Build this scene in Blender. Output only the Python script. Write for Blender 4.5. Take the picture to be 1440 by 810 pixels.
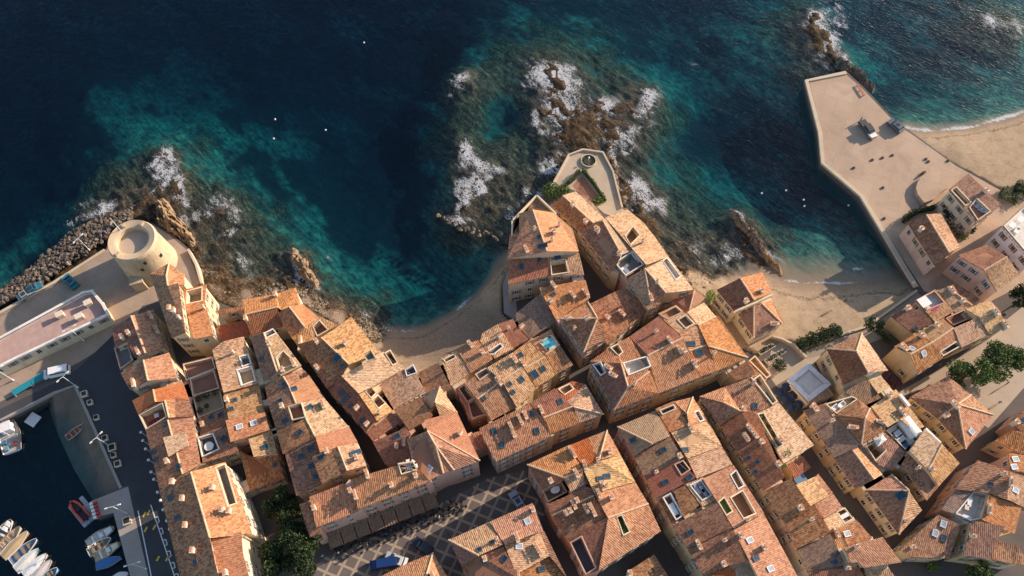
import bpy, bmesh, math, random
import numpy as np
from mathutils import Vector, Matrix
from mathutils.bvhtree import BVHTree
from mathutils.geometry import delaunay_2d_cdt

for o in list(bpy.data.objects): bpy.data.objects.remove(o)
SC = bpy.context.scene
COL = SC.collection
random.seed(7)
PI = math.pi

# ---------------------------------------------------------------- camera
CAM_H = 150.0; TILT = math.radians(26.8); FPX = 1120.0      # focal length in photo pixels (1440 wide)
cam = bpy.data.cameras.new('camera'); cam.sensor_width = 36.0; cam.lens = 36.0 * FPX / 1440.0
cam.clip_start = 1.0; cam.clip_end = 6000
camo = bpy.data.objects.new('camera', cam); COL.objects.link(camo)
camo.location = (0, 0, CAM_H); camo.rotation_euler = (TILT, 0, 0)
SC.camera = camo
# ---------------------------------------------------------------- light
SUN_EL = math.radians(21.0); SUN_XY = Vector((1.0, 0.57)).normalized()
w = bpy.data.worlds.new('World'); SC.world = w; w.use_nodes = True
nt = w.node_tree; nt.nodes.clear()
sky = nt.nodes.new('ShaderNodeTexSky'); sky.sky_type = 'NISHITA'; sky.sun_disc = False
sky.sun_elevation = SUN_EL; sky.sun_rotation = math.atan2(SUN_XY.x, SUN_XY.y)
bg = nt.nodes.new('ShaderNodeBackground'); bg.inputs[1].default_value = 0.14
wo = nt.nodes.new('ShaderNodeOutputWorld')
nt.links.new(sky.outputs[0], bg.inputs[0]); nt.links.new(bg.outputs[0], wo.inputs[0])
sl = bpy.data.lights.new('sun', 'SUN'); sl.energy = 5.0; sl.angle = math.radians(0.53); sl.color = (1.0, 0.81, 0.65)
so = bpy.data.objects.new('sun', sl); COL.objects.link(so); so.location = (200, 90, 200)
sd = Vector((-SUN_XY.x * math.cos(SUN_EL), -SUN_XY.y * math.cos(SUN_EL), -math.sin(SUN_EL)))
so.rotation_euler = sd.to_track_quat('-Z', 'Y').to_euler()
SC.view_settings.view_transform = 'Standard'; SC.view_settings.look = 'None'
SC.view_settings.exposure = 0.65; SC.view_settings.gamma = 1.0; SC.view_settings.use_curve_mapping = False
SC.render.engine = 'CYCLES'

# ---------------------------------------------------------------- pixel -> world
CT, ST = math.cos(TILT), math.sin(TILT)
def ray(px, py):
    dx = (px - 720) / FPX; dy = (405 - py) / FPX
    return Vector((dx, dy * CT + ST, dy * ST - CT))
def P(px, py, z=2.0):
    d = ray(px, py); s = (z - CAM_H) / d.z
    return Vector((d.x * s, d.y * s, z))
def world_px(X, Y, Z):                      # numpy arrays -> photo pixels
    z = Z - CAM_H; yc = Y * CT + z * ST; zc = -Y * ST + z * CT
    return 720 - FPX * X / zc, 405 + FPX * yc / zc
T0 = [0, 0, 1]
def T(x, y, s=6.0): T0[:] = [x, y, s]       # coordinates that follow were read in a zoomed tile
def tp(x, y): return (T0[0] + x / T0[2], T0[1] + y / T0[2])

# ---------------------------------------------------------------- object helpers
def mesh_obj(name, verts, faces, mat=None, parent=None, origin=None, uv=None, mats=None, fmat=None, smooth=False):
    m = bpy.data.meshes.new(name)
    o0 = Vector(origin) if origin is not None else Vector((0, 0, 0))
    m.from_pydata([tuple(Vector(v) - o0) for v in verts], [], faces)
    if mats:
        for k in mats: m.materials.append(k)
        m.polygons.foreach_set('material_index', fmat)
    elif mat: m.materials.append(mat)
    if uv is not None:
        l = m.uv_layers.new(name='UVMap'); flat = []
        for f in uv:
            for c in f: flat += [c[0], c[1]]
        l.data.foreach_set('uv', flat)
    if smooth: m.polygons.foreach_set('use_smooth', [True] * len(m.polygons))
    m.update()
    o = bpy.data.objects.new(name, m); COL.objects.link(o)
    if parent is not None: o.parent = parent
    else: o.location = o0
    return o
def data_obj(name, me, parent=None, loc=(0, 0, 0), rot=None, mat4=None):
    o = bpy.data.objects.new(name, me); COL.objects.link(o)
    if parent is not None: o.parent = parent
    if mat4 is not None: o.matrix_local = mat4
    else:
        o.location = loc
        if rot: o.rotation_euler = rot
    return o
def thing(name, label, cat, loc=(0, 0, 0), rz=0, group=None):
    o = bpy.data.objects.new(name, None); COL.objects.link(o); o.empty_display_size = 0.3
    o.location = loc; o.rotation_euler = (0, 0, rz)
    return tag(o, label, cat, group)
def tag(o, label, cat, group=None):
    o['label'] = label; o['category'] = cat
    if group: o['group'] = group
    return o
def struct(o, kind='structure'):
    o['kind'] = kind; return o
class MB:                                    # collects simple shapes into one mesh
    def __init__(s): s.v = []; s.f = []; s.m = []
    def add(s, vs, fs, mi=0):
        n = len(s.v); s.v += [tuple(v) for v in vs]; s.f += [tuple(i + n for i in f) for f in fs]; s.m += [mi] * len(fs)
    def box(s, c, d, rz=0, mi=0, taper=1.0):
        x, y, z = d[0] / 2, d[1] / 2, d[2] / 2; ca, sa = math.cos(rz), math.sin(rz); vs = []
        for k, t in ((-1, 1), (1, taper)):
            for a, b in ((-1, -1), (1, -1), (1, 1), (-1, 1)):
                X, Y = a * x * t, b * y * t
                vs.append((c[0] + X * ca - Y * sa, c[1] + X * sa + Y * ca, c[2] + k * z))
        s.add(vs, [(3, 2, 1, 0), (4, 5, 6, 7), (0, 1, 5, 4), (1, 2, 6, 5), (2, 3, 7, 6), (3, 0, 4, 7)], mi)
    def tube(s, pts, radii, n=8, mi=0, cap=True):
        rings = []
        for i, p in enumerate(pts):
            p = Vector(p)
            a = Vector(pts[max(0, i - 1)]); b = Vector(pts[min(len(pts) - 1, i + 1)])
            d = (b - a).normalized() if (b - a).length > 1e-6 else Vector((0, 0, 1))
            u = d.orthogonal().normalized() if abs(d.z) < .99 else Vector((1, 0, 0)); v = d.cross(u).normalized(); u = v.cross(d)
            rings.append([p + (u * math.cos(2 * PI * k / n) + v * math.sin(2 * PI * k / n)) * radii[i] for k in range(n)])
        vs = [q for r in rings for q in r]; fs = []
        for i in range(len(pts) - 1):
            for k in range(n):
                k2 = (k + 1) % n; fs.append((i * n + k, i * n + k2, (i + 1) * n + k2, (i + 1) * n + k))
        if cap: fs += [tuple(range(n))[::-1], tuple(range((len(pts) - 1) * n, len(pts) * n))]
        s.add(vs, fs, mi)
    def lathe(s, prof, c=(0, 0, 0), n=16, mi=0):
        vs = []; fs = []
        for r, z in prof:
            for k in range(n): vs.append((c[0] + r * math.cos(2 * PI * k / n), c[1] + r * math.sin(2 * PI * k / n), c[2] + z))
        for i in range(len(prof) - 1):
            for k in range(n):
                k2 = (k + 1) % n; fs.append((i * n + k, i * n + k2, (i + 1) * n + k2, (i + 1) * n + k))
        s.add(vs, fs, mi)
    def prism(s, poly, z0, z1, mi=0):
        n = len(poly); vs = [(p[0], p[1], z0) for p in poly] + [(p[0], p[1], z1) for p in poly]
        if area2(poly) < 0: vs = [(p[0], p[1], z0) for p in poly[::-1]] + [(p[0], p[1], z1) for p in poly[::-1]]
        s.add(vs, [tuple(range(n))[::-1], tuple(range(n, 2 * n))] + [(i, (i + 1) % n, n + (i + 1) % n, n + i) for i in range(n)], mi)
    def mesh(s, name, mats, smooth=False):
        m = bpy.data.meshes.new(name); m.from_pydata(s.v, [], s.f)
        for k in (mats if isinstance(mats, (list, tuple)) else [mats]): m.materials.append(k)
        m.polygons.foreach_set('material_index', s.m)
        if smooth: m.polygons.foreach_set('use_smooth', [True] * len(m.polygons))
        m.update(); return m
    def build(s, name, mats, parent=None, loc=(0, 0, 0), rot=None, smooth=False):
        return data_obj(name, s.mesh(name, mats, smooth), parent, loc, rot)
def area2(p): return 0.5 * sum(p[i][0] * p[(i + 1) % len(p)][1] - p[(i + 1) % len(p)][0] * p[i][1] for i in range(len(p)))
def inpoly(x, y, p):
    c = False; n = len(p); j = n - 1
    for i in range(n):
        if (p[i][1] > y) != (p[j][1] > y) and x < (p[j][0] - p[i][0]) * (y - p[i][1]) / (p[j][1] - p[i][1]) + p[i][0]: c = not c
        j = i
    return c
def inpoly_np(X, Y, p):
    c = np.zeros(X.shape, bool); n = len(p); j = n - 1
    for i in range(n):
        yi, yj, xi, xj = p[i][1], p[j][1], p[i][0], p[j][0]
        if yi != yj:
            c ^= ((yi > Y) != (yj > Y)) & (X < (xj - xi) * (Y - yi) / (yj - yi) + xi)
        j = i
    return c

# ---------------------------------------------------------------- numpy noise
_rs = np.random.RandomState(5); _tab = _rs.rand(256, 256).astype(np.float32)
def vnoise(x, y, seed=0):
    x = x + seed * 17.3; y = y + seed * 9.1
    xi = np.floor(x).astype(int); yi = np.floor(y).astype(int); fx = x - xi; fy = y - yi
    fx = fx * fx * (3 - 2 * fx); fy = fy * fy * (3 - 2 * fy)
    a = _tab[xi & 255, yi & 255]; b = _tab[(xi + 1) & 255, yi & 255]; c = _tab[xi & 255, (yi + 1) & 255]; d = _tab[(xi + 1) & 255, (yi + 1) & 255]
    return (a * (1 - fx) + b * fx) * (1 - fy) + (c * (1 - fx) + d * fx) * fy
def fbm(x, y, o=4, seed=0, ridged=False):
    s = 0; a = 1.0; t = 0
    for k in range(o):
        n = vnoise(x, y, seed + k * 3)
        if ridged: n = 1 - abs(2 * n - 1)
        s = s + a * n; t += a; a *= .5; x = x * 2.03; y = y * 2.03
    return s / t

# ---------------------------------------------------------------- materials
class NT:
    def __init__(s, name):
        s.mat = bpy.data.materials.new(name); s.mat.use_nodes = True; s.t = s.mat.node_tree; s.t.nodes.clear()
        s.out = s.t.nodes.new('ShaderNodeOutputMaterial')
    def n(s, typ, ins=None, **kw):
        x = s.t.nodes.new(typ)
        for k, v in kw.items(): setattr(x, k, v)
        for k, v in (ins or {}).items():
            sock = x.inputs[k]
            if isinstance(v, bpy.types.NodeSocket): s.t.links.new(v, sock)
            elif isinstance(v, bpy.types.Node): s.t.links.new(v.outputs[0], sock)
            else: sock.default_value = v
        return x
    def math(s, op, a, b=0.0, clamp=False):
        return s.n('ShaderNodeMath', {0: a, 1: b}, operation=op, use_clamp=clamp)
    def mix(s, f, a, b, mode='MIX'):
        x = s.n('ShaderNodeMixRGB', {0: f, 1: a, 2: b}, blend_type=mode); return x
    def ramp(s, f, stops, interp='LINEAR'):
        x = s.n('ShaderNodeValToRGB', {0: f}); r = x.color_ramp; r.interpolation = interp
        while len(r.elements) < len(stops): r.elements.new(0.5)
        for e, (p, c) in zip(r.elements, stops): e.position = p; e.color = c if len(c) == 4 else (*c, 1)
        return x
    def noise(s, vec, scale, detail=3, rough=.55, dist=0.0):
        return s.n('ShaderNodeTexNoise', {'Vector': vec, 'Scale': scale, 'Detail': detail, 'Roughness': rough, 'Distortion': dist})
    def bsdf(s, color, rough=.8, normal=None, spec=.3, metal=0.0, **kw):
        d = {'Base Color': color, 'Roughness': rough, 'Specular IOR Level': spec, 'Metallic': metal}
        if normal is not None: d['Normal'] = normal
        d.update(kw)
        b = s.n('ShaderNodeBsdfPrincipled', d); s.t.links.new(b.outputs[0], s.out.inputs[0]); return b
def c4(c): return (c[0], c[1], c[2], 1.0)
def mul(c, k): return tuple(min(1, x * k) for x in c[:3])
_M = {}
def plain(name, col, rough=.6, spec=.4, metal=0.0, var=.12, scale=3.0):
    if name in _M: return _M[name]
    N = NT(name); g = N.n('ShaderNodeNewGeometry'); nz = N.noise(g.outputs['Position'], scale, 3)
    r = N.ramp(nz.outputs[0], [(.3, mul(col, 1 - var)), (.7, mul(col, 1 + var))])
    N.bsdf(r.outputs[0], rough, spec=spec, metal=metal); _M[name] = N.mat; return N.mat
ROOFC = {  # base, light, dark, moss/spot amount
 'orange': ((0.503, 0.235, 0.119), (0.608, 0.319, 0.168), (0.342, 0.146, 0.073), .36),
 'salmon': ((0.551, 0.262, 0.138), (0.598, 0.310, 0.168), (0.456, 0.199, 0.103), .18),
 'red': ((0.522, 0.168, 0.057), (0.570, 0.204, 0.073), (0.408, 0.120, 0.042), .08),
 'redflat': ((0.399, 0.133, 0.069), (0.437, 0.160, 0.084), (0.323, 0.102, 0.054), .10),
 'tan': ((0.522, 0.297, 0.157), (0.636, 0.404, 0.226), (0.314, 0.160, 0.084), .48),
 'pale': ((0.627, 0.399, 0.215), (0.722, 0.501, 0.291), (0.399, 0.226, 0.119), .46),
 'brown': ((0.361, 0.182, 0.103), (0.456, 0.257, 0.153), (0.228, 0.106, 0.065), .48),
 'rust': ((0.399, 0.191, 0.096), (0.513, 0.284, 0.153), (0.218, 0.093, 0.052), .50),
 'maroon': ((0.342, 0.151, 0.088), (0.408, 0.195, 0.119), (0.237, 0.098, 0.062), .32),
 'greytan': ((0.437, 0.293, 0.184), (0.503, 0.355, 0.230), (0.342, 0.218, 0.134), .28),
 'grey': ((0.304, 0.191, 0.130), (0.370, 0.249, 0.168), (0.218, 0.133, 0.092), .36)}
def roof_mat(key):
    k = 'roof_' + key
    if k in _M: return _M[k]
    base, lt, dk, sp = ROOFC[key]
    N = NT(k); uv = N.n('ShaderNodeUVMap'); oi = N.n('ShaderNodeObjectInfo')
    off = N.n('ShaderNodeVectorMath', {0: uv.outputs[0], 1: (0, 0, 0)}, operation='ADD')
    cmb = N.n('ShaderNodeCombineXYZ', {0: N.math('MULTIPLY', oi.outputs['Random'], 37.0), 1: N.math('MULTIPLY', oi.outputs['Random'], 91.0), 2: N.math('MULTIPLY', oi.outputs['Random'], 53.0)})
    v = N.n('ShaderNodeVectorMath', {0: uv.outputs[0], 1: cmb}, operation='ADD')
    tid = N.n('ShaderNodeVectorMath', {0: v, 1: (3.9, 2.4, 0)}, operation='MULTIPLY')
    fl = N.n('ShaderNodeVectorMath', {0: tid}, operation='FLOOR')
    wn = N.n('ShaderNodeTexWhiteNoise', {'Vector': fl}, noise_dimensions='3D')
    n1 = N.noise(v, 3.0, 4, .75); n2 = N.noise(v, .28, 3, .6)
    s1 = N.math('ADD', N.math('MULTIPLY', wn.outputs[0], .62), N.math('MULTIPLY', n1.outputs[0], .70))
    s2 = N.math('ADD', s1, N.math('MULTIPLY', n2.outputs[0], .55))
    r = N.ramp(N.math('MULTIPLY', s2, .56), [(.34, dk), (.52, base), (.70, lt)])
    n3 = N.noise(v, 3.2, 4, .75); n4 = N.noise(v, .45, 2, .5)
    patch = N.math('MULTIPLY', N.ramp(n3.outputs[0], [(.50, (0, 0, 0)), (.62, (1, 1, 1))]).outputs[0], N.ramp(n4.outputs[0], [(.40, (0, 0, 0)), (.62, (1, 1, 1))]).outputs[0])
    m = N.mix(N.math('MULTIPLY', patch, sp * .75), r.outputs[0], c4(mul((dk[0], dk[1] * 1.12, dk[2] * 1.15), .62)))
    n5 = N.noise(v, 3.0, 3, .7)
    lp = N.ramp(n5.outputs[0], [(.58, (0, 0, 0)), (.68, (1, 1, 1))])
    m2 = N.mix(N.math('MULTIPLY', lp.outputs[0], sp * .45), m, c4(mul((lt[0], lt[1] * 1.06, lt[2] * 1.12), 1.12)))
    sx0 = N.n('ShaderNodeSeparateXYZ', {0: v}); grv = N.math('ADD', .86, N.math('MULTIPLY', N.math('SINE', N.math('MULTIPLY', sx0.outputs[0], 2 * PI * 3.1)), .12))
    m2 = N.mix(1.0, m2, N.n('ShaderNodeCombineXYZ', {0: grv, 1: grv, 2: grv}).outputs[0], 'MULTIPLY')
    hs = N.n('ShaderNodeHueSaturation', {'Hue': N.math('ADD', .494, N.math('MULTIPLY', N.math('FRACT', N.math('MULTIPLY', oi.outputs['Random'], 7.3)), .010)), 'Saturation': N.math('ADD', .90, N.math('MULTIPLY', N.math('FRACT', N.math('MULTIPLY', oi.outputs['Random'], 3.7)), .2)), 'Value': N.math('ADD', .84, N.math('MULTIPLY', oi.outputs['Random'], .28)), 'Fac': 1.0, 'Color': m2})
    sx = N.n('ShaderNodeSeparateXYZ', {0: v})
    wv = N.math('SINE', N.math('MULTIPLY', sx.outputs[0], 2 * PI * 3.1))
    stp = N.math('FRACT', N.math('MULTIPLY', sx.outputs[1], 2.4))
    hgt = N.math('ADD', N.math('ADD', N.math('MULTIPLY', wv, .5), N.math('MULTIPLY', stp, .25)), N.math('MULTIPLY', wn.outputs[0], .45))
    bp = N.n('ShaderNodeBump', {'Strength': .6, 'Distance': .06, 'Height': hgt})
    N.bsdf(hs.outputs[0], .9, bp.outputs[0], spec=.15)
    _M[k] = N.mat; return N.mat
WALLC = {'cream': (.70, .56, .38), 'ochre': (.58, .42, .245), 'yellow': (.66, .51, .30), 'beige': (.60, .46, .32), 'pink': (.62, .42, .32), 'rose': (.60, .36, .25),
         'white': (.74, .68, .60), 'grey': (.46, .39, .33), 'lilac': (.70, .66, .66), 'orangew': (.54, .36, .22)}
def wall_mat(key):
    k = 'wall_' + key
    if k in _M: return _M[k]
    c = WALLC[key]; N = NT(k); g = N.n('ShaderNodeNewGeometry')
    mp = N.n('ShaderNodeMapping', {'Vector': g.outputs['Position'], 'Scale': (1, 1, .35)})
    n1 = N.noise(mp.outputs[0], .7, 5, .65); n2 = N.noise(g.outputs['Position'], 6, 3)
    s = N.math('ADD', N.math('MULTIPLY', n1.outputs[0], .7), N.math('MULTIPLY', n2.outputs[0], .3))
    r = N.ramp(s, [(.3, mul(c, .72)), (.5, c), (.7, mul(c, 1.12))])
    bp = N.n('ShaderNodeBump', {'Strength': .3, 'Distance': .03, 'Height': n2.outputs[0]})
    N.bsdf(r.outputs[0], .9, bp.outputs[0], spec=.15); _M[k] = N.mat; return N.mat
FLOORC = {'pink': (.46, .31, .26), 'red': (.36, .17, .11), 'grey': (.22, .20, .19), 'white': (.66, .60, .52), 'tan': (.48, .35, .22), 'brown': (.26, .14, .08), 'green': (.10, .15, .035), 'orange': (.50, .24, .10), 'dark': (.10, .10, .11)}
def floor_mat(k):
    N = _M.get('floor_' + k)
    if N: return N
    c = FLOORC[k]; N = NT('floor_' + k); g = N.n('ShaderNodeNewGeometry')
    n1 = N.noise(g.outputs['Position'], .9, 4, .6)
    br = N.n('ShaderNodeTexBrick', {'Vector': g.outputs['Position'], 'Color1': c4(mul(c, 1.08)), 'Color2': c4(mul(c, .9)), 'Mortar': c4(mul(c, .6)), 'Scale': 2.2, 'Mortar Size': .012})
    m = N.mix(.5, br.outputs[0], N.ramp(n1.outputs[0], [(.3, mul(c, .75)), (.7, mul(c, 1.15))]).outputs[0])
    N.bsdf(m, .85, spec=.2); _M['floor_' + k] = N.mat; return N.mat
def ground_mat(name, c, dark=.7, light=1.15, sc=.25, fine=3.0, rough=.9, joints=0):
    if name in _M: return _M[name]
    N = NT(name); g = N.n('ShaderNodeNewGeometry'); p = g.outputs['Position']
    n1 = N.noise(p, sc, 5, .6); n2 = N.noise(p, fine, 4, .7); n3 = N.noise(p, .06, 3, .5)
    s = N.math('ADD', N.math('ADD', N.math('MULTIPLY', n1.outputs[0], .4), N.math('MULTIPLY', n2.outputs[0], .35)), N.math('MULTIPLY', n3.outputs[0], .25))
    r = N.ramp(s, [(.34, mul(c, dark)), (.5, c), (.66, mul(c, light))])
    st = N.noise(p, .9, 5, .75); sp = N.ramp(st.outputs[0], [(.60, (0, 0, 0)), (.70, (1, 1, 1))])
    m = N.mix(N.math('MULTIPLY', sp.outputs[0], .35), r.outputs[0], c4(mul(c, .55)))
    if joints:
        mp = N.n('ShaderNodeMapping', {'Vector': p, 'Rotation': (0, 0, .42)})
        bk = N.n('ShaderNodeTexBrick', {'Vector': mp.outputs[0], 'Color1': (1, 1, 1, 1), 'Color2': (.90, .89, .88, 1), 'Mortar': (.62, .58, .55, 1), 'Scale': 1.0, 'Mortar Size': .02, 'Brick Width': joints, 'Row Height': joints * .8})
        m = N.mix(1.0, m, bk.outputs[0], 'MULTIPLY')
        s2 = N.noise(p, .16, 6, .7, .8); m = N.mix(N.math('MULTIPLY', N.ramp(s2.outputs[0], [(.52, (0, 0, 0)), (.66, (1, 1, 1))]).outputs[0], .45), m, c4(mul(c, .66)))
    bp = N.n('ShaderNodeBump', {'Strength': .25, 'Distance': .03, 'Height': n2.outputs[0]})
    N.bsdf(m, rough, bp.outputs[0], spec=.2); _M[name] = N.mat; return N.mat
M_WHITE = plain('white_paint', (.72, .69, .64), .6)
M_CREAM = plain('cream_render', (.68, .56, .42), .85)
M_CHIM = plain('chimney_render', (.68, .56, .43), .9, var=.25)
M_TERRA = plain('terracotta', (.50, .24, .12), .85)
M_MORTAR = plain('ridge_mortar', (.58, .40, .25), .9, var=.25)
M_GLASSB = plain('skylight_glass', (.018, .06, .09), .35, .35, var=.3)
M_GLASSP = plain('pale_glass', (.34, .40, .44), .2, .6)
M_GLASSD = plain('window_glass', (.03, .04, .05), .15, .6)
M_FRAME = plain('dark_frame', (.09, .09, .10), .5)
M_SHUT = plain('shutter_grey', (.26, .24, .22), .7)
M_SHUTB = plain('shutter_blue', (.15, .19, .23), .7)
M_METAL = plain('galvanised', (.42, .42, .42), .4, metal=.6)
M_BLACK = plain('black', (.02, .02, .022), .5)
M_RUBBER = plain('tyre', (.025, .025, .025), .85)
M_WOOD = plain('wood', (.30, .18, .09), .7)
M_STEEL = plain('white_steel', (.70, .70, .70), .4)
# ================================================================ SETTING: seabed, beaches, sea, quays
# (photo x, photo y, depth in metres below the sea, rockiness)
CP = [(60,60,10,0),(300,60,11,0),(450,120,10,0),(600,60,11,0),(20,180,10,0),(40,250,8,0),(-80,100,11,0),(-80,300,8,0),(250,-60,11,0),(560,200,9.5,0),(520,230,8.5,0),
(150,170,5,.1),(110,110,6.5,0),(230,150,6,.1),(400,180,7,0),(430,280,5.2,.2),(480,350,4.6,.3),(560,300,7,0),(380,80,9.5,0),(690,60,3.8,.35),(680,20,5,.2),(1040,50,5,.1),(1180,30,6,0),(1000,150,7.5,0),(950,60,7.5,0),
(1060,220,7,0),(1100,280,6,.1),(1000,250,5,.3),(1150,330,1.5,.25),(1170,365,.6,.1),(1230,345,1.4,0),(1200,290,4.5,0),(1120,350,1.3,.3),(1180,315,2.2,.15),(1300,80,6.5,0),(1400,70,6,0),(1350,150,2.2,.1),(1440,120,3.5,0),(1560,60,8,0),(1560,130,3,0),(720,-60,9,0),(1100,-60,9,0),(1440,-60,9,0),
(250,260,.4,1),(200,240,1.5,.9),(300,320,.7,1),(320,290,.4,1),(350,340,1.4,.9),(420,360,.5,1),(480,400,2.4,.6),(330,375,.6,1),(430,395,.4,1),(130,255,2.4,.7),(90,285,3.2,.5),(60,330,4.6,.3),(20,330,5.5,.2),(120,300,1.2,.9),(230,215,.35,1),(170,200,3.2,.4),(290,230,2.6,.5),(360,260,3.6,.4),
(650,105,.3,1),(640,140,2.2,.8),(690,95,2.2,.7),(770,100,.1,1),(785,150,.3,1),(840,150,.3,1),(800,120,.2,1),(870,190,.4,1),(915,130,.25,1),(915,180,1.5,.8),(650,205,.4,1),(620,235,2.2,.7),(640,270,.7,1),(700,270,1.2,1),(650,310,.1,1),(740,220,1.7,.8),(720,150,3.2,.5),(690,180,3.6,.4),
(900,265,.6,1),(960,330,1.3,1),(1000,360,1.2,1),(940,300,1.2,1),(1050,320,.3,1),(1075,360,.4,1),(885,240,.8,1),(820,190,.05,1),(790,195,.0,1),(770,190,.4,1),(1150,20,.2,1),(1190,85,.3,1),(1235,110,4.5,.2),(1260,60,6,0),(1390,25,.4,1),(1430,35,.6,1),(1400,80,5,.1),(1345,50,6,.0),
(960,220,4.2,.4),(1010,300,2.8,.7),(600,400,5.5,.1),(640,385,5.5,.1),(565,420,3.6,.4),(690,340,2.6,.6),(560,360,5.2,.2),(610,340,5,.3),(520,420,2.0,.7),
(552,466,0,.3),(590,464,0,0),(622,450,0,0),(652,430,0,0),(682,402,0,0),(697,380,0,.3),(600,500,-1.3,0),(660,460,-1.5,0),(700,430,-1.8,0),(640,490,-1.8,0),(710,340,.1,.8),(560,490,-1.0,.2),
(285,383,.05,1),(330,392,0,1),(370,401,0,1),(420,408,0,1),(455,428,0,1),(500,452,0,1),(540,468,0,.8),(300,405,-1.5,.35),(350,415,-1.6,.35),(430,428,-1.5,.35),(480,450,-1.2,.4),(520,472,-1,.3),(540,485,-1.1,.2),
(880,300,0,1),(915,345,0,1),(955,383,0,1),(1000,392,0,.9),(975,398,-1,.3),(1010,405,-1.3,.2),(1060,400,-.6,.1),(1095,393,0,.1),(1130,399,0,0),(1180,401,0,0),(1240,396,0,0),(1282,390,0,0),(1120,425,-.6,0),(1180,430,-.8,0),(1240,430,-1,0),(1130,460,-1.5,0),(1200,452,-1.6,0),(1060,440,-1.4,0),
(1270,178,0,0),(1300,186,0,0),(1340,183,0,0),(1390,173,0,0),(1440,158,0,0),(1300,200,-.8,0),(1380,200,-.9,0),(1440,195,-1.1,0),(1440,240,-1.9,0),(1350,222,-1.7,0),(1560,140,0,0),(1560,190,-1.5,0),(1400,260,-2.0,0),
(0,428,.3,1),(40,402,.3,1),(80,375,.3,1),(120,340,.3,1),(160,305,.2,1),(30,380,2.5,.6),(80,345,2.5,.6),(-60,470,.6,1),(200,300,.3,1),(230,300,.2,1),(275,380,.3,1),
(170,270,.7,1),(210,275,.5,1),(280,270,1.6,.8),(370,370,.9,1),(392,388,.7,1),(460,412,1.1,.9),(400,345,1.7,.8),(335,330,.7,1),(500,435,.9,.9),(700,240,.8,1),(740,262,1.0,1),(680,300,1.0,1),(720,200,1.7,.9),(750,160,.7,1),(825,125,1.3,.9),(880,222,.7,1),(930,290,.6,1),(972,350,.6,1),(1020,342,.8,1),(1030,380,.7,.9),(990,330,1.4,.9),(930,250,1.8,.8),
(1165,42,.3,1),(1176,66,.25,1),(1045,310,.2,1),(1062,345,.2,1),
(60,640,4,0),(40,740,4.5,0),(120,660,2.2,.1),(150,800,4,0),(-60,700,5,0),(1145,150,5,0),(1150,210,5,0),(1170,240,5,0)]
CPA = np.array(CP, float)
_s = 100.0
_d = np.hypot(CPA[:, None, 0] - CPA[None, :, 0], CPA[:, None, 1] - CPA[None, :, 1]) / _s
_n = len(CPA)
_K = np.zeros((_n + 1, _n + 1)); _K[:_n, :_n] = -_d; _K[:_n, _n] = 1; _K[_n, :_n] = 1
_WD = np.linalg.solve(_K, np.append(CPA[:, 2], 0)); _WR = np.linalg.solve(_K, np.append(CPA[:, 3], 0))
def field(px, py):
    sh = px.shape; px = px.ravel(); py = py.ravel(); D = np.zeros(px.size); R = np.zeros(px.size)
    for i in range(0, px.size, 20000):
        r = -np.hypot(px[i:i + 20000, None] - CPA[None, :, 0], py[i:i + 20000, None] - CPA[None, :, 1]) / _s
        D[i:i + 20000] = r @ _WD[:_n] + _WD[_n]; R[i:i + 20000] = r @ _WR[:_n] + _WR[_n]
    return D.reshape(sh), np.clip(R, 0, 1).reshape(sh)
# land outline (photo pixels at quay level)
LAND = [(-320,620),(0,441),(75,399),(148,352),(160,325),(185,312),(215,314),(240,328),(266,350),(276,372),(284,398),(296,420),(345,440),(425,428),(452,445),(497,470),(520,500),(575,528),(600,545),(640,520),(700,488),(722,455),(708,440),(706,400),(716,372),(724,322),(756,284),(774,262),(800,218),(820,209),(848,213),(862,240),(876,292),(892,305),(912,340),(940,374),(965,398),(990,420),(1003,440),(1030,486),(1070,500),(1092,486),(1112,478),(1122,494),(1190,470),(1218,462),(1292,407),(1271,376),(1211,276),(1156,229),(1152,186),(1133,112),(1190,100),(1214,122),(1262,172),(1296,196),(1345,232),(1402,264),(1440,282),(1620,270),(1700,260),(1700,1150),(240,1150),(215,950),(188,830),(159,721),(133,729),(127,705),(170,686),(105,541),(75,553),(0,592),(-320,745)]
LANDW = [P(x, y, 2.0) for x, y in LAND]
SPX = 0.55
gx = np.arange(-175, 175.01, SPX); gy = np.arange(2, 205.01, SPX)
GX, GY = np.meshgrid(gx, gy)
PX, PY = world_px(GX, GY, np.zeros_like(GX))
PXC = np.clip(PX, -200, 1640); PYC = np.clip(PY, -150, 900)
DEP, RK = field(PXC, PYC)
far = np.clip((np.hypot(PX - PXC, PY - PYC)) / 400, 0, 1)
DEP = DEP * (1 - far) + 10 * far; RK = RK * (1 - far)
lp = inpoly_np(GX, GY, LANDW)
n_big = fbm(GX / 9, GY / 9, 4, 1); n_mid = fbm(GX / 3.2, GY / 3.2, 4, 2, True); n_fin = fbm(GX / 1.1, GY / 1.1, 3, 4, True)
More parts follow.
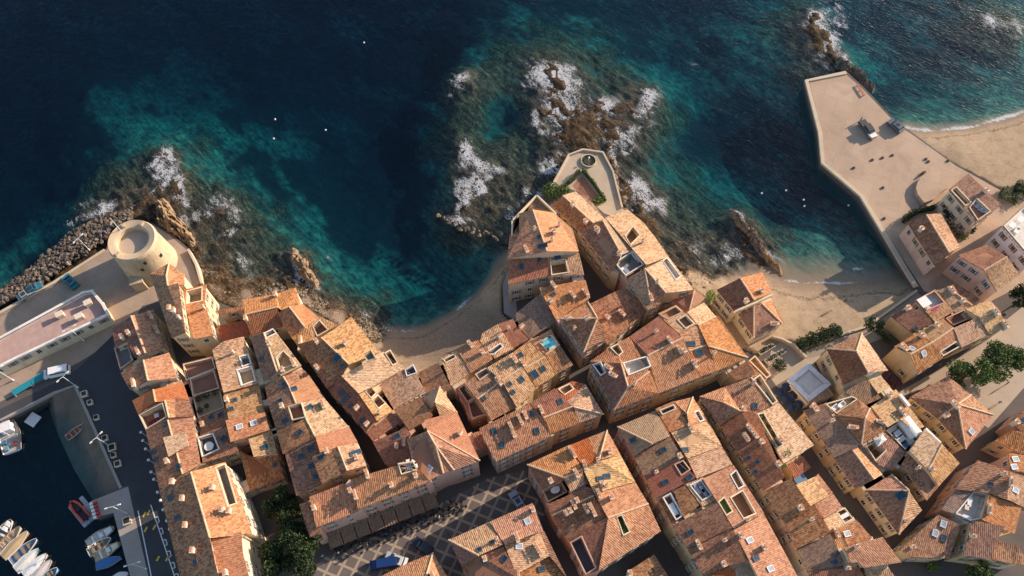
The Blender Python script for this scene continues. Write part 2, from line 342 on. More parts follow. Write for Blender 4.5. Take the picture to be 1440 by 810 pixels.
# strata run diagonally on this coast
ua = GX * .66 - GY * .75; ub = GX * .75 + GY * .66
n_str = fbm(ua / 7.0, ub / 1.6, 4, 6, True)
Z = -DEP
sandy = (1 - RK)
Z = Z + RK * (n_mid * 1.15 + n_str * 1.0 + n_fin * .65 - 1.55) + (n_big - .5) * (1.2 * np.clip(DEP, 0, 4) / 4 * 1.2 + .15)
Z = np.where((DEP < 0.0) & (RK < .5), -DEP + RK * (n_fin - .5) * .5 + (n_big - .5) * .12 + (n_fin - .5) * .05, Z)
Z = np.where(lp, np.minimum(Z, 0.6), Z)
Z = np.where((DEP > 1.6), np.minimum(Z, -.25), Z)
rk = np.clip(RK * 1.15 - .20 + (n_big - .5) * 1.1 + (n_str - .55) * .7, 0, 1)
weed = np.clip((.55 * fbm(GX / 13, GY / 13, 5, 9) + .45 * fbm(ua / 9, ub / 3.0, 5, 19) - .46) * 8, 0, 1) * np.clip(DEP / 2.2 - .5, 0, 1)
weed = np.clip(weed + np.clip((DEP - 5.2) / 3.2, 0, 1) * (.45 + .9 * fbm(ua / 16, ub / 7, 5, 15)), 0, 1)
gravel_shade = np.clip(1 - np.hypot((PX - 620) / 130, (PY - 470) / 60), 0, .4) / .4 + np.clip(1 - np.hypot((PX - 400) / 170, (PY - 425) / 50), 0, .4) / .4  # shore gravel, and building shade painted into the cove sand
weed = np.where((PX < 240) & (PY > 520), np.clip(DEP - .6, 0, 1), weed)
def grid_mesh(name, GX, GY, Z, mat, attrs):
    h, wd = GX.shape
    co = np.stack([GX, GY, Z], -1).reshape(-1, 3)
    idx = np.arange(h * wd).reshape(h, wd)
    q = np.stack([idx[:-1, :-1], idx[:-1, 1:], idx[1:, 1:], idx[1:, :-1]], -1).reshape(-1, 4)
    m = bpy.data.meshes.new(name); m.vertices.add(len(co)); m.vertices.foreach_set('co', co.ravel().astype(np.float32))
    m.loops.add(q.size); m.loops.foreach_set('vertex_index', q.ravel().astype(np.int32))
    m.polygons.add(len(q)); m.polygons.foreach_set('loop_start', (np.arange(len(q)) * 4).astype(np.int32))
    m.polygons.foreach_set('use_smooth', np.ones(len(q), bool))
    for k, a in attrs.items():
        at = m.attributes.new(k, 'FLOAT', 'POINT'); at.data.foreach_set('value', a.ravel().astype(np.float32))
    m.materials.append(mat); m.update(calc_edges=True); m.validate()
    o = bpy.data.objects.new(name, m); COL.objects.link(o); return o
def seabed_mat():
    N = NT('seabed'); g = N.n('ShaderNodeNewGeometry'); p = g.outputs['Position']
    rk_ = N.n('ShaderNodeAttribute', attribute_name='rock').outputs['Fac']; wd_ = N.n('ShaderNodeAttribute', attribute_name='weed').outputs['Fac']
    z = N.n('ShaderNodeSeparateXYZ', {0: p}).outputs[2]
    n1 = N.noise(p, .5, 5, .65); n2 = N.noise(p, 2.4, 5, .7); n3 = N.noise(p, 7.0, 3, .6)
    mp = N.n('ShaderNodeMapping', {'Vector': p, 'Rotation': (0, 0, -.85), 'Scale': (2.6, .7, 1)}, vector_type='TEXTURE')
    n4 = N.noise(mp.outputs[0], 1.0, 5, .7, .6)
    sand_s = N.math('ADD', N.math('MULTIPLY', n1.outputs[0], .5), N.math('MULTIPLY', n2.outputs[0], .5))
    sand = N.ramp(sand_s, [(.32, (.24, .165, .10)), (.5, (.36, .26, .165)), (.68, (.44, .335, .22))])
    wet = N.ramp(z, [(0.0, (1, 1, 1)), (.45, (0, 0, 0))])
    wrk = N.math('ADD', z, N.math('MULTIPLY', N.math('SUBTRACT', n1.outputs[0], .5), .7))
    wline = N.math('MULTIPLY', N.ramp(wrk, [(.44, (0, 0, 0)), (.50, (1, 1, 1)), (.53, (1, 1, 1)), (.60, (0, 0, 0))]).outputs[0], N.ramp(n2.outputs[0], [(.42, (0, 0, 0)), (.55, (1, 1, 1))]).outputs[0])
    foot = N.noise(p, 3.6, 3, .8); sandf = N.mix(N.math('MULTIPLY', N.ramp(foot.outputs[0], [(.55, (0, 0, 0)), (.68, (1, 1, 1))]).outputs[0], .35), sand.outputs[0], (.24, .17, .11, 1))
    ga = N.n('ShaderNodeAttribute', attribute_name='gravel_shade').outputs['Fac']; sandf = N.mix(N.math('MULTIPLY', ga, .85), sandf, N.ramp(N.noise(p, 4.5, 4, .75).outputs[0], [(.35, (.09, .066, .048)), (.5, (.19, .14, .105)), (.66, (.30, .235, .18))]).outputs[0])
    sandf = N.mix(N.math('MULTIPLY', wline, .8), sandf, (.07, .05, .035, 1))
    sand2 = N.mix(N.math('MULTIPLY', wet.outputs[0], .8), sandf, (.20, .145, .10, 1))
    wr = N.ramp(N.noise(N.n('ShaderNodeMapping', {'Vector': p, 'Rotation': (0, 0, -.1), 'Scale': (.22, 2.0, 1)}).outputs[0], .55, 4, .75, .8).outputs[0], [(.60, (0, 0, 0)), (.70, (1, 1, 1))])
    sand3 = N.mix(N.math('MULTIPLY', N.math('MULTIPLY', wr.outputs[0], .6), N.math('GREATER_THAN', z, .15)), sand2, (.12, .085, .06, 1))
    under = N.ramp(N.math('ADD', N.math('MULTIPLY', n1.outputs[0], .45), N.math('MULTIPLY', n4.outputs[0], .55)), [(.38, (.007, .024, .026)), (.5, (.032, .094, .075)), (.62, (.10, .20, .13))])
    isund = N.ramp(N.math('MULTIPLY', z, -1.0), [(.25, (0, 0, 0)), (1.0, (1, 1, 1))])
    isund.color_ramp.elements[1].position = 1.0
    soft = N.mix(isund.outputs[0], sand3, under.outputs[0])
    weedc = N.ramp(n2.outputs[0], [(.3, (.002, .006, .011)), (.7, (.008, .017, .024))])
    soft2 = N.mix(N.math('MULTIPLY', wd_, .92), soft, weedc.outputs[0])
    rs = N.math('ADD', N.math('MULTIPLY', n4.outputs[0], .55), N.math('MULTIPLY', n2.outputs[0], .45))
    rock = N.ramp(rs, [(.40, (.006, .005, .003)), (.47, (.030, .022, .013)), (.55, (.085, .060, .034)), (.66, (.22, .165, .105))])
    rockd = N.mix(N.ramp(z, [(0, (0, 0, 0)), (.06, (1, 1, 1))]).outputs[0], rock.outputs[0], N.mix(1.0, rock.outputs[0], (1.0, .88, .76, 1), 'MULTIPLY'))
    edge = N.math('ADD', rk_, N.math('MULTIPLY', N.math('SUBTRACT', n2.outputs[0], .5), 1.1), clamp=True)
    rf = N.ramp(edge, [(.38, (0, 0, 0)), (.62, (1, 1, 1))])
    col = N.mix(rf.outputs[0], soft2, rockd)
    bp = N.n('ShaderNodeBump', {'Strength': .5, 'Distance': .18, 'Height': N.math('ADD', N.math('MULTIPLY', n2.outputs[0], N.math('ADD', .15, rk_)), N.math('MULTIPLY', n3.outputs[0], .12))})
    N.bsdf(col, .9, bp.outputs[0], spec=.2); return N.mat
sb = struct(grid_mesh('seabed', GX, GY, Z, seabed_mat(), {'rock': rk, 'weed': weed, 'gravel_shade': np.clip(gravel_shade, 0, 1)}))
# outer seabed ring out to the horizon
x0, x1, y0, y1 = gx[0], gx[-1], gy[0], gy[-1]
B = 3000
ring = [(x0, y0), (x1, y0), (x1, y1), (x0, y1)]; outr = [(-B, -B), (B, -B), (B, B), (-B, B)]
sr = mesh_obj('outer_seabed', [(x, y, -10.0) for x, y in ring] + [(x, y, -12) for x, y in outr], [(i, (i + 1) % 4, 4 + (i + 1) % 4, 4 + i)[::-1] for i in range(4)], plain('deep_seabed', (.005, .012, .018), .9))
struct(sr)
# ---- sea
FOAM = [(645,112,20,15,0,.9),(636,134,11,9,0,.9),(775,108,46,20,.3,1.15),(738,118,16,8,0,.9),(800,95,18,12,0,.8),(788,150,24,30,.5,.85),(765,185,16,10,0,.7),(855,148,16,16,0,.95),(845,160,10,20,0,.6),(860,215,5,34,-.3,.7),(914,140,15,28,.3,1.0),(920,175,12,14,0,.7),(655,212,9,20,0,1.1),(652,230,12,10,0,.6),(657,275,9,14,0,1.05),(640,308,28,8,.25,.9),(665,318,16,6,0,.7),(902,262,11,24,-.55,1.05),(915,290,6,8,0,.7),(800,192,22,12,0,.6),(236,212,10,14,0,1.0),(222,236,30,10,-.2,.65),(252,262,9,22,0,1.05),(262,285,9,12,0,.8),(311,278,18,14,.2,1.0),(332,300,12,18,.2,.8),(342,368,7,20,-.5,.85),(352,385,4,12,0,.6),(418,368,8,22,-.3,1.0),(425,390,12,10,0,.6),(118,288,18,7,-.3,1.0),(112,308,34,6,-.35,.8),(463,365,8,16,0,.7),(195,240,10,8,0,.5),(1156,22,24,26,.5,1.0),(1172,55,14,28,.4,.95),(1190,88,12,10,0,.7),(1395,32,34,11,.35,1.05),(1428,45,22,16,.3,.9),(1370,12,10,6,0,.8),(1038,302,12,9,0,.9),(1050,330,8,20,-.4,.5),(540,462,18,4,.2,.8),(575,466,16,2.5,0,.7),(650,430,14,2.2,-.8,1.2),(1000,20,10,3,0,.35),(305,20,40,8,0,.12),(975,90,14,4,.3,.4),(1205,378,14,2,-.15,.9),(1170,399,55,2.2,.0,1.15),(1110,395,18,2,0,.8),(1160,374,4,3,0,.6),(1300,183,40,3,.12,1.1),(1350,181,40,3,-.1,1.1),(1410,166,40,3,-.28,1.1),(980,300,18,5,.5,.45),(945,285,20,5,.7,.4),(1100,150,20,3,.3,.25)]
WS = 0.6
wxs = np.arange(-174, 174.1, WS); wys = np.arange(3, 204.1, WS)
WX, WY = np.meshgrid(wxs, wys)
wpx, wpy = world_px(WX, WY, np.zeros_like(WX))
wd, wr_ = field(np.clip(wpx, -200, 1640), np.clip(wpy, -150, 900))
fo = np.zeros_like(WX)
for (fx, fy, rx, ry, a, st) in FOAM:
    dx = wpx - fx; dy = wpy - fy; ca, sa = math.cos(a), math.sin(a)
    q = ((dx * ca + dy * sa) / rx) ** 2 + ((-dx * sa + dy * ca) / ry) ** 2
    fo = np.maximum(fo, st * np.exp(-q * .8))
ix = np.clip(np.round((WX - gx[0]) / SPX).astype(int), 0, len(gx) - 1); iy = np.clip(np.round((WY - gy[0]) / SPX).astype(int), 0, len(gy) - 1)
prox = np.clip((Z[iy, ix] + 1.1) / 1.0, 0, 1)
for _ in range(3): prox = (prox + np.roll(prox, 1, 0) + np.roll(prox, -1, 0) + np.roll(prox, 1, 1) + np.roll(prox, -1, 1)) / 5
fo = np.where(wr_ > .3, fo * (.45 + .62 * prox), fo)
wn = fbm(WX / 6, WY / 6, 4, 21)
shallow_rock = np.clip(1 - np.abs(wd - .7) / 1.1, 0, 1) * wr_ * np.clip((wn - .47) * 5, 0, 1)
fo = np.clip(np.maximum(fo, shallow_rock * .72 * (.4 + prox)), 0, 1.2)
harb = (wpx < 240) & (wpy > 520)
fo = np.where(harb, 0, fo)
# gentle wave relief, calm in the harbour; rougher towards the open bay on the right
rough = np.where(harb, .05, np.clip(.74 + (wpx - 500) / 4000, .7, .95))
rough = rough + np.clip((wpx - 1120) / 250, 0, 1) * np.clip((220 - wpy) / 60, 0, 1) * .05
wu = WX * .86 - WY * .50; wv_ = WX * .50 + WY * .86
wz = (fbm(wv_ / 5.0, wu / 16.0, 3, 30) - .5) * .55 + (fbm(wv_ / 2.2 + 7, wu / 5.5, 3, 33) - .5) * .30
wz = wz * .4 * rough * np.clip(wd / 1.5, .08, 1)
M_SEA = None
def sea_mat():
    N = NT('sea_water'); g = N.n('ShaderNodeNewGeometry'); p = g.outputs['Position']
    fa = N.n('ShaderNodeAttribute', attribute_name='foam').outputs['Fac']; ra = N.n('ShaderNodeAttribute', attribute_name='chop').outputs['Fac']
    mp = N.n('ShaderNodeMapping', {'Vector': p, 'Rotation': (0, 0, -.5), 'Scale': (2.1, .8, 1)}, vector_type='TEXTURE')
    w1 = N.noise(mp.outputs[0], .55, 2, .5, .4); w2 = N.noise(mp.outputs[0], 1.5, 2, .5, .3); w3 = N.noise(p, 5.0, 2, .6)
    h = N.math('ADD', N.math('ADD', N.math('MULTIPLY', w1.outputs[0], .36), N.math('MULTIPLY', w2.outputs[0], .58)), N.math('MULTIPLY', w3.outputs[0], .03))
    bp = N.n('ShaderNodeBump', {'Strength': N.math('MULTIPLY', ra, .8), 'Distance': .46, 'Height': h})
    dt = N.n('ShaderNodeVectorMath', {0: bp.outputs[0], 1: g.outputs['Incoming']}, operation='DOT_PRODUCT')
    fr = N.math('ADD', .02, N.math('MULTIPLY', N.math('POWER', N.math('SUBTRACT', 1.0, N.math('ABSOLUTE', dt.outputs['Value']), clamp=True), 5.0), .98))   # Schlick, the same from both sides
    gl = N.n('ShaderNodeBsdfGlossy', {'Color': (.95, .97, 1, 1), 'Roughness': .035, 'Normal': bp.outputs[0]})
    tr = N.n('ShaderNodeBsdfTransparent', {'Color': (1, 1, 1, 1)})
    wat = N.n('ShaderNodeMixShader', {0: fr.outputs[0], 1: tr.outputs[0], 2: gl.outputs[0]})
    fmp = N.n('ShaderNodeMapping', {'Vector': p, 'Rotation': (0, 0, -.9), 'Scale': (1.7, .85, 1)}, vector_type='TEXTURE')
    f1 = N.noise(fmp.outputs[0], .42, 7, .72, 1.0); f2 = N.noise(fmp.outputs[0], 1.3, 4, .7, 1.5)
    lace = N.math('SUBTRACT', 1.0, N.math('MULTIPLY', N.math('ABSOLUTE', N.math('SUBTRACT', f2.outputs[0], .5)), 6.0), clamp=True)
    s = N.math('ADD', N.math('MULTIPLY', N.math('SUBTRACT', f1.outputs[0], .5), 2.5), N.math('MULTIPLY', N.math('SUBTRACT', lace, .5), 1.3))
    fm = N.math('MULTIPLY', N.math('SUBTRACT', N.math('ADD', s, N.math('MULTIPLY', fa, 1.12)), .87), 3.0, clamp=True)
    fm2 = N.math('MULTIPLY', N.math('MULTIPLY', fm, N.math('MULTIPLY', fa, 3.0, clamp=True)), .74)
    wc = N.n('ShaderNodeBsdfPrincipled', {'Base Color': (.60, .61, .62, 1), 'Roughness': .8})
    mx = N.n('ShaderNodeMixShader', {0: fm2, 1: wat.outputs[0], 2: wc.outputs[0]})
    N.t.links.new(mx.outputs[0], N.out.inputs[0])
    va = N.n('ShaderNodeVolumeAbsorption', {'Color': (.12, .765, .87, 1), 'Density': .18})
    N.t.links.new(va.outputs[0], N.out.inputs[1])
    return N.mat
M_SEA = sea_mat()
def build_sea():
    h, wdt = WX.shape
    edge = np.zeros_like(wz); edge[1:-1, 1:-1] = 1
    co = np.stack([WX, WY, wz * edge], -1).reshape(-1, 3)
    idx = np.arange(h * wdt).reshape(h, wdt)
    q = np.stack([idx[:-1, :-1], idx[:-1, 1:], idx[1:, 1:], idx[1:, :-1]], -1).reshape(-1, 4).tolist()
    nv = len(co); ex = [(-B, -B, 0), (B, -B, 0), (B, B, 0), (-B, B, 0), (-B, -B, -14), (B, -B, -14), (B, B, -14), (-B, B, -14)]
    bot = idx[0, :].tolist(); top = idx[-1, :].tolist(); lef = idx[:, 0].tolist(); rig = idx[:, -1].tolist()
    a, b, c, d = nv, nv + 1, nv + 2, nv + 3
    polys = q
    polys.append([a, b] + bot[::-1]); polys.append([b, c] + rig[::-1]); polys.append([c, d] + top); polys.append([d, a] + lef)
    e, f, g, hh = nv + 4, nv + 5, nv + 6, nv + 7
    polys += [[b, a, e, f], [c, b, f, g], [d, c, g, hh], [a, d, hh, e], [e, hh, g, f]]
    m = bpy.data.meshes.new('sea'); m.from_pydata([tuple(v) for v in co] + ex, [], polys)
    for k, arr in (('foam', fo), ('chop', rough)):
        at = m.attributes.new(k, 'FLOAT', 'POINT'); at.data.foreach_set('value', np.append(arr.ravel(), [0.0 if k == 'foam' else .6] * 8).astype(np.float32))
    m.polygons.foreach_set('use_smooth', [i < len(q) - 9 for i in range(len(polys))])
    m.materials.append(M_SEA); m.update()
    o = bpy.data.objects.new('sea', m); COL.objects.link(o); return struct(o)
build_sea()

# ---- land slabs
def slab(name, polypx, ztop, zbot, mat, z_ref=None, kind='structure'):
    pw = [P(x, y, ztop if z_ref is None else z_ref) for x, y in polypx]
    b = MB(); b.prism([(p.x, p.y) for p in pw], zbot, ztop)
    return struct(b.build(name, mat), kind)
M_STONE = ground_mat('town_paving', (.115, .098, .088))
M_QUAY = ground_mat('quay_concrete', (.45, .325, .23), .78, 1.12, .18, 2.5, joints=6.5)
M_ASPH = ground_mat('asphalt', (.060, .060, .066), .75, 1.25)
M_PALE = ground_mat('pale_quay_stone', (.34, .29, .25), .8, 1.15)
M_MOLE = ground_mat('mole_paving', (.38, .29, .22), .8, 1.15, joints=4.0)
M_COURT = ground_mat('court_paving', (.42, .34, .25), .85, 1.1)
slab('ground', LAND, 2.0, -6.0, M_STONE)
def sheet(name, polypx, z, mat, parent=None):
    pw = [P(x, y, z) for x, y in polypx]
    if area2(pw) < 0: pw = pw[::-1]
    o = mesh_obj(name, pw, [tuple(range(len(pw)))], mat, parent)
    return struct(o) if parent is None else o
sheet('quay', [(1275,372),(1214,277),(1160,227),(1156,185),(1138,115),(1189,104),(1212,124),(1259,173),(1294,197),(1344,233),(1400,264),(1440,283),(1620,272),(1620,420),(1440,400),(1380,430),(1300,410)], 2.004, M_QUAY)
sheet('mole', [(-318,622),(0,443),(76,401),(149,354),(163,326),(186,314),(214,316),(238,330),(263,352),(272,374),(281,399),(240,420),(200,430),(175,470),(110,510),(0,565),(-318,715)], 2.004, M_MOLE)
sheet('road', [(0,575),(75,540),(110,518),(160,470),(182,480),(205,560),(235,680),(262,810),(290,950),(215,950),(208,812),(181,685),(170,683),(106,541),(75,551),(0,589)], 2.008, M_ASPH)
sheet('quay_strip', [(127.5,705),(180,684),(209,812),(240,950),(216,950),(188.5,830),(159.5,721),(133.5,728)], 2.012, M_PALE)
sheet('terrace_paving', [(800,219),(820,211),(847,214),(860,240),(874,292),(888,303),(880,312),(850,300),(815,270),(790,262),(776,262)], 2.012, ground_mat('point_paving', (.45, .36, .26)))
sheet('east_street', [(1250,565),(1270,548),(1345,505),(1440,430),(1560,400),(1560,500),(1440,545),(1390,602),(1330,560),(1290,548)], 2.008, ground_mat('street_paving', (.43, .34, .25), .85, 1.1))
sheet('court', [(1082,506),(1087,478),(1100,478),(1117,487),(1134,503),(1150,491),(1166,492),(1130,522),(1095,547),(1078,524)], 2.006, M_COURT)
sheet('lane', [(1124,496),(1190,472),(1218,464),(1290,411),(1302,422),(1250,472),(1200,492),(1168,496),(1134,505)], 2.01, ground_mat('lane_paving', (.30, .25, .20), .85, 1.1))
sheet('cove_walk', [(709,440),(707,400),(717,372),(725,332),(738,340),(724,400),(728,452)], 2.006, ground_mat('walk_concrete', (.32, .28, .25), .85, 1.1))
# slipway down into the harbour
sw = [P(75,553,1.95), P(105,541,1.95), P(169,686,1.95), P(131,704,-2.0), P(104,660,-2.2), P(82,612,-2.2), P(68,572,-1.4)]
b = MB(); b.add([tuple(v) for v in sw] + [(v.x, v.y, -6) for v in sw], [tuple(range(7))[::-1]] + [(i, (i + 1) % 7, 7 + (i + 1) % 7, 7 + i) for i in range(7)])
struct(b.build('slipway', ground_mat('slipway_concrete', (.15, .12, .092), .6, 1.2, .4)))
# low sea walls round the quays
def kerb(name, pts, wdt, z0, z1, mat, label=None, cat=None, parent=None):
    pw = [P(x, y, z1) for x, y in pts]; L = []; R = []
    for i, p in enumerate(pw):
        a = pw[max(0, i - 1)]; c = pw[min(len(pw) - 1, i + 1)]; d = (c - a); d.z = 0; d.normalize(); nrm = Vector((-d.y, d.x, 0))
        L.append(p + nrm * wdt / 2); R.append(p - nrm * wdt / 2)
    vs = []; n = len(pw)
    for q, z in ((L, z0), (R, z0), (L, z1), (R, z1)): vs += [(v.x, v.y, z) for v in q]
    fs = []
    for i in range(n - 1):
        fs += [(2*n+i, 3*n+i, 3*n+i+1, 2*n+i+1), (i, i+1, n+i+1, n+i), (i, 2*n+i, 2*n+i+1, i+1), (n+i, n+i+1, 3*n+i+1, 3*n+i)]
    fs += [(0, n, 3*n, 2*n), (n-1, 2*n-1, 4*n-1, 3*n-1)[::-1]]
    o = mesh_obj(name, vs, fs, mat, parent)
    if label: tag(o, label, cat)
    return o
M_KERB = ground_mat('kerb_stone', (.52, .42, .30), .8, 1.1, .5)
kerb('quay_wall', [(1190,101.5),(1134.5,113),(1153.5,186),(1157.5,228.5),(1212,275),(1272,375),(1289,403)], .9, 1.75, 2.35, M_KERB, 'long low concrete wall edging the sandy quay above deep water', 'wall')
kerb('mole_wall', [(-300,608),(0,439),(75,397),(147,351)], .6, 0, 2.6, M_KERB, 'low stone wall between the boulders and the road by the round tower', 'wall')
kerb('terrace_wall', [(264,350),(275,371),(283,398)], .45, 0, 2.7, M_KERB, 'thin sea wall along the terrace beside the round tower', 'wall')
kerb('point_wall', [(776,261),(800,217),(820,209.5),(848,213.5),(862,240),(875,291)], .4, 0, 2.5, M_KERB, 'low stone wall around the pointed terrace with the round bed', 'wall')
kerb('harbour_kerb', [(0,591),(75,552.5),(105,541.5),(169.5,686)], .5, 1.5, 2.16, M_PALE, 'pale stone kerb along the harbour road above the slipway', 'kerb')
kerb('beach_wall', [(1120,493),(1190,468),(1220,458),(1290,408)], .5, 0, 2.5, M_KERB, 'low wall between the sandy cove and the lane behind it', 'wall')
# plaza with a lattice of pale bands
plz = [(452,786),(560,741),(686,673),(738,662),(765,725),(640,830),(540,930),(380,930)]
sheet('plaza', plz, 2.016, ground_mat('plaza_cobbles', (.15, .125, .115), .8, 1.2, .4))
pz = [P(x, y, 2.02) for x, y in plz]
o_ = P(490.8, 779.2, 2.02); d1 = P(490.8 + 15.8, 779.2 + 6.7, 2.02) - o_; d2 = P(490.8 + 8.3, 779.2 - 15.8, 2.02) - o_
M_BAND = ground_mat('pale_band_stone', (.38, .30, .215), .85, 1.1)
for di, dj in ((d1, d2), (d2, d1)):
    for k in range(-14, 22):
        base = o_ + dj * k; dn = di.normalized(); nr = Vector((-dn.y, dn.x, 0)); run = None; N_ = 900
        for s in range(-N_, N_ + 1):
            q = base + di * (s * .04); ins = inpoly(q.x, q.y, pz)
            if ins and run is None: run = q
            if run is not None and (not ins or s == N_):
                if (q - run).length > .8:
                    zz = 2.022 if di is d1 else 2.026
                    vs = [run + nr * .22, run - nr * .22, q - nr * .22, q + nr * .22]
                    struct(mesh_obj('paving_band', [(v.x, v.y, zz) for v in vs], [(0, 1, 2, 3)], M_BAND, origin=None))
                run = None
# road markings on the harbour street
M_LINE = plain('road_paint', (.70, .70, .68), .7); M_YEL = plain('yellow_paint', (.62, .42, .05), .7)
def stripe(name, a, c, wdt, z, mat):
    p = P(*a, z); q = P(*c, z); d = (q - p).normalized(); n = Vector((-d.y, d.x, 0)) * wdt / 2
    return struct(mesh_obj(name, [p + n, p - n, q - n, q + n], [(0, 1, 2, 3)], mat))
stripe('lane_marking', (194,718), (213,812), .18, 2.014, M_LINE); stripe('lane_marking', (212,710), (246,812), .18, 2.014, M_LINE)
for i in range(6):
    x = 218 + i * 5.6; y = 728 + i * 16
    for a, c in (((x, y), (x + 4, y - 1.5)), ((x + 4, y - 1.5), (x + 6, y + 6)), ((x + 6, y + 6), (x + 2, y + 7.5))): stripe('bay_marking', a, c, .16, 2.014, M_LINE)
for x, y in ((201,727),(207,724),(203,748),(215,745),(220,789),(233,789)): stripe('yellow_marking', (x, y), (x + 4, y - 7), .35, 2.014, M_YEL)
# ================================================================ HOUSES: engine
GEO_V = []; GEO_F = []                      # everything that can be stood upon, for pixel picking
def geo_add(vs, fs):
    n = len(GEO_V); GEO_V.extend([Vector(v) for v in vs]); GEO_F.extend([tuple(i + n for i in f) for f in fs])
geo_add([(v.x, v.y, 2.0) for v in [P(-500, 1300), P(2000, 1300), P(2000, -200), P(-500, -200)]], [(0, 1, 2, 3)])
# chimney / skylight / window master meshes
def chimney_meshes():
    r = []
    for (x, y, z) in ((.55, .85, 1.0), (.42, .42, 1.25), (.45, 1.6, .8)):
        a = MB(); a.box((0, 0, z / 2 - .5), (x, y, z + 1.0)); a.box((0, 0, z + .06), (x + .16, y + .16, .12))
        c = MB(); k = max(1, int(y / .55))
        for i in range(k): c.box((0, (i - (k - 1) / 2) * .5, z + .27), (.3, .3, .32), taper=.75)
        c.box((0, 0, z + .48), (x * .8, y * .95, .07))
        r.append((a.mesh('chimney', M_CHIM), c.mesh('chimney_cap', M_TERRA)))
    return r
CHM = chimney_meshes()
def sky_mesh(wd, ln, glass):
    f = MB()
    for sx in (-1, 1): f.box((sx * wd / 2, 0, .07), (.12, ln + .12, .2))
    for sy in (-1, 1): f.box((0, sy * ln / 2, .07), (wd - .12, .12, .2))
    g = MB(); g.box((0, 0, .08), (wd - .1, ln - .1, .1))
    return f.mesh('skylight', M_FRAME if glass is not M_GLASSP else M_STEEL), g.mesh('pane', glass)
SKM = {'b': sky_mesh(.78, 1.05, M_GLASSB), 'w': sky_mesh(.85, 1.05, M_GLASSP), 's': sky_mesh(.62, .8, M_GLASSB), 'L': sky_mesh(1.2, 1.5, M_GLASSB), 'n': sky_mesh(.8, 1.9, M_GLASSB)}
def window_meshes(sh):
    fr = MB()
    for sx in (-1, 1): fr.box((sx * .5, .02, 0), (.10, .16, 1.7))
    fr.box((0, .02, .80), (.90, .16, .10)); fr.box((0, .05, -.83), (1.2, .30, .10)); fr.box((0, .0, 0), (.06, .08, 1.5))
    gl = MB(); gl.box((0, -.03, 0), (.9, .06, 1.5))
    a = MB(); a.box((0, .06, 0), (.5, .06, 1.6)); 
    for k in range(6): a.box((0, .10, -.6 + k * .24), (.4, .03, .12))
    return fr.mesh('window', M_CREAM), gl.mesh('pane', M_GLASSD), a.mesh('shutter', sh)
WNM = [window_meshes(M_SHUT), window_meshes(M_SHUTB), window_meshes(M_WOOD)]
HOUSES = []
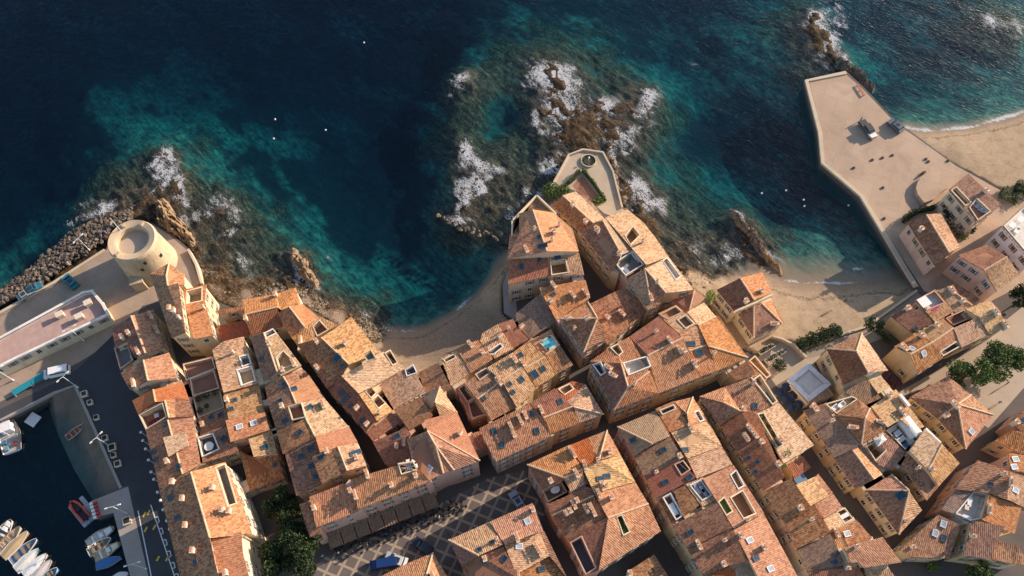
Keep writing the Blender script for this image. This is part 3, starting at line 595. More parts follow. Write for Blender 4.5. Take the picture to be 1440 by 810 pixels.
def H(label, z, faces, wall='cream', holes=(), ch=(), sk=(), win=True, base=.2, cat='house', rims=(), name='house'):
    """faces: (colour, [(x, y, dz), ...]) read in the current tile; the roof outline stands on walls down to the ground."""
    V = []; keys = []; F = []
    for col, pts in faces:
        f = []
        for p in pts:
            a = tp(p[0], p[1])
            for i, k in enumerate(keys):
                if math.hypot(a[0] - k[0], a[1] - k[1]) < 1.3: f.append(i); break
            else:
                keys.append(a); V.append(P(a[0], a[1], z + (p[2] * (1.2 if p[2] > 0 else 1.0) if len(p) > 2 else 0))); f.append(len(V) - 1)
        g = []
        for i in f:
            if not g or g[-1] != i: g.append(i)
        if g[0] == g[-1]: g.pop()
        if area2([V[i] for i in g]) < 0: g = g[::-1]
        F.append((col, g))
    cx = sum(v.x for v in V) / len(V); cy = sum(v.y for v in V) / len(V)
    root = thing(name, label, cat, (cx, cy, 2.0))
    org = Vector((cx, cy, 2.0))
    # ---- walls from boundary loops, set in a little under the roof edge
    ed = {}
    for _, g in F:
        for i in range(len(g)): ed[(g[i], g[(i + 1) % len(g)])] = 1
    bnd = [e for e in ed if (e[1], e[0]) not in ed]
    nx = {}; pv = {}
    for a, c in bnd: nx.setdefault(a, []).append(c); pv.setdefault(c, []).append(a)
    ins = {}
    for i in range(len(V)):
        ins[i] = V[i].copy()
        if len(nx.get(i, ())) == 1 and len(pv.get(i, ())) == 1:
            a = V[i] - V[pv[i][0]]; c = V[nx[i][0]] - V[i]; a.z = 0; c.z = 0
            if a.length > .01 and c.length > .01:
                a.normalize(); c.normalize(); n1 = Vector((-a.y, a.x, 0)); n2 = Vector((-c.y, c.x, 0)); m = n1 + n2
                if m.length > .3:
                    k = .22 / max(.4, m.normalized().dot(n1)); ins[i] = V[i] + m.normalized() * k
    wv = []; wf = []; edges_w = []
    for a, c in bnd:
        A, C = ins[a], ins[c]; n = len(wv)
        wv += [(A.x, A.y, base), (C.x, C.y, base), (C.x, C.y, C.z - .08), (A.x, A.y, A.z - .08)]; wf.append((n, n + 1, n + 2, n + 3))
        edges_w.append((Vector((A.x, A.y, A.z)), Vector((C.x, C.y, C.z))))
    mesh_obj('wall', wv, wf, wall_mat(wall), root, org)
    # ---- holes for roof terraces
    HW = []
    for h in holes:
        pts = [tp(*q) for q in h['p']]; hcx = sum(p[0] for p in pts) / len(pts); hcy = sum(p[1] for p in pts) / len(pts)
        best = None
        for col, g in F:
            if inpoly(hcx, hcy, [keys[i] for i in g]): best = g; break
        if best is None: best = F[0][1]
        nrm = Vector((0, 0, 0))
        for i in range(len(best)):
            a, c = V[best[i]], V[best[(i + 1) % len(best)]]
            nrm += Vector(((a.y - c.y) * (a.z + c.z), (a.z - c.z) * (a.x + c.x), (a.x - c.x) * (a.y + c.y)))
        nrm.normalize(); p0 = sum((V[i] for i in best), Vector()) / len(best)
        hw = []
        for p in pts:
            d = ray(*p); c0 = Vector((0, 0, CAM_H)); t = (p0 - c0).dot(nrm) / d.dot(nrm); hw.append(c0 + d * t)
        if area2(hw) < 0: hw = hw[::-1]
        HW.append((hw, h))
    # ---- roof faces by colour
    bycol = {}
    pick_v = []; pick_f = []
    for col, g in F:
        pts = [V[i] for i in g]; nrm = Vector((0, 0, 0))
        for i in range(len(pts)):
            a, c = pts[i], pts[(i + 1) % len(pts)]
            nrm += Vector(((a.y - c.y) * (a.z + c.z), (a.z - c.z) * (a.x + c.x), (a.x - c.x) * (a.y + c.y)))
        nrm.normalize()
        if nrm.z < 0: nrm = -nrm
        p0 = sum(pts, Vector()) / len(pts)
        polys = []
        if HW:
            vs2 = [Vector((p.x, p.y)) for p in pts]; es = [(i, (i + 1) % len(pts)) for i in range(len(pts))]
            for hw, _ in HW:
                n = len(vs2); vs2 += [Vector((p.x, p.y)) for p in hw]; es += [(n + i, n + (i + 1) % len(hw)) for i in range(len(hw))]
            ov, oe, of, _, _, _ = delaunay_2d_cdt(vs2, es, [], 0, 1e-4)
            for t in of:
                mx = sum(ov[i].x for i in t) / len(t); my = sum(ov[i].y for i in t) / len(t)
                if inpoly(mx, my, pts) and not any(inpoly(mx, my, hw) for hw, _ in HW):
                    q = []
                    for i in t:
                        zz = None
                        for p in pts:
                            if (p.x - ov[i].x) ** 2 + (p.y - ov[i].y) ** 2 < 1e-4: zz = p.z
                        if zz is None: zz = p0.z - (nrm.x * (ov[i].x - p0.x) + nrm.y * (ov[i].y - p0.y)) / nrm.z
                        q.append(Vector((ov[i].x, ov[i].y, zz)))
                    polys.append(q)
        else: polys = [pts]
        # uv frame: v down the slope, u across
        dn = Vector((nrm.x, nrm.y, 0))
        if dn.length < .03: e = pts[1] - pts[0]; dn = Vector((-e.y, e.x, 0))
        dn.normalize(); vax = (dn - nrm * dn.dot(nrm)).normalized(); uax = nrm.cross(vax)
        bycol.setdefault(col, []).append((polys, uax, vax, nrm))
        for q in polys:
            n = len(pick_v); pick_v += q; pick_f.append(tuple(range(n, n + len(q))))
    for col, lst in bycol.items():
        vs = []; fs = []; uvs = []; vk = {}
        def vid(p):
            k = (round(p.x, 3), round(p.y, 3), round(p.z, 3))
            if k not in vk: vk[k] = len(vs); vs.append(p)
            return vk[k]
        for polys, uax, vax, nrm in lst:
            for q in polys:
                fs.append(tuple(vid(p) for p in q)); uvs.append([(p.dot(uax), p.dot(vax)) for p in q])
        e2 = {}
        for f in fs:
            for i in range(len(f)): e2[(f[i], f[(i + 1) % len(f)])] = 1
        top = len(vs); low = [p - Vector((0, 0, .22)) for p in vs]
        sides = [(c, a, a + top, c + top) for a, c in e2 if (c, a) not in e2]
        sv = vs + low; suv = []
        for s_ in sides: suv.append([(sv[i].dot(lst[0][1]), sv[i].dot(lst[0][2])) for i in s_])
        under = [tuple(i + top for i in f[::-1]) for f in fs]
        mesh_obj('roof', sv, fs + sides + under, roof_mat(col), root, org, uv=uvs + suv + [[(0, 0)] * len(f) for f in under])
    geo_add(pick_v, pick_f)
    # ---- ridge and hip tiles where two faces meet in a convex fold
    rb = MB()
    seen = set()
    for ci, (ca, ga) in enumerate(F):
        for i in range(len(ga)):
            a, c = ga[i], ga[(i + 1) % len(ga)]
            if (c, a) in ed and (c, a) not in seen:
                seen.add((a, c))
                for cb, gb in F:
                    if gb is not ga and c in gb and a in gb:
                        ma = sum((V[k] for k in ga), Vector()) / len(ga); mb = sum((V[k] for k in gb), Vector()) / len(gb); me_ = (V[a] + V[c]) / 2
                        if me_.z > (ma.z + mb.z) / 2 + .05:
                            rb.tube([V[a] + Vector((0, 0, .02)), V[c] + Vector((0, 0, .02))], [.17, .17], 6)
                        break
    if rb.v: mesh_obj('ridge_tiles', rb.v, rb.f, M_MORTAR, root, org)
    # ---- terraces
    for hw, h in HW:
        zmin = min(p.z for p in hw) - h.get('d', 1.2); n = len(hw)
        fl = [Vector((p.x, p.y, zmin)) for p in hw]
        fo_ = mesh_obj('terrace_floor', fl, [tuple(range(n))], floor_mat(h.get('f', 'red')), root, org)
        geo_add(fl, [tuple(range(n))])
        rv = []; rf = []; ri = h.get('r', .28)
        cxh = sum(p.x for p in hw) / n; cyh = sum(p.y for p in hw) / n
        for i in range(n):
            a, c = hw[i], hw[(i + 1) % n]; d = c - a; d.z = 0; d.normalize(); nn = Vector((d.y, -d.x, 0)) * h.get('t', .26)
            a2 = a - d * .0; k = len(rv); t0 = a.z + ri; t1 = c.z + ri
            e = d * h.get('t', .26)
            rv += [(a.x, a.y, zmin - .02), (c.x, c.y, zmin - .02), (c.x, c.y, t1), (a.x, a.y, t0), (a.x + nn.x - e.x, a.y + nn.y - e.y, t0 - .5), (c.x + nn.x + e.x, c.y + nn.y + e.y, t1 - .5), (c.x + nn.x + e.x, c.y + nn.y + e.y, t1 - .001 * i), (a.x + nn.x - e.x, a.y + nn.y - e.y, t0 - .001 * i)]
            rf += [(k + 1, k, k + 3, k + 2), (k + 3, k + 7, k + 6, k + 2), (k + 4, k + 5, k + 6, k + 7)]
        mesh_obj('parapet', rv, rf, wall_mat(h.get('w', 'cream')), root, org)
    e0 = V[F[0][1][1]] - V[F[0][1][0]]
    HOUSES.append(dict(polys=[[(V[i].x, V[i].y) for i in g] for _, g in F], eave=min(v.z for v in V), root=root, org=org, edges=edges_w, bvh=BVHTree.FromPolygons(pick_v, pick_f), ang=math.atan2(e0.y, e0.x), win=win, wall=wall))
    hd = HOUSES[-1]
    for c in ch: add_chimney(hd, c)
    for s_ in sk: add_skylight(hd, s_)
    for pl in rims:                          # free-standing parapet strips (x, y, z)
        b_ = MB(); pw = [P(*tp(q[0], q[1]), q[2]) for q in pl]
        for a, c in zip(pw, pw[1:]):
            d = c - a; m_ = (a + c) / 2; hgt = 1.0
            b_.box((m_.x - org.x, m_.y - org.y, m_.z - .45 - org.z), (math.hypot(d.x, d.y) + .25, .3, hgt), math.atan2(d.y, d.x))
        b_.build('parapet', wall_mat('cream'), root)
    return root
def hole(p, d=1.2, f='red', w='cream', r=.14, t=.20): return dict(p=p, d=d, f=f, w=w, r=r, t=t)
def roof_hit(hd, x, y):
    a = tp(x, y); return hd['bvh'].ray_cast(Vector((0, 0, CAM_H)), ray(*a))[:2]
def add_chimney(hd, c):
    loc, n = roof_hit(hd, c[0], c[1])
    if loc is None: print('no roof under chimney', hd['root']['label'], c); return
    k = c[2] if len(c) > 2 else 0
    a = data_obj('chimney', CHM[k][0], hd['root'], loc - hd['org'], (0, 0, hd['ang']))
    data_obj('chimney_cap', CHM[k][1], a)
def add_skylight(hd, c):
    loc, n = roof_hit(hd, c[0], c[1])
    if loc is None: print('no roof under skylight', hd['root']['label'], c); return
    if n.z < 0: n = -n
    k = c[2] if len(c) > 2 else 'b'
    dn = Vector((n.x, n.y, 0))
    if dn.length < .04: dn = Vector((math.cos(hd['ang']), math.sin(hd['ang']), 0))
    v = (dn - n * dn.dot(n)).normalized(); u = v.cross(n)
    m = Matrix((u, v, n)).transposed().to_4x4(); m.translation = loc + n * .03 - hd['org']
    a = data_obj('skylight', SKM[k][0], hd['root'], mat4=m); data_obj('pane', SKM[k][1], a)
def add_windows():
    bv = []; bf = []
    for h in HOUSES:
        for A, C in h['edges']:
            n = len(bv); bv += [Vector((A.x, A.y, 0)), Vector((C.x, C.y, 0)), C, A]; bf.append((n, n + 1, n + 2, n + 3))
    n = len(bv); bv += GEO_V; bf += [tuple(i + n for i in f) for f in GEO_F]
    bvh = BVHTree.FromPolygons(bv, bf); eye = Vector((0, 0, CAM_H)); cnt = 0
    for hi, h in enumerate(HOUSES):
        if not h['win']: continue
        rnd = random.Random(hi); st = WNM[rnd.choice([0, 0, 1, 2])]; k = 0
        for A, C in h['edges']:
            d = C - A; L = math.hypot(d.x, d.y)
            if L < 2.4: continue
            t = Vector((d.x, d.y, 0)).normalized(); out = Vector((t.y, -t.x, 0))
            if out.dot(eye - A) < 0: continue
            nc = max(1, int(L / 2.5)); top = min(A.z, C.z) - 1.55; row = 0
            while top - row * 2.9 > 3.0 and row < 5:
                for c in range(nc):
                    if rnd.random() < .07: continue
                    zz = top - row * 2.9
                    p = A + t * (L * (c + .5) / nc); p = Vector((p.x, p.y, zz)); q = p + out * .25
                    ok = 0
                    for dz in (-.55, .55):
                        e = q + Vector((0, 0, dz)); dr = e - eye; hit = bvh.ray_cast(eye, dr.normalized(), dr.length - .05)
                        ok += hit[0] is None
                    if not ok: continue
                    wo_ = data_obj('window', st[0], h['root'], p - h['org'] + out * .02, (0, 0, math.atan2(-out.x, out.y)))
                    wo_.scale = (.85, .85, .85); data_obj('pane', st[1], wo_)
                    if rnd.random() < .8:
                        for sx in (-1, 1): data_obj('shutter', st[2], wo_, (sx * .82, 0, 0))
                    cnt += 1
                row += 1
    print('windows', cnt)

def add_gap_fillers():
    """hidden filler added in the gaps between houses to block leaking sun"""
    for h in HOUSES:
        xs = [p[0] for q in h['polys'] for p in q]; ys = [p[1] for q in h['polys'] for p in q]; h['bb'] = (min(xs) - 1.5, max(xs) + 1.5, min(ys) - 1.5, max(ys) + 1.5)
    for h in HOUSES:
        b = MB()
        for A, C in h['edges']:
            d = C - A; d.z = 0; L = d.length
            if L < .5: continue
            t = d.normalized(); out = Vector((t.y, -t.x, 0)); n = max(1, int(L / 1.0))
            for i in range(n):
                m = A + (C - A) * ((i + .5) / n)
                for dist in (.35, .8, 1.3):
                    q = m + out * dist; e = None
                    for g in HOUSES:
                        if g is h or not (g['bb'][0] < q.x < g['bb'][1] and g['bb'][2] < q.y < g['bb'][3]): continue
                        if any(inpoly(q.x, q.y, pl) for pl in g['polys']): e = g['eave']; break
                    if e is not None:
                        top = min(m.z, e) - .3; c = m + out * (dist + .1) / 2
                        b.box((c.x, c.y, (top + .5) / 2), (L / n + .05, dist + .1, top - .5), math.atan2(t.y, t.x)); break
        if b.v: mesh_obj('party_wall', b.v, b.f, wall_mat(h['wall']), h['root'], h['org'])
# ================================================================ HOUSES: the old town, block by block; many slopes away from the sun get darker colours as painted shade
# --- by the round tower
T(150, 365)
H('tall yellow house with long dark roof beside the round tower', 12.0, [('brown', [(365,120,0),(503,140,1.5),(515,222,1.5),(605,197,1.8),(665,612,1.8),(545,662,0)]), ('orange', [(365,120,0),(525,30,0),(503,140,1.5)]), ('orange', [(525,30,0),(655,125,.2),(655,213,.3),(515,222,1.5),(503,140,1.5)])], 'yellow', ch=[(540,420),(575,440),(620,500,1)])
H('yellow house with orange roof and sunken patio, joined to the tall yellow house', 10.6, [('orange', [(662,382,.5),(828,345,0),(900,640,0),(735,672,.5)]), ('orange', [(652,250,.5),(840,212,0),(828,345,0),(662,382,.5)])], 'yellow', holes=[hole([(680,268),(800,238),(798,345),(676,368)], 1.8, 'tan', 'cream', .05)], ch=[(825,415,1)])
H('narrow orange lean-to roof above a cream wall near the tower', 9.0, [('orange', [(920,432,.2),(1150,392,.2),(1168,425,0),(945,460,0)])], 'cream')
H('low dark red roof tucked below the cream wall', 6.8, [('redflat', [(935,560,.2),(1165,512,.5),(1208,632,.3),(960,690,0)])], 'ochre')
T(340, 395)
H('long orange tiled house on the shingle shore with a cream gable end', 8.2, [('orange', [(5,160,0),(285,110,0),(300,222,1.3),(25,285,1.3)]), ('orange', [(285,110,0),(455,55,0),(487,190,.5),(335,245,1.2),(300,222,1.3)]), ('maroon', [(25,285,1.3),(300,222,1.3),(345,385,0),(75,455,0)])], 'cream', ch=[(290,125),(40,325)])
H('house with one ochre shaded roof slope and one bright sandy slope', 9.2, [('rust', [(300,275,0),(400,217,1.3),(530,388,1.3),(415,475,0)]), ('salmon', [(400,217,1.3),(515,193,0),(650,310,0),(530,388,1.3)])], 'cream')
H('sandy roof with a square sunken patio above the shore', 9.0, [('tan', [(415,475,0),(530,390,.6),(655,298,.5),(822,375,.2),(735,415,.3),(560,525,0),(465,532,0)])], 'cream', holes=[hole([(605,385),(655,338),(725,412),(640,460)], 1.4, 'red')], ch=[(500,510,2),(600,515)])
H('wide house with pale orange sea slope and a brown street slope', 10.4, [('brown', [(465,535,0),(670,478,1.6),(905,705,1.6),(840,800,.9),(720,910,0)]), ('tan', [(670,478,1.6),(825,375,.6),(925,300,0),(1158,605,0),(905,705,1.6)])], 'cream', holes=[hole([(1045,640),(1090,590),(1125,650),(1065,670)], .6, 'tan')], ch=[(875,535),(635,520),(640,740)], sk=[(805,650,'L'),(850,715,'s')])
H('broad pale sandy roof with a narrow slit terrace by the beach', 10.6, [('pale', [(840,800,1.6),(1130,640,.9),(1195,597,.4),(1378,737,0),(1085,900,.8),(985,948,1.4)])], 'ochre', holes=[hole([(1215,610),(1252,592),(1310,690),(1275,705)], 1.4, 'brown')])
T(340, 515)
H('dark purple-brown roof with blue skylights along the long alley', 10.0, [('maroon', [(842,82,1.4),(985,230,1.4),(1130,458,1.4),(1048,545,0),(720,190,0)])], 'beige', ch=[(975,360),(1060,495),(1110,485,1)], sk=[(840,222),(868,280,'n'),(915,335,'s'),(1018,462)])
H('pale roof holding two small square patios', 10.2, [('tan', [(985,230,1.2),(1085,160,.6),(1275,375,0),(1140,458,1.2)])], 'cream', holes=[hole([(1045,205),(1085,172),(1130,225),(1092,262)], 1.2), hole([(1105,285),(1150,250),(1208,312),(1155,350)], 1.2)], ch=[(1165,400,1)])
H('shaded maroon roof squeezed behind the two-patio roof', 8.8, [('maroon', [(1045,548,0),(1255,385,.5),(1345,465,.5),(1105,632,0)])], 'rose')
T(520, 480)
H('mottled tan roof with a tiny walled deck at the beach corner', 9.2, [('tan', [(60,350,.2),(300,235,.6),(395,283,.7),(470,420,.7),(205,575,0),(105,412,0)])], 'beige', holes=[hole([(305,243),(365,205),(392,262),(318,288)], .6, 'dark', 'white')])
H('red speckled orange roof in the middle of the block above the mansion', 10.0, [('orange', [(205,580,0),(415,470,.8),(535,625,.8),(335,752,0)])], 'rose', ch=[(250,650,2),(515,590)])
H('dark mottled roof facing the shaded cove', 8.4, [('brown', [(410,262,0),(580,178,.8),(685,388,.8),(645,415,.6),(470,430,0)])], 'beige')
H('sandy roof with a slanting ridge pointing at the cove', 10.2, [('tan', [(430,455,0),(592,380,1.3),(550,515,1.5),(505,570,.3)]), ('pale', [(592,380,1.3),(742,600,0),(590,627,.3),(550,515,1.5)])], 'cream', ch=[(560,590,1)])
T(560, 560)
H('pink mansion with salmon hipped roofs above the patterned square', 13.0, [('salmon', [(220,182,.6),(495,115,0),(690,528,0),(245,275,1.5)]), ('orange', [(245,275,1.5),(690,528,0),(470,607,0),(320,405,1.65)]), ('salmon', [(320,405,1.65),(470,607,0),(380,632,0)]), ('orange', [(75,345,.3),(245,275,1.5),(320,405,1.65),(380,632,0),(165,745,0)])], 'pink', ch=[(525,300)], sk=[(170,415,'L'),(485,505),(262,595,'w')])
T(400, 600)
H('long orange roofed building lining the square with a café awning front', 12.8, [('orange', [(555,445,1.0),(940,330,1.3),(1150,370,1.3),(1232,465,0),(620,697,0)])], 'pink', holes=[hole([(965,318),(1085,300),(1110,358),(992,395)], 1.2, 'brown')], ch=[(700,405,2),(905,500),(1110,420),(600,580,2)])
H('two-tone ochre roof at the tree end of the building on the square', 12.2, [('orange', [(210,590,.6),(500,480,.9),(555,520,.9),(622,715,0),(268,850,0)])], 'pink', ch=[(300,550,2),(255,690),(560,545)])
H('dark mottled end roof with white balcony windows above the big trees', 11.4, [('brown', [(125,655,0),(205,628,.5),(312,890,.3),(215,935,0)])], 'pink')
H('maroon roof with a blue skylight beside the dark alley mouth', 9.8, [('maroon', [(745,130,0),(1020,10,.7),(1068,60,.8),(1035,110,.8),(1100,300,.5),(850,320,0)])], 'rose', ch=[(950,170),(1010,130,2)], sk=[(950,80)])
H('ochre gable roof with pale ridge line ending at the alley', 12.0, [('rust', [(230,255,0),(450,168,.9),(530,372,.9),(315,482,0)]), ('tan', [(450,168,.9),(610,135,0),(692,328,0),(530,372,.9)])], 'ochre', ch=[(360,215),(610,265)], sk=[(310,262),(600,220,'n')])
H('dark roof crossed by pale pipes, below the white parapet', 10.2, [('brown', [(5,235,0),(270,110,.8),(300,225,.8),(315,485,.8),(100,585,0)])], 'beige', sk=[(220,185),(145,250),(230,330),(270,420)])
T(340, 515)
H('smooth salmon roof stepping down to the long alley', 11.6, [('salmon', [(620,592,.7),(905,512,0),(978,640,0),(660,727,.7)])], 'cream', ch=[(720,720)])
# --- row between the two alleys
T(340, 395)
H('house with pale tiled centre, white water tank and a cut-in patio', 10.6, [('brown', [(72,472,0),(185,437,1),(300,770,1),(185,850,0)]), ('pale', [(185,437,1),(265,400,.6),(505,715,.6),(330,800,1),(300,770,1)])], 'cream', holes=[hole([(295,650),(350,595),(452,695),(322,742)], 1.3, 'tan'), hole([(195,445),(262,412),(285,440),(205,480)], .8, 'grey', 'white')], ch=[(235,540),(440,700,2),(350,760)], sk=[(165,655,'s')])
T(340, 515)
H('orange brown roof strip with one blue skylight on the narrow alley', 10.2, [('rust', [(190,150,0),(350,88,1),(400,168,1),(215,268,0)]), ('orange', [(350,88,1),(515,25,.4),(565,70,.2),(400,168,1)])], 'cream', ch=[(250,90)], sk=[(355,155)])
H('house with salmon street slope and purple slope with two skylights', 10.5, [('brown', [(210,275,0),(400,172,1),(458,314,1),(400,345,.9),(440,482,.8),(295,548,0)]), ('salmon', [(400,172,1),(565,72,.2),(695,262,0),(458,314,1)])], 'cream', ch=[(345,345)], sk=[(325,295),(365,460),(440,190)])
H('pale sandy roof with a small walled deck and a pale chimney block', 10.8, [('brown', [(295,550,0),(440,482,.9),(540,440,1),(620,594,1),(345,740,0)]), ('pale', [(455,318,.9),(692,264,0),(905,514,0),(620,594,1),(540,440,1)])], 'cream', holes=[hole([(400,345),(500,312),(530,425),(432,448)], .9, 'red')], ch=[(690,330,2),(530,430)], sk=[(490,560),(570,345)])
# --- harbour front column
T(150, 365)
H('harbour front house with dark west roof and sunny east roof', 9.4, [('orange', [(205,475,1.3),(395,422,0),(482,745,0),(325,790,1.3)]), ('maroon', [(45,585,0),(205,475,1.3),(325,790,1.3),(235,830,.9),(170,690,.7),(70,740,.2)])], 'cream', ch=[(195,630),(140,665),(380,480,2),(270,780,2),(430,600,2)])
T(150, 490)
H('flat grey roof deck at the harbour corner', 8.4, [('grey', [(62,-8,0),(172,-58,0),(232,105,0),(115,187,0)])], 'beige', holes=[hole([(75,0),(165,-42),(215,95),(120,165)], .5, 'grey', 'pink')], ch=[])
H('gable house with speckled sunny slope, dark slope and white chimneys', 10.0, [('brown', [(115,205,0),(310,98,1),(348,272,1),(195,350,0)]), ('orange', [(310,98,1),(525,35,0),(590,250,0),(348,272,1)])], 'beige', ch=[(235,300,2),(235,85,2),(345,40,2)])
H('bright vermilion new tiled roof on the harbour front', 8.4, [('red', [(215,440,0),(392,347,1),(412,452,1),(262,548,0)]), ('red', [(392,347,1),(640,285,0),(690,425,0),(412,452,1)])], 'orangew')
H('house with an open loggia terrace of maroon loungers over the harbour', 9.0, [('maroon', [(262,552,0),(490,437,1),(525,585,1),(330,695,0)]), ('orange', [(490,437,1),(575,420,.4),(580,580,.4),(525,585,1)]), ('brown', [(575,420,.4),(690,425,0),(735,575,0),(580,580,.4)])], 'pink', holes=[hole([(285,565),(470,468),(500,575),(338,675)], 1.3, 'red')])
T(150, 610)
H('brown gabled house with four skylights on the harbour street', 9.4, [('brown', [(330,-25,0),(515,-115,1),(640,340,1),(445,465,0)]), ('brown', [(515,-115,1),(730,-140,0),(790,262,0),(640,340,1)])], 'beige', ch=[(520,240),(570,410,2)], sk=[(395,155,'s'),(415,220,'s'),(605,280),(500,-90,'s')])
H('pale yellow raised attic roof sitting amid the brown gable', 11.0, [('pale', [(475,32,.2),(660,-15,0),(690,97,0),(520,192,.2)])], 'cream', ch=[(570,180)], win=False)
T(200, 675)
H('very large orange gabled building on the harbour street corner', 12.4, [('rust', [(145,85,0),(410,-68,2.2),(570,490,2.2),(650,850,2.2),(335,870,0)]), ('orange', [(410,-68,2.2),(700,-153,.1),(852,215,0),(925,450,0),(570,490,2.2)])], 'cream', holes=[hole([(622,-100),(695,-128),(790,195),(722,215)], 1.2, 'grey')], ch=[(600,65),(740,265),(350,160),(375,385),(435,598),(680,255),(265,20)], sk=[(240,145),(298,318),(450,690,'s')])
H('striped orange roof with a cream stone side above the dark trees', 13.4, [('orange', [(535,512,.6),(835,432,0),(848,612,0),(540,690,.6)]), ('orange', [(540,690,.6),(848,612,0),(905,830,0),(560,900,.6)])], 'cream', ch=[(710,785)])
# --- middle row left
T(150, 490)
H('two flat red tiled roof terraces with pale parapets in the middle row', 7.6, [('redflat', [(635,128,0),(888,65,0),(965,340,0),(725,405,0)])], 'beige', holes=[hole([(655,140),(885,85),(910,165),(675,262)], .7, 'red'), hole([(712,262),(900,190),(940,330),(735,395)], .7, 'red')])
H('roof garden terrace full of dark shrubs between red roofs', 7.0, [('redflat', [(725,407,0),(965,345,0),(1000,500,0),(770,592,0)])], 'beige', holes=[hole([(740,415),(950,365),(985,495),(780,578)], .8, 'tan')])
H('small shaded brown roof below the roof garden', 7.4, [('brown', [(770,594,0),(1000,502,.4),(1030,605,.4),(985,665,.2),(790,740,0)])], 'ochre', ch=[(820,650)], sk=[(960,560,'s'),(880,580,'s')])
H('speckled tan house holding two white-edged patios on the alley', 9.8, [('tan', [(890,10,.9),(985,-60,.9),(1155,-100,.2),(1285,292,0),(985,372,.9)])], 'cream', holes=[hole([(1105,185),(1218,155),(1248,270),(1140,308)], 1.2, 'tan', 'white'), hole([(1125,72),(1190,58),(1212,125),(1148,148)], 1.2, 'grey', 'white')], ch=[(920,240,2),(1070,40,1)])
H('golden mottled roof above the narrow alley', 9.4, [('tan', [(985,376,.7),(1285,296,0),(1332,535,0),(1030,605,.7)])], 'cream', ch=[(1020,440)], sk=[(1080,435,'s'),(1050,510,'s')])
H('orange roof carrying two white skylights', 10.2, [('orange', [(1003,607,.6),(1332,537,0),(1375,685,0),(1045,790,.6)])], 'rose', ch=[(1300,710)], sk=[(1120,662,'w'),(1240,630,'w')])
T(150, 610)
H('small bright sandy roof with one grey skylight above a pink wall', 9.4, [('pale', [(1190,25,.4),(1390,-35,0),(1435,165,0),(1240,195,.4)])], 'pink', sk=[(1335,112,'b')])
H('house with a white-edged dark roof deck and a round table', 9.0, [('brown', [(765,25,0),(900,-35,.3),(1005,-65,.4),(1050,40,.3),(1115,150,.1),(960,200,0),(812,245,0)])], 'beige', holes=[hole([(780,42),(895,5),(945,128),(815,190)], .7, 'dark', 'white', .35)], sk=[(985,40)])
H('low brown hipped roof in front of the shady garden', 6.2, [('rust', [(1120,142,1.2),(1240,196,1.3),(1435,170,1.3),(1500,380,0),(1205,478,0)])], 'pink', sk=[(1420,260,'s')])
# --- the point
T(690, 260)
H('big beige house with red gabled roof on the headland', 12.4, [('orange', [(240,240,.3),(355,207,1.7),(475,560,1.7),(140,620,0),(160,425,0),(240,400,0)]), ('salmon', [(355,207,1.7),(530,235,.3),(690,370,0),(745,562,0),(475,560,1.7)]), ('grey', [(390,85,-.6),(556,228,-.6),(362,190,-.6),(229,226,-.6),(228,408,-.6),(178,425,-.6),(183,300,-.6)])], 'beige', ch=[(300,555,2),(370,385,1),(535,405),(515,475,1),(575,350,1)], sk=[(440,515,'n'),(410,440,'s')], rims=[[(548,238,12.5),(390,85,12.5),(183,300,12.5),(178,425,12.5)]])
H('lower south wing of the headland house with a covered terrace', 10.6, [('maroon', [(140,640,.9),(480,578,.9),(505,765,0),(150,842,0)]), ('tan', [(480,578,.9),(745,575,.6),(790,758,0),(505,765,0)])], 'beige', holes=[hole([(508,650),(630,632),(652,735),(520,755)], 1.2, 'brown')], ch=[(240,610)], sk=[(260,690,'b'),(410,630,'s'),(560,600,'L')])
H('long lane house with sunny east roof and brown west roof near the garden', 8.8, [('pale', [(608,90,1.1),(715,55,0),(865,155,0),(960,285,0),(865,322,1.1)]), ('brown', [(515,170,0),(608,90,1.1),(865,322,1.1),(745,382,0)])], 'ochre', ch=[(690,175),(800,320)])
H('dark ridged house with shuttered ochre front on the headland lane', 10.2, [('brown', [(745,384,0),(945,300,1.3),(1105,590,1.3),(1030,735,0)]), ('greytan', [(945,300,1.3),(980,285,.8),(1200,550,.3),(1105,590,1.3)])], 'ochre', ch=[(890,380),(905,405,1),(1085,590)])
T(820, 270)
H('pale roof with a square brown patio facing the sea rocks', 10.0, [('pale', [(185,215,1.1),(375,148,.3),(510,258,0),(600,370,0),(722,545,0),(535,615,1.1)])], 'cream', holes=[hole([(358,368),(420,297),(474,365),(400,440)], 1.3, 'brown')], ch=[(500,428,1)])
H('flat roof deck with grey floor, green plants and loungers', 10.3, [('grey', [(248,600,0),(420,488,0),(522,622,0),(355,722,0)])], 'rose', holes=[hole([(275,604),(418,508),(500,615),(360,702)], .6, 'grey', 'white', .4)])
H('pointed sandy roof with a white slit terrace above the east rocks', 10.3, [('pale', [(520,645,1.5),(640,595,.9),(722,548,.3),(935,825,0),(700,852,1.0)]), ('brown', [(520,645,1.5),(700,852,1.0),(660,935,0),(550,998,0),(570,930,.2)]), ('tan', [(360,730,0),(520,645,1.5),(570,930,.2),(550,998,0)])], 'ochre', holes=[hole([(678,582),(706,562),(818,712),(782,735)], 1.0, 'white', 'white')], ch=[(630,585,1),(620,770,1),(570,900,2)])
T(900, 380)
H('small pink-tiled hip roof above the east shore', 7.0, [('salmon', [(240,215,0),(320,125,.4),(460,165,1),(415,340,.4),(350,330,0)]), ('salmon', [(460,165,1),(555,235,0),(420,335,.4)])], 'beige')
T(690, 370)
H('speckled orange roof with two long chimneys below the headland house', 9.0, [('orange', [(410,207,.9),(800,142,.6),(842,290,0),(590,455,0),(550,475,.2)])], 'pink', ch=[(530,195,2),(690,275,2),(800,255,2),(505,330)], sk=[(530,262,'s')])
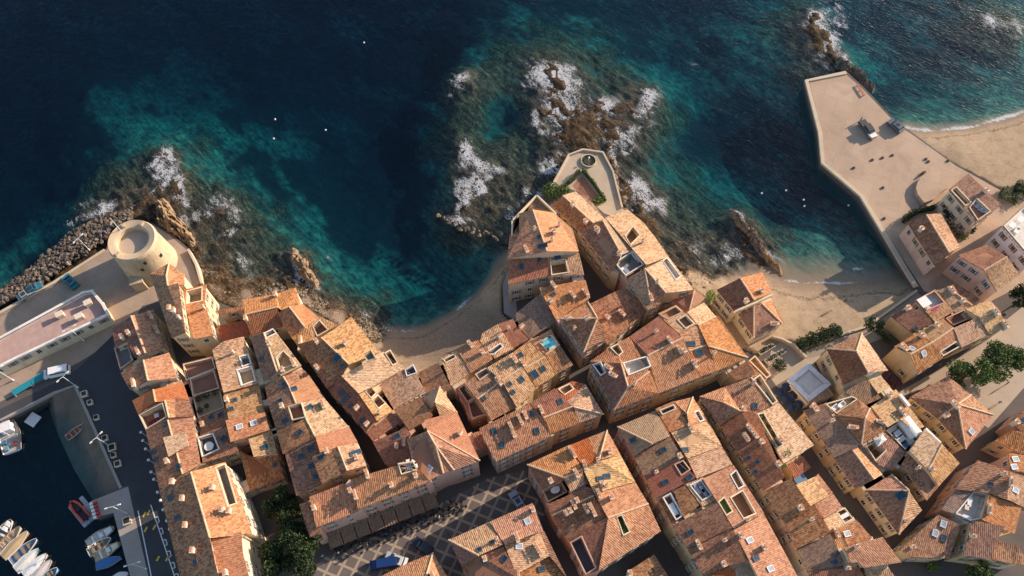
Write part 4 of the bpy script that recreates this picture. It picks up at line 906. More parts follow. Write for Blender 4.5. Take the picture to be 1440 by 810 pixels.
H('grey-brown shaded roof above the cove steps', 7.6, [('grey', [(205,430,0),(405,265,1),(558,482,.6),(330,640,0),(255,560,0)])], 'beige', ch=[(260,545)])
H('tall wedge house with dark hipped roof at the street fork', 11.4, [('orange', [(560,470,0),(820,330,0),(900,465,1.7)]), ('brown', [(600,478,0),(560,470,0),(900,465,1.7),(785,750,0)]), ('brown', [(820,330,0),(990,620,0),(785,750,0),(900,465,1.7)])], 'pink', ch=[(655,470),(815,475),(705,560,1)])
H('wide rust brown roof with one big white chimney on the narrow lane', 8.6, [('rust', [(835,345,1),(1130,200,.8),(1330,395,0),(985,690,0)])], 'beige', ch=[(1105,430,2),(985,465),(1190,525),(1215,265,1)])
T(620, 440)
H('dark red roof above the sandy cove with an orange corner', 8.2, [('redflat', [(480,95,.2),(610,50,.3),(640,115,.3),(745,225,.3),(610,300,0)])], 'rose', ch=[(570,140,1),(500,200)])
H('golden mottled roof with white framed deck above the cove', 8.6, [('tan', [(350,170,0),(480,95,.2),(610,300,.3),(455,385,.6),(330,240,.2)])], 'beige', holes=[hole([(380,345),(500,265),(520,285),(445,345)], .8, 'grey', 'white')], ch=[(500,205)])
H('orange-red roof with a dark dormer shadow above the cove', 8.6, [('orange', [(140,315,0),(290,235,0),(350,225,.1),(440,390,.8),(255,505,.8)])], 'beige', ch=[(250,275,2),(350,340)])
H('ribbed tan roof with a long slot above the cove', 8.4, [('tan', [(0,380,0),(138,315,0),(255,507,.8),(85,615,.8)])], 'beige', holes=[hole([(30,395),(110,355),(122,375),(45,415)], .7, 'brown')], ch=[(55,495,1)])
H('red-brown double terrace with a pink curved wall on the alley', 9.0, [('redflat', [(125,640,0),(195,590,0),(310,725,0),(395,850,0),(250,900,0)])], 'rose', holes=[hole([(155,640),(195,612),(275,710),(225,745)], 1.3, 'red', 'rose'), hole([(235,765),(290,725),(375,850),(270,885)], 1.3, 'red', 'rose')])
H('pinkish brown roof with two pale chimneys in the middle terrace row', 10.2, [('brown', [(195,590,.9),(385,465,.9),(512,570,1),(310,725,1)]), ('brown', [(310,725,1),(512,570,1),(640,790,0),(425,910,0)])], 'ochre', holes=[hole([(300,520),(380,475),(415,500),(330,560)], .8, 'grey', 'pink')], ch=[(490,590,2),(480,570)], sk=[(365,720,'s')])
H('golden house with three small skylights and a shuttered front', 10.6, [('tan', [(385,465,.9),(610,330,.9),(690,455,1),(515,570,1.1)]), ('tan', [(515,570,1.1),(690,455,1),(800,640,0),(640,800,0)])], 'ochre', ch=[(620,400,2),(490,590)], sk=[(680,560,'b'),(580,600,'s'),(610,668,'s')])
H('tan roof with three grey skylights next to the rooftop pool', 10.2, [('tan', [(610,330,.4),(740,240,.4),(880,370,1),(705,470,1)]), ('tan', [(705,470,1),(880,370,1),(965,525,0),(810,625,0)])], 'ochre', sk=[(672,358,'b'),(790,518,'L'),(862,470,'b')], ch=[(690,430,2)])
H('flat roof with a turquoise rooftop swimming pool', 9.8, [('orange', [(745,235,0),(930,140,0),(1000,265,.2),(885,350,.2)]), ('rust', [(885,350,.2),(1000,265,.2),(1115,440,0),(965,520,0)])], 'ochre', ch=[(905,140,1)])
T(640, 540)
H('pale brown roof with blue skylights and white roof boxes facing the square', 11.8, [('brown', [(200,375,.5),(630,165,.7),(740,290,.6),(812,440,0),(345,655,0)])], 'beige', ch=[(470,365,2),(490,425,2),(545,300,2),(590,270,2),(565,350,1)], sk=[(330,398),(395,515),(645,250),(690,395)])
H('maroon and orange split roof with a pale eaves band', 11.2, [('maroon', [(630,160,.4),(840,35,.4),(990,190,.9),(745,285,1)]), ('orange', [(745,285,1),(990,190,.9),(1048,330,0),(818,418,0)])], 'beige', ch=[(725,225,2)], sk=[(885,150,'b')])
H('golden hipped roof at the crossing with a red flat corner', 10.8, [('tan', [(940,150,1.0),(1100,0,0),(1255,255,0),(1000,195,1.4)]), ('tan', [(1000,195,1.4),(1255,255,0),(1045,330,0)]), ('redflat', [(850,40,.2),(985,-25,.2),(1100,0,0),(940,150,1.0)])], 'ochre', holes=[hole([(880,45),(965,5),(995,40),(925,85)], .6, 'red')])
T(560, 560)
H('tiny mottled link roof spanning the alley beside the mansion', 9.2, [('brown', [(612,300,.2),(690,275,.2),(735,400,0),(672,435,0)])], 'rose')
# --- large central block
T(820, 490)
H('corner house with a white-walled roof deck and air units', 11.6, [('maroon', [(55,110,0),(320,125,1.5),(380,330,1.8),(262,518,0)]), ('orange', [(380,330,1.8),(560,195,1.5),(640,378,0),(262,518,0)]), ('orange', [(55,110,0),(230,-10,.2),(390,-100,.2),(560,195,1.5),(380,330,1.8),(320,125,1.5)])], 'ochre', holes=[hole([(345,130),(530,78),(562,150),(385,222)], .9, 'white', 'white', .35), hole([(90,140),(145,120),(185,200),(150,222)], .8, 'dark', 'white'), hole([(240,-5),(290,-30),(330,30),(300,55)], .9, 'brown')], ch=[(210,165,2),(430,310,1),(600,230),(250,230,2)])
H('broad orange roof with twin chimney stacks in the central block', 11.2, [('maroon', [(390,-100,.3),(630,-268,.3),(840,-90,1.6),(545,60,1.6)]), ('orange', [(545,60,1.6),(840,-90,1.6),(985,242,0),(640,378,0)])], 'ochre', ch=[(810,15,2),(935,140,2),(850,30),(610,-130,1),(730,-60,2)])
T(800, 400)
H('pink-edged roof terrace perched over the narrow lane', 11.6, [('tan', [(750,245,0),(905,172,0),(1080,335,.3),(930,418,.2)])], 'pink', holes=[hole([(778,255),(900,192),(948,235),(832,288)], .6, 'orange', 'rose'), hole([(925,300),(985,265),(1050,330),(985,365)], .5, 'brown')])
H('ribbed tan roof with dark solar skylights in the central block', 10.7, [('tan', [(935,418,1.0),(1085,340,.8),(1162,512,.8),(1015,560,.9)]), ('orange', [(1015,560,.9),(1162,512,.8),(1257,722,0),(1108,780,0)])], 'cream', ch=[(1215,585),(1060,660,1)], sk=[(1022,500,'n'),(1098,577,'L')])
T(900, 380)
H('bright orange hipped roof with a pale seam facing the cove houses', 10.3, [('pale', [(400,352,.8),(540,272,0),(640,390,.1),(490,462,1.2)]), ('orange', [(490,462,1.2),(640,390,.1),(665,388,.1),(908,737,0),(575,640,1.6)]), ('orange', [(575,640,1.6),(908,737,0),(655,848,0)])], 'cream', ch=[(620,710,1)])
# --- cove houses
H('cream cove house with dark west slope and bright orange east slope', 8.2, [('maroon', [(648,165,0),(845,65,1.6),(965,252,1.6),(795,345,0)]), ('orange', [(845,65,1.6),(1032,18,0),(1112,185,0),(965,252,1.6)])], 'cream', ch=[(1020,185),(890,270)], rims=[[(800,352,8.9),(965,268,10.0),(1105,218,8.8)]])
H('lower hipped cove house standing right on the sand', 6.8, [('brown', [(830,370,0),(960,300,1.6),(960,568,0)]), ('brown', [(960,300,1.6),(1030,285,1.3),(1200,450,0),(960,568,0)]), ('orange', [(1030,285,1.3),(1110,250,0),(1215,440,0),(1200,450,0)])], 'cream', ch=[(1130,460,2)])
T(980, 500)
H('small speckled roof wedged at the head of the dark street', 8.2, [('brown', [(265,150,0),(425,40,.5),(492,160,.5),(335,212,0)])], 'beige')
H('flat orange terrace strip with cream walls beside the cove', 6.0, [('orange', [(430,45,0),(490,-5,0),(640,160,0),(590,200,0),(495,155,0)])], 'cream', holes=[hole([(450,45),(490,12),(612,165),(588,182)], .5, 'orange', 'cream')])
H('mixed brown roof with a hipped end on the busy street corner', 11.2, [('brown', [(20,345,0),(225,395,1.4),(370,470,1.6),(190,585,0)]), ('orange', [(20,345,0),(235,262,0),(370,470,1.6),(225,395,1.4)])], 'ochre', ch=[(325,380)])
H('rusty brown roof with a long white-edged terrace slot', 11.0, [('rust', [(235,264,.3),(455,185,.7),(640,418,.4),(500,488,.3),(370,470,.3)]), ('rust', [(455,185,.7),(540,152,.6),(692,395,.2),(640,418,.4)])], 'cream', holes=[hole([(482,205),(532,172),(668,385),(638,405)], 1.0, 'grey', 'cream')], ch=[(445,490),(470,240,1),(385,460)], sk=[(490,425,'b')])
H('wide pale spotted roof with a strip of green planters', 10.6, [('pale', [(500,490,.6),(692,397,0),(990,755,0),(735,908,.6)])], 'cream', holes=[hole([(520,500),(560,490),(715,755),(680,770)], .6, 'orange', 'cream', .15)], ch=[(700,720,2)])
T(980, 600)
H('long dark brown roof with small skylights along the shaded street', 10.6, [('maroon', [(195,-15,0),(370,-125,1),(500,-110,1.2),(745,425,1.0),(565,540,0)])], 'beige', ch=[(410,95,2),(480,70,2),(540,135),(440,20,2),(680,320)], sk=[(432,265,'s'),(508,300,'s'),(492,382,'s')])
H('low red-brown roof at the bottom of a courtyard with a blue tarpaulin', 6.0, [('maroon', [(755,325,.5),(895,245,.5),(965,345,0),(825,440,0)])], 'ochre', win=False)
T(1060, 675)
H('dark mottled roof with a cream chimney box', 10.4, [('brown', [(85,92,0),(320,-15,1),(480,240,1),(252,352,0)])], 'pink', ch=[(385,240)])
H('rust roof sprinkled with yellow lichen', 10.0, [('rust', [(262,362,0),(500,205,1),(645,445,1),(362,582,0)])], 'pink', ch=[(475,340,1)])
H('plain grey-brown roof with two dark vents', 9.6, [('grey', [(360,590,0),(645,452,.8),(775,715,.6),(455,775,0)])], 'beige', sk=[(700,615,'s'),(685,690,'s')])
H('small smooth sandy roof beside the cream chimney box', 10.0, [('pale', [(355,40,.5),(520,-30,0),(632,132,0),(480,218,.5)]), ('brown', [(520,-30,0),(545,-52,-.2),(668,108,-.2),(632,132,0)])], 'cream')
H('small orange roof in the narrow row', 9.6, [('orange', [(510,205,.5),(670,115,0),(750,235,0),(590,322,.5)])], 'cream')
H('little square pale roof in the narrow row', 9.4, [('pale', [(590,330,.5),(700,275,.1),(765,382,0),(650,442,.5)])], 'cream')
H('dark brown roof terrace with a white table', 9.0, [('brown', [(692,268,0),(770,232,0),(842,330,0),(762,372,0)])], 'cream', holes=[hole([(705,272),(765,245),(828,325),(765,360)], .5, 'brown')])
H('dark roof with one pale blue skylight', 8.6, [('brown', [(712,405,.6),(868,335,0),(1000,490,0),(795,550,.4)])], 'beige', sk=[(785,455,'w')])
H('large bright orange roof overhanging the street junction', 11.2, [('orange', [(760,567,.7),(1087,480,.3),(1245,695,0),(920,742,.2),(885,690,.3),(820,702,.4)])], 'cream', ch=[(855,565,1)])
H('slim tan strip roof between the grey roof and the bright orange one', 9.2, [('tan', [(650,455,.3),(710,432,.3),(815,705,0),(765,722,0)])], 'cream', ch=[(690,445,2)])
H('red-brown roof between the plain grey-brown roof and a tan roof', 9.2, [('maroon', [(455,782,1),(885,735,1),(985,900,0),(525,960,0)])], 'beige', ch=[(780,750,1)])
H('tan roof with chimney pots below the bright orange roof', 9.2, [('tan', [(935,775,.5),(1140,745,.5),(1260,905,0),(1010,935,0)])], 'cream', ch=[(975,765,2)])
# --- bottom centre right block
T(860, 550)
H('grey-tan hipped corner roof with one blue skylight', 11.6, [('greytan', [(50,300,0),(370,165,0),(495,380,1.7),(345,442,1.9)]), ('greytan', [(50,300,0),(345,442,1.9),(190,548,.2)])], 'rose', sk=[(180,415)], ch=[(320,478,2),(370,455,2)])
H('dusky brown roof with one large blue skylight', 11.0, [('grey', [(190,555,0),(497,387,1),(600,560,1),(275,722,0)])], 'rose', sk=[(435,498,'b')], ch=[(570,555)])
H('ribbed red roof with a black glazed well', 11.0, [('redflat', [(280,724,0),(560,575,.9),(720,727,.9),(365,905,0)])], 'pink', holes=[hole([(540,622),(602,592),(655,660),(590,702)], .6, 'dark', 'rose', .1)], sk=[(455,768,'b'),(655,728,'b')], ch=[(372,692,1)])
H('striped red pergola roof with a sunken bench', 11.8, [('orange', [(370,150,.3),(520,85,.5),(655,285,.5),(497,347,.3)])], 'rose', holes=[hole([(415,165),(520,122),(535,147),(432,192)], .6, 'dark', 'cream')], ch=[(385,195),(460,310)])
H('hipped orange roof end with a white bench niche', 11.4, [('orange', [(525,88,0),(685,50,0),(635,190,1.3)]), ('orange', [(685,50,0),(812,245,0),(655,290,1.0),(635,190,1.3)])], 'ochre', holes=[hole([(705,180),(735,170),(775,240),(745,252)], .6, 'brown', 'white')])
H('creamy mottled roof with one black skylight', 11.2, [('pale', [(505,350,1),(655,292,1),(812,245,0),(930,462,0),(640,568,1)])], 'ochre', sk=[(622,495,'b')], ch=[(665,320,2)])
H('warm sandy roof with ragged shadow lines', 11.0, [('tan', [(640,570,.9),(930,464,0),(1022,620,0),(720,737,.9)])], 'ochre')
T(860, 675)
H('orange roof with white bench slot, grass patch and long sunk terrace', 11.2, [('orange', [(770,-10,.8),(1030,-125,0),(1288,278,0),(1030,410,.8),(890,180,.8)])], 'cream', holes=[hole([(1010,-40),(1050,-75),(1112,45),(1070,68)], .6, 'brown', 'white'), hole([(908,188),(950,152),(1015,262),(970,290)], .35, 'green', 'cream'), hole([(1010,150),(1105,95),(1210,280),(1115,318)], 1.0, 'brown', 'cream')], ch=[(1140,340,1)])
H('pale roof deck with grey sun loungers', 11.6, [('pale', [(625,35,0),(770,-30,0),(887,168,0),(765,224,0)])], 'cream', holes=[hole([(670,48),(745,10),(837,125),(765,165)], .5, 'grey', 'white')])
H('plain brown tiled roof next to the lounger deck', 10.8, [('rust', [(525,95,.3),(625,38,.6),(740,215,.6),(607,315,.2)])], 'beige', ch=[(730,250,2),(745,195,1)])
H('white-edged long roof terrace with a pale table', 10.4, [('brown', [(395,160,0),(520,95,.2),(612,312,.2),(540,350,.1),(510,372,0)])], 'pink', holes=[hole([(440,152),(495,122),(592,298),(545,330)], .7, 'dark', 'white', .35)])
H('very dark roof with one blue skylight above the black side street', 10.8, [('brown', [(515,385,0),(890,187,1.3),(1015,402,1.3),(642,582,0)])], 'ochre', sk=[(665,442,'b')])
H('brown roof with a small white chimney, next to the smooth maroon roof', 10.6, [('brown', [(645,590,0),(1015,408,1.2),(1175,680,1.1),(985,722,.5),(778,818,0)])], 'ochre', ch=[(730,550,2),(940,712),(945,515,1)])
H('long sandy orange roof with many small skylights', 10.8, [('orange', [(1030,427,1),(1285,285,0),(1580,830,0),(1295,930,1)])], 'cream', ch=[(1280,570),(1085,470),(1200,780,2)], sk=[(1165,508,'w'),(1218,662,'b'),(1340,748,'w')])
H('smooth maroon roof next to the flat greyish roof patch', 10.0, [('redflat', [(790,820,0),(985,726,.5),(1035,760,.5),(1085,905,0),(830,960,0)])], 'beige')
H('flat greyish roof patch between the smooth maroon and long sandy orange roofs', 10.2, [('greytan', [(1035,752,.3),(1190,702,.3),(1300,905,0),(1092,932,0)])], 'beige')
H('lone brown roof corner across the dark side street', 8.4, [('rust', [(130,775,.5),(360,628,0),(600,1000,0),(300,1050,.5)])], 'beige', ch=[(150,790)])
# --- bottom centre block
T(740, 600)
H('orange hipped roof with brown side facing the square', 11.8, [('orange', [(8,320,0),(368,150,0),(475,360,1.3),(325,432,1.7)]), ('maroon', [(8,320,0),(325,432,1.7),(300,458,1.4),(132,530,0)]), ('tan', [(325,432,1.7),(475,360,1.3),(495,485,.4),(375,548,.4)])], 'rose', ch=[(395,235,2),(380,210,2),(205,465),(420,400,2)])
H('brown roof terrace with a white oval table', 10.8, [('maroon', [(130,532,0),(302,456,0),(352,550,0),(180,640,0)])], 'rose', holes=[hole([(145,540),(290,470),(335,548),(188,625)], .7, 'brown', 'orangew')])
H('new bright orange tile roof with a hipped end', 12.0, [('red', [(370,155,.2),(525,92,.2),(602,292,1.2),(470,332,1)]), ('orange', [(525,92,.2),(682,30,0),(615,277,1.5),(602,292,1.2)]), ('orange', [(682,30,0),(797,240,0),(615,277,1.5)])], 'rose', ch=[(600,285,1),(700,215)])
H('large blotchy sandy roof with twin blue skylights', 12.0, [('pale', [(470,335,1),(615,279,1),(797,242,0),(920,465,0),(575,560,1)])], 'rose', ch=[(490,330,2),(640,505,2),(675,500,1)], sk=[(622,440,'b'),(682,418,'b')])
H('orange roof with ragged shadows and a planted slit terrace', 11.8, [('orange', [(575,562,1),(920,467,0),(1030,650,0),(690,770,1.1)]), ('orange', [(690,770,1.1),(1030,650,0),(1137,882,0),(612,1212,0)])], 'ochre', holes=[hole([(768,762),(805,750),(868,885),(822,908)], .7, 'green', 'cream')], ch=[(610,570,2),(715,600)])
T(620, 675)
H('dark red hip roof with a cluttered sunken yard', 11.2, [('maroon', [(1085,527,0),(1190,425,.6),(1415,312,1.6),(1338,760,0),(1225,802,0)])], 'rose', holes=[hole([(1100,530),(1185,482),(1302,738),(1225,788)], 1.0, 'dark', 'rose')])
H('cluttered brown roof crowded with white chimneys', 11.2, [('maroon', [(895,205,0),(1245,55,1),(1290,130,1.0),(935,300,.2)]), ('brown', [(935,300,.2),(1290,130,1),(1412,315,1),(1190,425,.6),(1082,525,0)])], 'rose', ch=[(1120,215,2),(1055,285),(1225,250,2),(1255,225),(1285,275,2),(1145,180),(1090,265),(1185,450,1)])
H('mottled golden hip roof on the south side of the square', 12.0, [('tan', [(65,505,0),(410,354,0),(525,545,1.4),(320,637,1.6)]), ('maroon', [(65,505,0),(320,637,1.6),(175,725,0)])], 'rose', ch=[(470,500,1),(410,622),(340,650)], sk=[(435,530,'s'),(325,590,'s')])
H('ribbed orange roof with one white skylight above the square', 12.4, [('orange', [(412,352,0),(772,195,0),(865,425,1.1),(540,547,1.1)])], 'rose', ch=[(640,490,2),(775,255),(735,475,1)], sk=[(730,352,'w')])
H('bright sandy roof with two white dormer boxes', 11.6, [('tan', [(535,550,1.1),(835,442,.6),(915,640,.3),(640,797,1.0)]), ('brown', [(835,442,.6),(870,430,.5),(1060,815,0),(915,640,.3)])], 'rose', ch=[(805,570,2),(830,610,2)], sk=[(660,560,'w')])
H('dark red roof with three skylights beside the mottled golden hip roof', 11.4, [('maroon', [(175,727,0),(322,640,1.2),(527,560,1.4),(655,830,1.2),(250,980,0)])], 'rose', ch=[(370,670),(680,800)], sk=[(375,685,'b'),(535,665,'b'),(335,795,'b')])
H('small brown roof below the white dormer boxes', 10.6, [('rust', [(640,800,.8),(915,645,.4),(1062,818,0),(1150,1000,0),(740,1050,.8)])], 'rose', sk=[(850,750,'b')], ch=[(650,805,2)])
T(400, 675)
H('orange hip roof behind the blue van in the square', 10.6, [('orange', [(560,935,0),(1040,702,0),(1252,615,0),(1180,862,2),(900,985,2)]), ('orange', [(1252,615,0),(1405,865,0),(1180,862,2)])], 'rose', ch=[(1248,800)])
# --- east block
T(1080, 440)
H('yellow house with hipped roof, dark west face and bright east face', 8.8, [('pale', [(793,170,0),(1015,485,0),(850,508,1.3),(745,322,1.9)]), ('maroon', [(495,300,0),(745,322,1.9),(850,508,1.3),(640,605,0)]), ('brown', [(495,300,0),(793,170,0),(745,322,1.9)])], 'yellow', ch=[(870,505,2)], sk=[])
H('grey tiled roof behind the yellow hipped house', 8.0, [('grey', [(630,640,.4),(845,567,.6),(955,720,0),(790,792,0)])], 'ochre')
H('tiny pale yellow roof with a metal duct', 8.4, [('pale', [(850,572,.2),(962,540,0),(1032,622,0),(930,682,.2)])], 'cream', ch=[(990,660,2)])
T(1100, 540)
H('pale pinkish-sand roof with a white barrel vault beside it', 8.8, [('pale', [(750,190,.7),(960,45,0),(1200,360,0),(1110,400,.3),(1000,300,.5),(890,365,.8)])], 'cream', ch=[(1005,240,2),(895,100)])
H('dark roof deck crowded with white terrace furniture', 8.0, [('grey', [(875,392,0),(1002,310,0),(1115,468,0),(1035,558,0)])], 'white', holes=[hole([(890,392),(1000,325),(1100,468),(1035,542)], .5, 'dark', 'white')])
H('two-tone pale gable with a white gutter beam', 9.2, [('pale', [(1075,565,.6),(1205,378,.8),(1345,505,.9),(1235,732,.6)]), ('tan', [(1345,505,.9),(1500,665,0),(1320,865,0),(1235,732,.6)])], 'cream', ch=[(1250,715)])
H('rust brown gable with ochre wall on the alley side', 8.4, [('rust', [(1075,565,.3),(1235,732,.4),(1320,865,0),(1220,985,0),(1050,720,0),(1000,690,-.2)])], 'ochre', ch=[(1130,715,1)])
H('dark grey-brown roof with orange balconied front on the street', 8.2, [('grey', [(180,225,0),(335,168,.5),(530,390,.8),(640,530,.8),(440,622,0)])], 'orangew', ch=[(270,205,2),(410,320,1),(560,400,2)])
H('brown house with a bright tan strip along its east edge', 7.6, [('brown', [(440,626,0),(585,547,.9),(775,805,.9),(620,885,0)]), ('tan', [(585,547,.9),(660,542,.3),(848,762,0),(775,805,.9)])], 'ochre', ch=[(720,850)])
H('mottled brown hip roof behind the white cushioned deck', 9.2, [('brown', [(455,262,0),(640,125,0),(740,205,.6),(700,290,1.5),(670,510,0)]), ('brown', [(740,205,.6),(870,392,0),(670,510,0),(700,290,1.5)])], 'beige', ch=[(820,325,2),(590,370,2)])
H('cream roof deck with white cushioned sofas', 8.4, [('tan', [(362,165,0),(590,102,0),(640,125,0),(455,258,0)])], 'cream', holes=[hole([(378,172),(585,112),(622,128),(458,242)], .6, 'tan', 'cream')])
H('shadowed dark roof with a courtyard and white awning', 8.0, [('brown', [(680,522,.4),(880,420,.7),(1045,580,0),(930,727,0),(810,682,0)])], 'beige', holes=[hole([(720,530),(800,480),(870,560),(790,640)], 2.2, 'brown', 'cream', 0)])
T(1200, 640)
H('five-sided cream house with pyramid roof at the street junction', 7.6, [('orange', [(110,292,0),(320,162,0),(470,300,1.7)]), ('brown', [(110,292,0),(470,300,1.7),(385,672,0)]), ('tan', [(320,162,0),(580,465,0),(385,672,0),(470,300,1.7)])], 'cream', sk=[(400,340,'L')], ch=[(455,540,2)])
T(1200, 390)
H('ochre gable house with blank yellow end wall on the tree-lined lane', 8.6, [('rust', [(345,582,0),(553,460,0),(665,548,1.6),(480,650,1.6)]), ('rust', [(480,650,1.6),(665,548,1.6),(760,680,0),(550,812,0)])], 'ochre', ch=[(420,600,2),(570,500)], sk=[(493,603,'w'),(592,642,'w')])
H('pale tan gable with a long dark skylight slot', 8.4, [('tan', [(553,460,0),(755,350,0),(845,427,1),(665,548,1)]), ('orange', [(665,548,1),(845,427,1),(905,578,0),(750,665,0)])], 'ochre', holes=[hole([(738,632),(868,548),(895,578),(758,655)], .6, 'dark', 'cream')], ch=[(690,410)])
H('lichen-spotted tan roof in the lane row', 8.6, [('tan', [(845,427,.9),(1065,332,.9),(1147,482,0),(912,592,0)])], 'ochre')
H('sandy lane-end house with two long shadowed dormers', 8.8, [('pale', [(945,265,0),(1160,195,0),(1222,275,.9),(1065,335,1)]), ('pale', [(1065,335,1),(1222,275,.9),(1312,412,0),(1147,482,0)])], 'cream', ch=[(1190,300,2),(1270,405,2)])
H('maroon sunken courtyard terrace with a pale canopy', 7.6, [('brown', [(770,347,0),(937,265,0),(987,347,0),(842,412,0)])], 'rose', holes=[hole([(790,348),(932,282),(970,345),(848,398)], .9, 'red', 'rose')])
H('ochre house with green arched window and dark roof behind the cove', 7.2, [('maroon', [(310,322,0),(490,250,.6),(690,372,.8),(500,472,0)])], 'ochre', ch=[(450,270)], sk=[(525,435,'s')], win=False)
H('pink house with a white roof terrace and magenta flowers', 8.0, [('tan', [(522,192,0),(690,100,0),(852,288,.2),(690,378,.2)])], 'rose', holes=[hole([(545,195),(682,122),(762,212),(620,270)], .7, 'white', 'rose')])
H('jumbled mottled tile roof between pink houses', 7.4, [('tan', [(715,112,0),(790,80,.3),(1000,240,.4),(860,297,0)]), ('brown', [(790,80,.3),(860,45,.5),(1068,182,.4),(1000,240,.4)])], 'rose', ch=[(825,120,2),(910,210)])
# --- quay villas
T(1200, 230)
H('pink villa with brown gabled roof facing the quay wall', 7.2, [('brown', [(460,500,0),(615,430,1.4),(810,752,1.4),(693,866,0)]), ('tan', [(615,430,1.4),(745,418,.3),(900,705,0),(810,752,1.4)])], 'pink', ch=[(560,565)])
H('cream villa with maroon roof terraces beside the raised quay platform', 9.2, [('brown', [(805,218,0),(970,85,.5),(1252,350,.5),(1040,502,0)])], 'cream', holes=[hole([(832,228),(868,203),(985,325),(945,350)], .7, 'red', 'cream'), hole([(985,372),(1042,300),(1150,402),(1050,470)], .7, 'red', 'cream')], ch=[(1110,240),(1205,300)])
T(0, 0, 1)
H('tall pink house with dark balconies and a half mottled roof', 9.6, [('maroon', [(1347,359,0),(1388,344,0),(1416,361,1.0),(1384,380,.6)]), ('tan', [(1384,380,.6),(1416,361,1.0),(1434,386,0),(1402,411,0)])], 'pink', ch=[(1410,352)])
H('white house with a furnished roof terrace at the quay lane', 10.2, [('greytan', [(1408,318,0),(1446,282,0),(1490,325,0),(1452,372,0)])], 'lilac', holes=[hole([(1413,318),(1446,288),(1484,325),(1452,364)], .6, 'white', 'white')])
T(1200, 500)
H('large ochre walled house with a four-faced hipped roof by the plane trees', 7.6, [('rust', [(475,350,0),(800,172,0),(995,330,.5),(880,412,1.6),(720,535,0)]), ('tan', [(880,412,1.6),(995,330,.5),(1180,500,0)]), ('orange', [(880,412,1.6),(1180,500,0),(950,790,0)]), ('brown', [(720,535,0),(880,412,1.6),(950,790,0)])], 'ochre', ch=[(850,420,2),(770,510)], sk=[(995,640,'w')])
H('pinkish tiled roof with clutter opposite the large ochre walled house', 8.4, [('brown', [(1340,560,0),(1500,400,.5),(1600,560,.5),(1430,650,0)])], 'rose', ch=[(1360,570),(1370,620,2)], sk=[(1430,545,'b')])
H('shallow brown roof stepping down to the alley below the cluttered pinkish roof', 8.0, [('rust', [(1190,722,0),(1340,632,.4),(1520,650,.5),(1500,840,0),(1350,795,0)])], 'ochre')
T(1200, 640)
H('orange lichen roof with an angled corner above the white-walled dining terrace', 9.8, [('orange', [(860,285,0),(1050,42,.3),(1322,135,1.3),(1297,375,1.1),(1140,322,.5),(1005,303,.3)])], 'rose', sk=[(1160,250,'s')], ch=[(1250,165,1),(1310,340,2)])
H('brown sloping roof strip with a pink cornice over the alley', 9.2, [('grey', [(740,460,0),(865,290,0),(1005,305,.6),(850,492,.5)])], 'rose')
H('white-walled roof terrace with dining set above the alley', 9.4, [('greytan', [(850,492,0),(1008,303,0),(1147,322,0),(1080,548,0),(960,560,0)])], 'white', holes=[hole([(868,492),(1015,315),(1122,335),(1062,532),(985,545),(910,508)], .9, 'white', 'white', .35)])
H('striped bright orange roof beside the white-walled terrace', 9.8, [('orange', [(1143,335,.8),(1420,432,.2),(1362,662,0),(1085,545,.6)])], 'cream', ch=[(1140,460,2)])
H('tan roof with one pale skylight beside the striped bright orange roof', 10.2, [('tan', [(1325,130,.8),(1500,160,0),(1560,470,0),(1420,430,0),(1297,372,.8)])], 'rose', ch=[(1320,230,2)], sk=[(1365,295,'w')])
H('orange roof with two pale skylights joined to the orange lichen roof', 10.6, [('orange', [(1310,-20,.4),(1540,20,0),(1560,165,0),(1325,128,.6)])], 'rose', sk=[(1365,35,'w'),(1355,100,'w')])
T(1200, 675)
H('dark fan-shaped roof with three skylights at the alley bend', 8.4, [('brown', [(395,592,0),(715,292,.6),(908,380,.8),(812,662,0),(500,650,0)])], 'ochre', sk=[(690,450,'w'),(758,372,'w'),(762,490,'b')], ch=[(485,570,1)])
H('speckled grey-brown roof above a broad ochre wall', 9.6, [('brown', [(1005,337,.8),(1282,392,.8),(1205,510,.5),(1170,668,0),(930,637,0)])], 'ochre', ch=[(990,480,1)])
H('rust brown hip roof above a garden tree', 8.6, [('rust', [(1205,512,.4),(1385,552,.6),(1480,700,0),(1420,722,0),(1178,672,0)])], 'cream')
add_windows_later = True
# ================================================================ windows, then everything that is not a house
T(0, 400, 3.858)
H('long flat-roofed quay building with white parapet and red deck', 6.4, [('redflat', [(-70,325,0),(450,42,0),(500,30,0),(556,108,0),(586,165,0),(82,402,0),(-70,478,0)])], 'cream', holes=[hole([(-66,332),(452,50),(494,42),(552,112),(576,160),(80,394),(-66,468)], .8, 'pink', 'white', .1, .5)])
T(1080, 440)
H('flat pale pink terrace roof with a broad light border', 5.6, [('greytan', [(185,590,0),(385,430,0),(560,700,0),(345,770,0)])], 'white', holes=[hole([(225,575),(345,478),(470,595),(340,695)], .25, 'white', 'lilac', .1, 1.0)], win=False)
add_gap_fillers()
add_windows()
GEO = BVHTree.FromPolygons(GEO_V, GEO_F)
def pick(x, y):
    a = tp(x, y); h = GEO.ray_cast(Vector((0, 0, CAM_H)), ray(*a)); return h[0]
def ang(a, c, z=2.0):
    p = P(*tp(*a), z); q = P(*tp(*c), z); d = p - q; return math.atan2(d.y, d.x), (p + q) / 2, math.hypot(d.x, d.y)
rnd = random.Random(3)
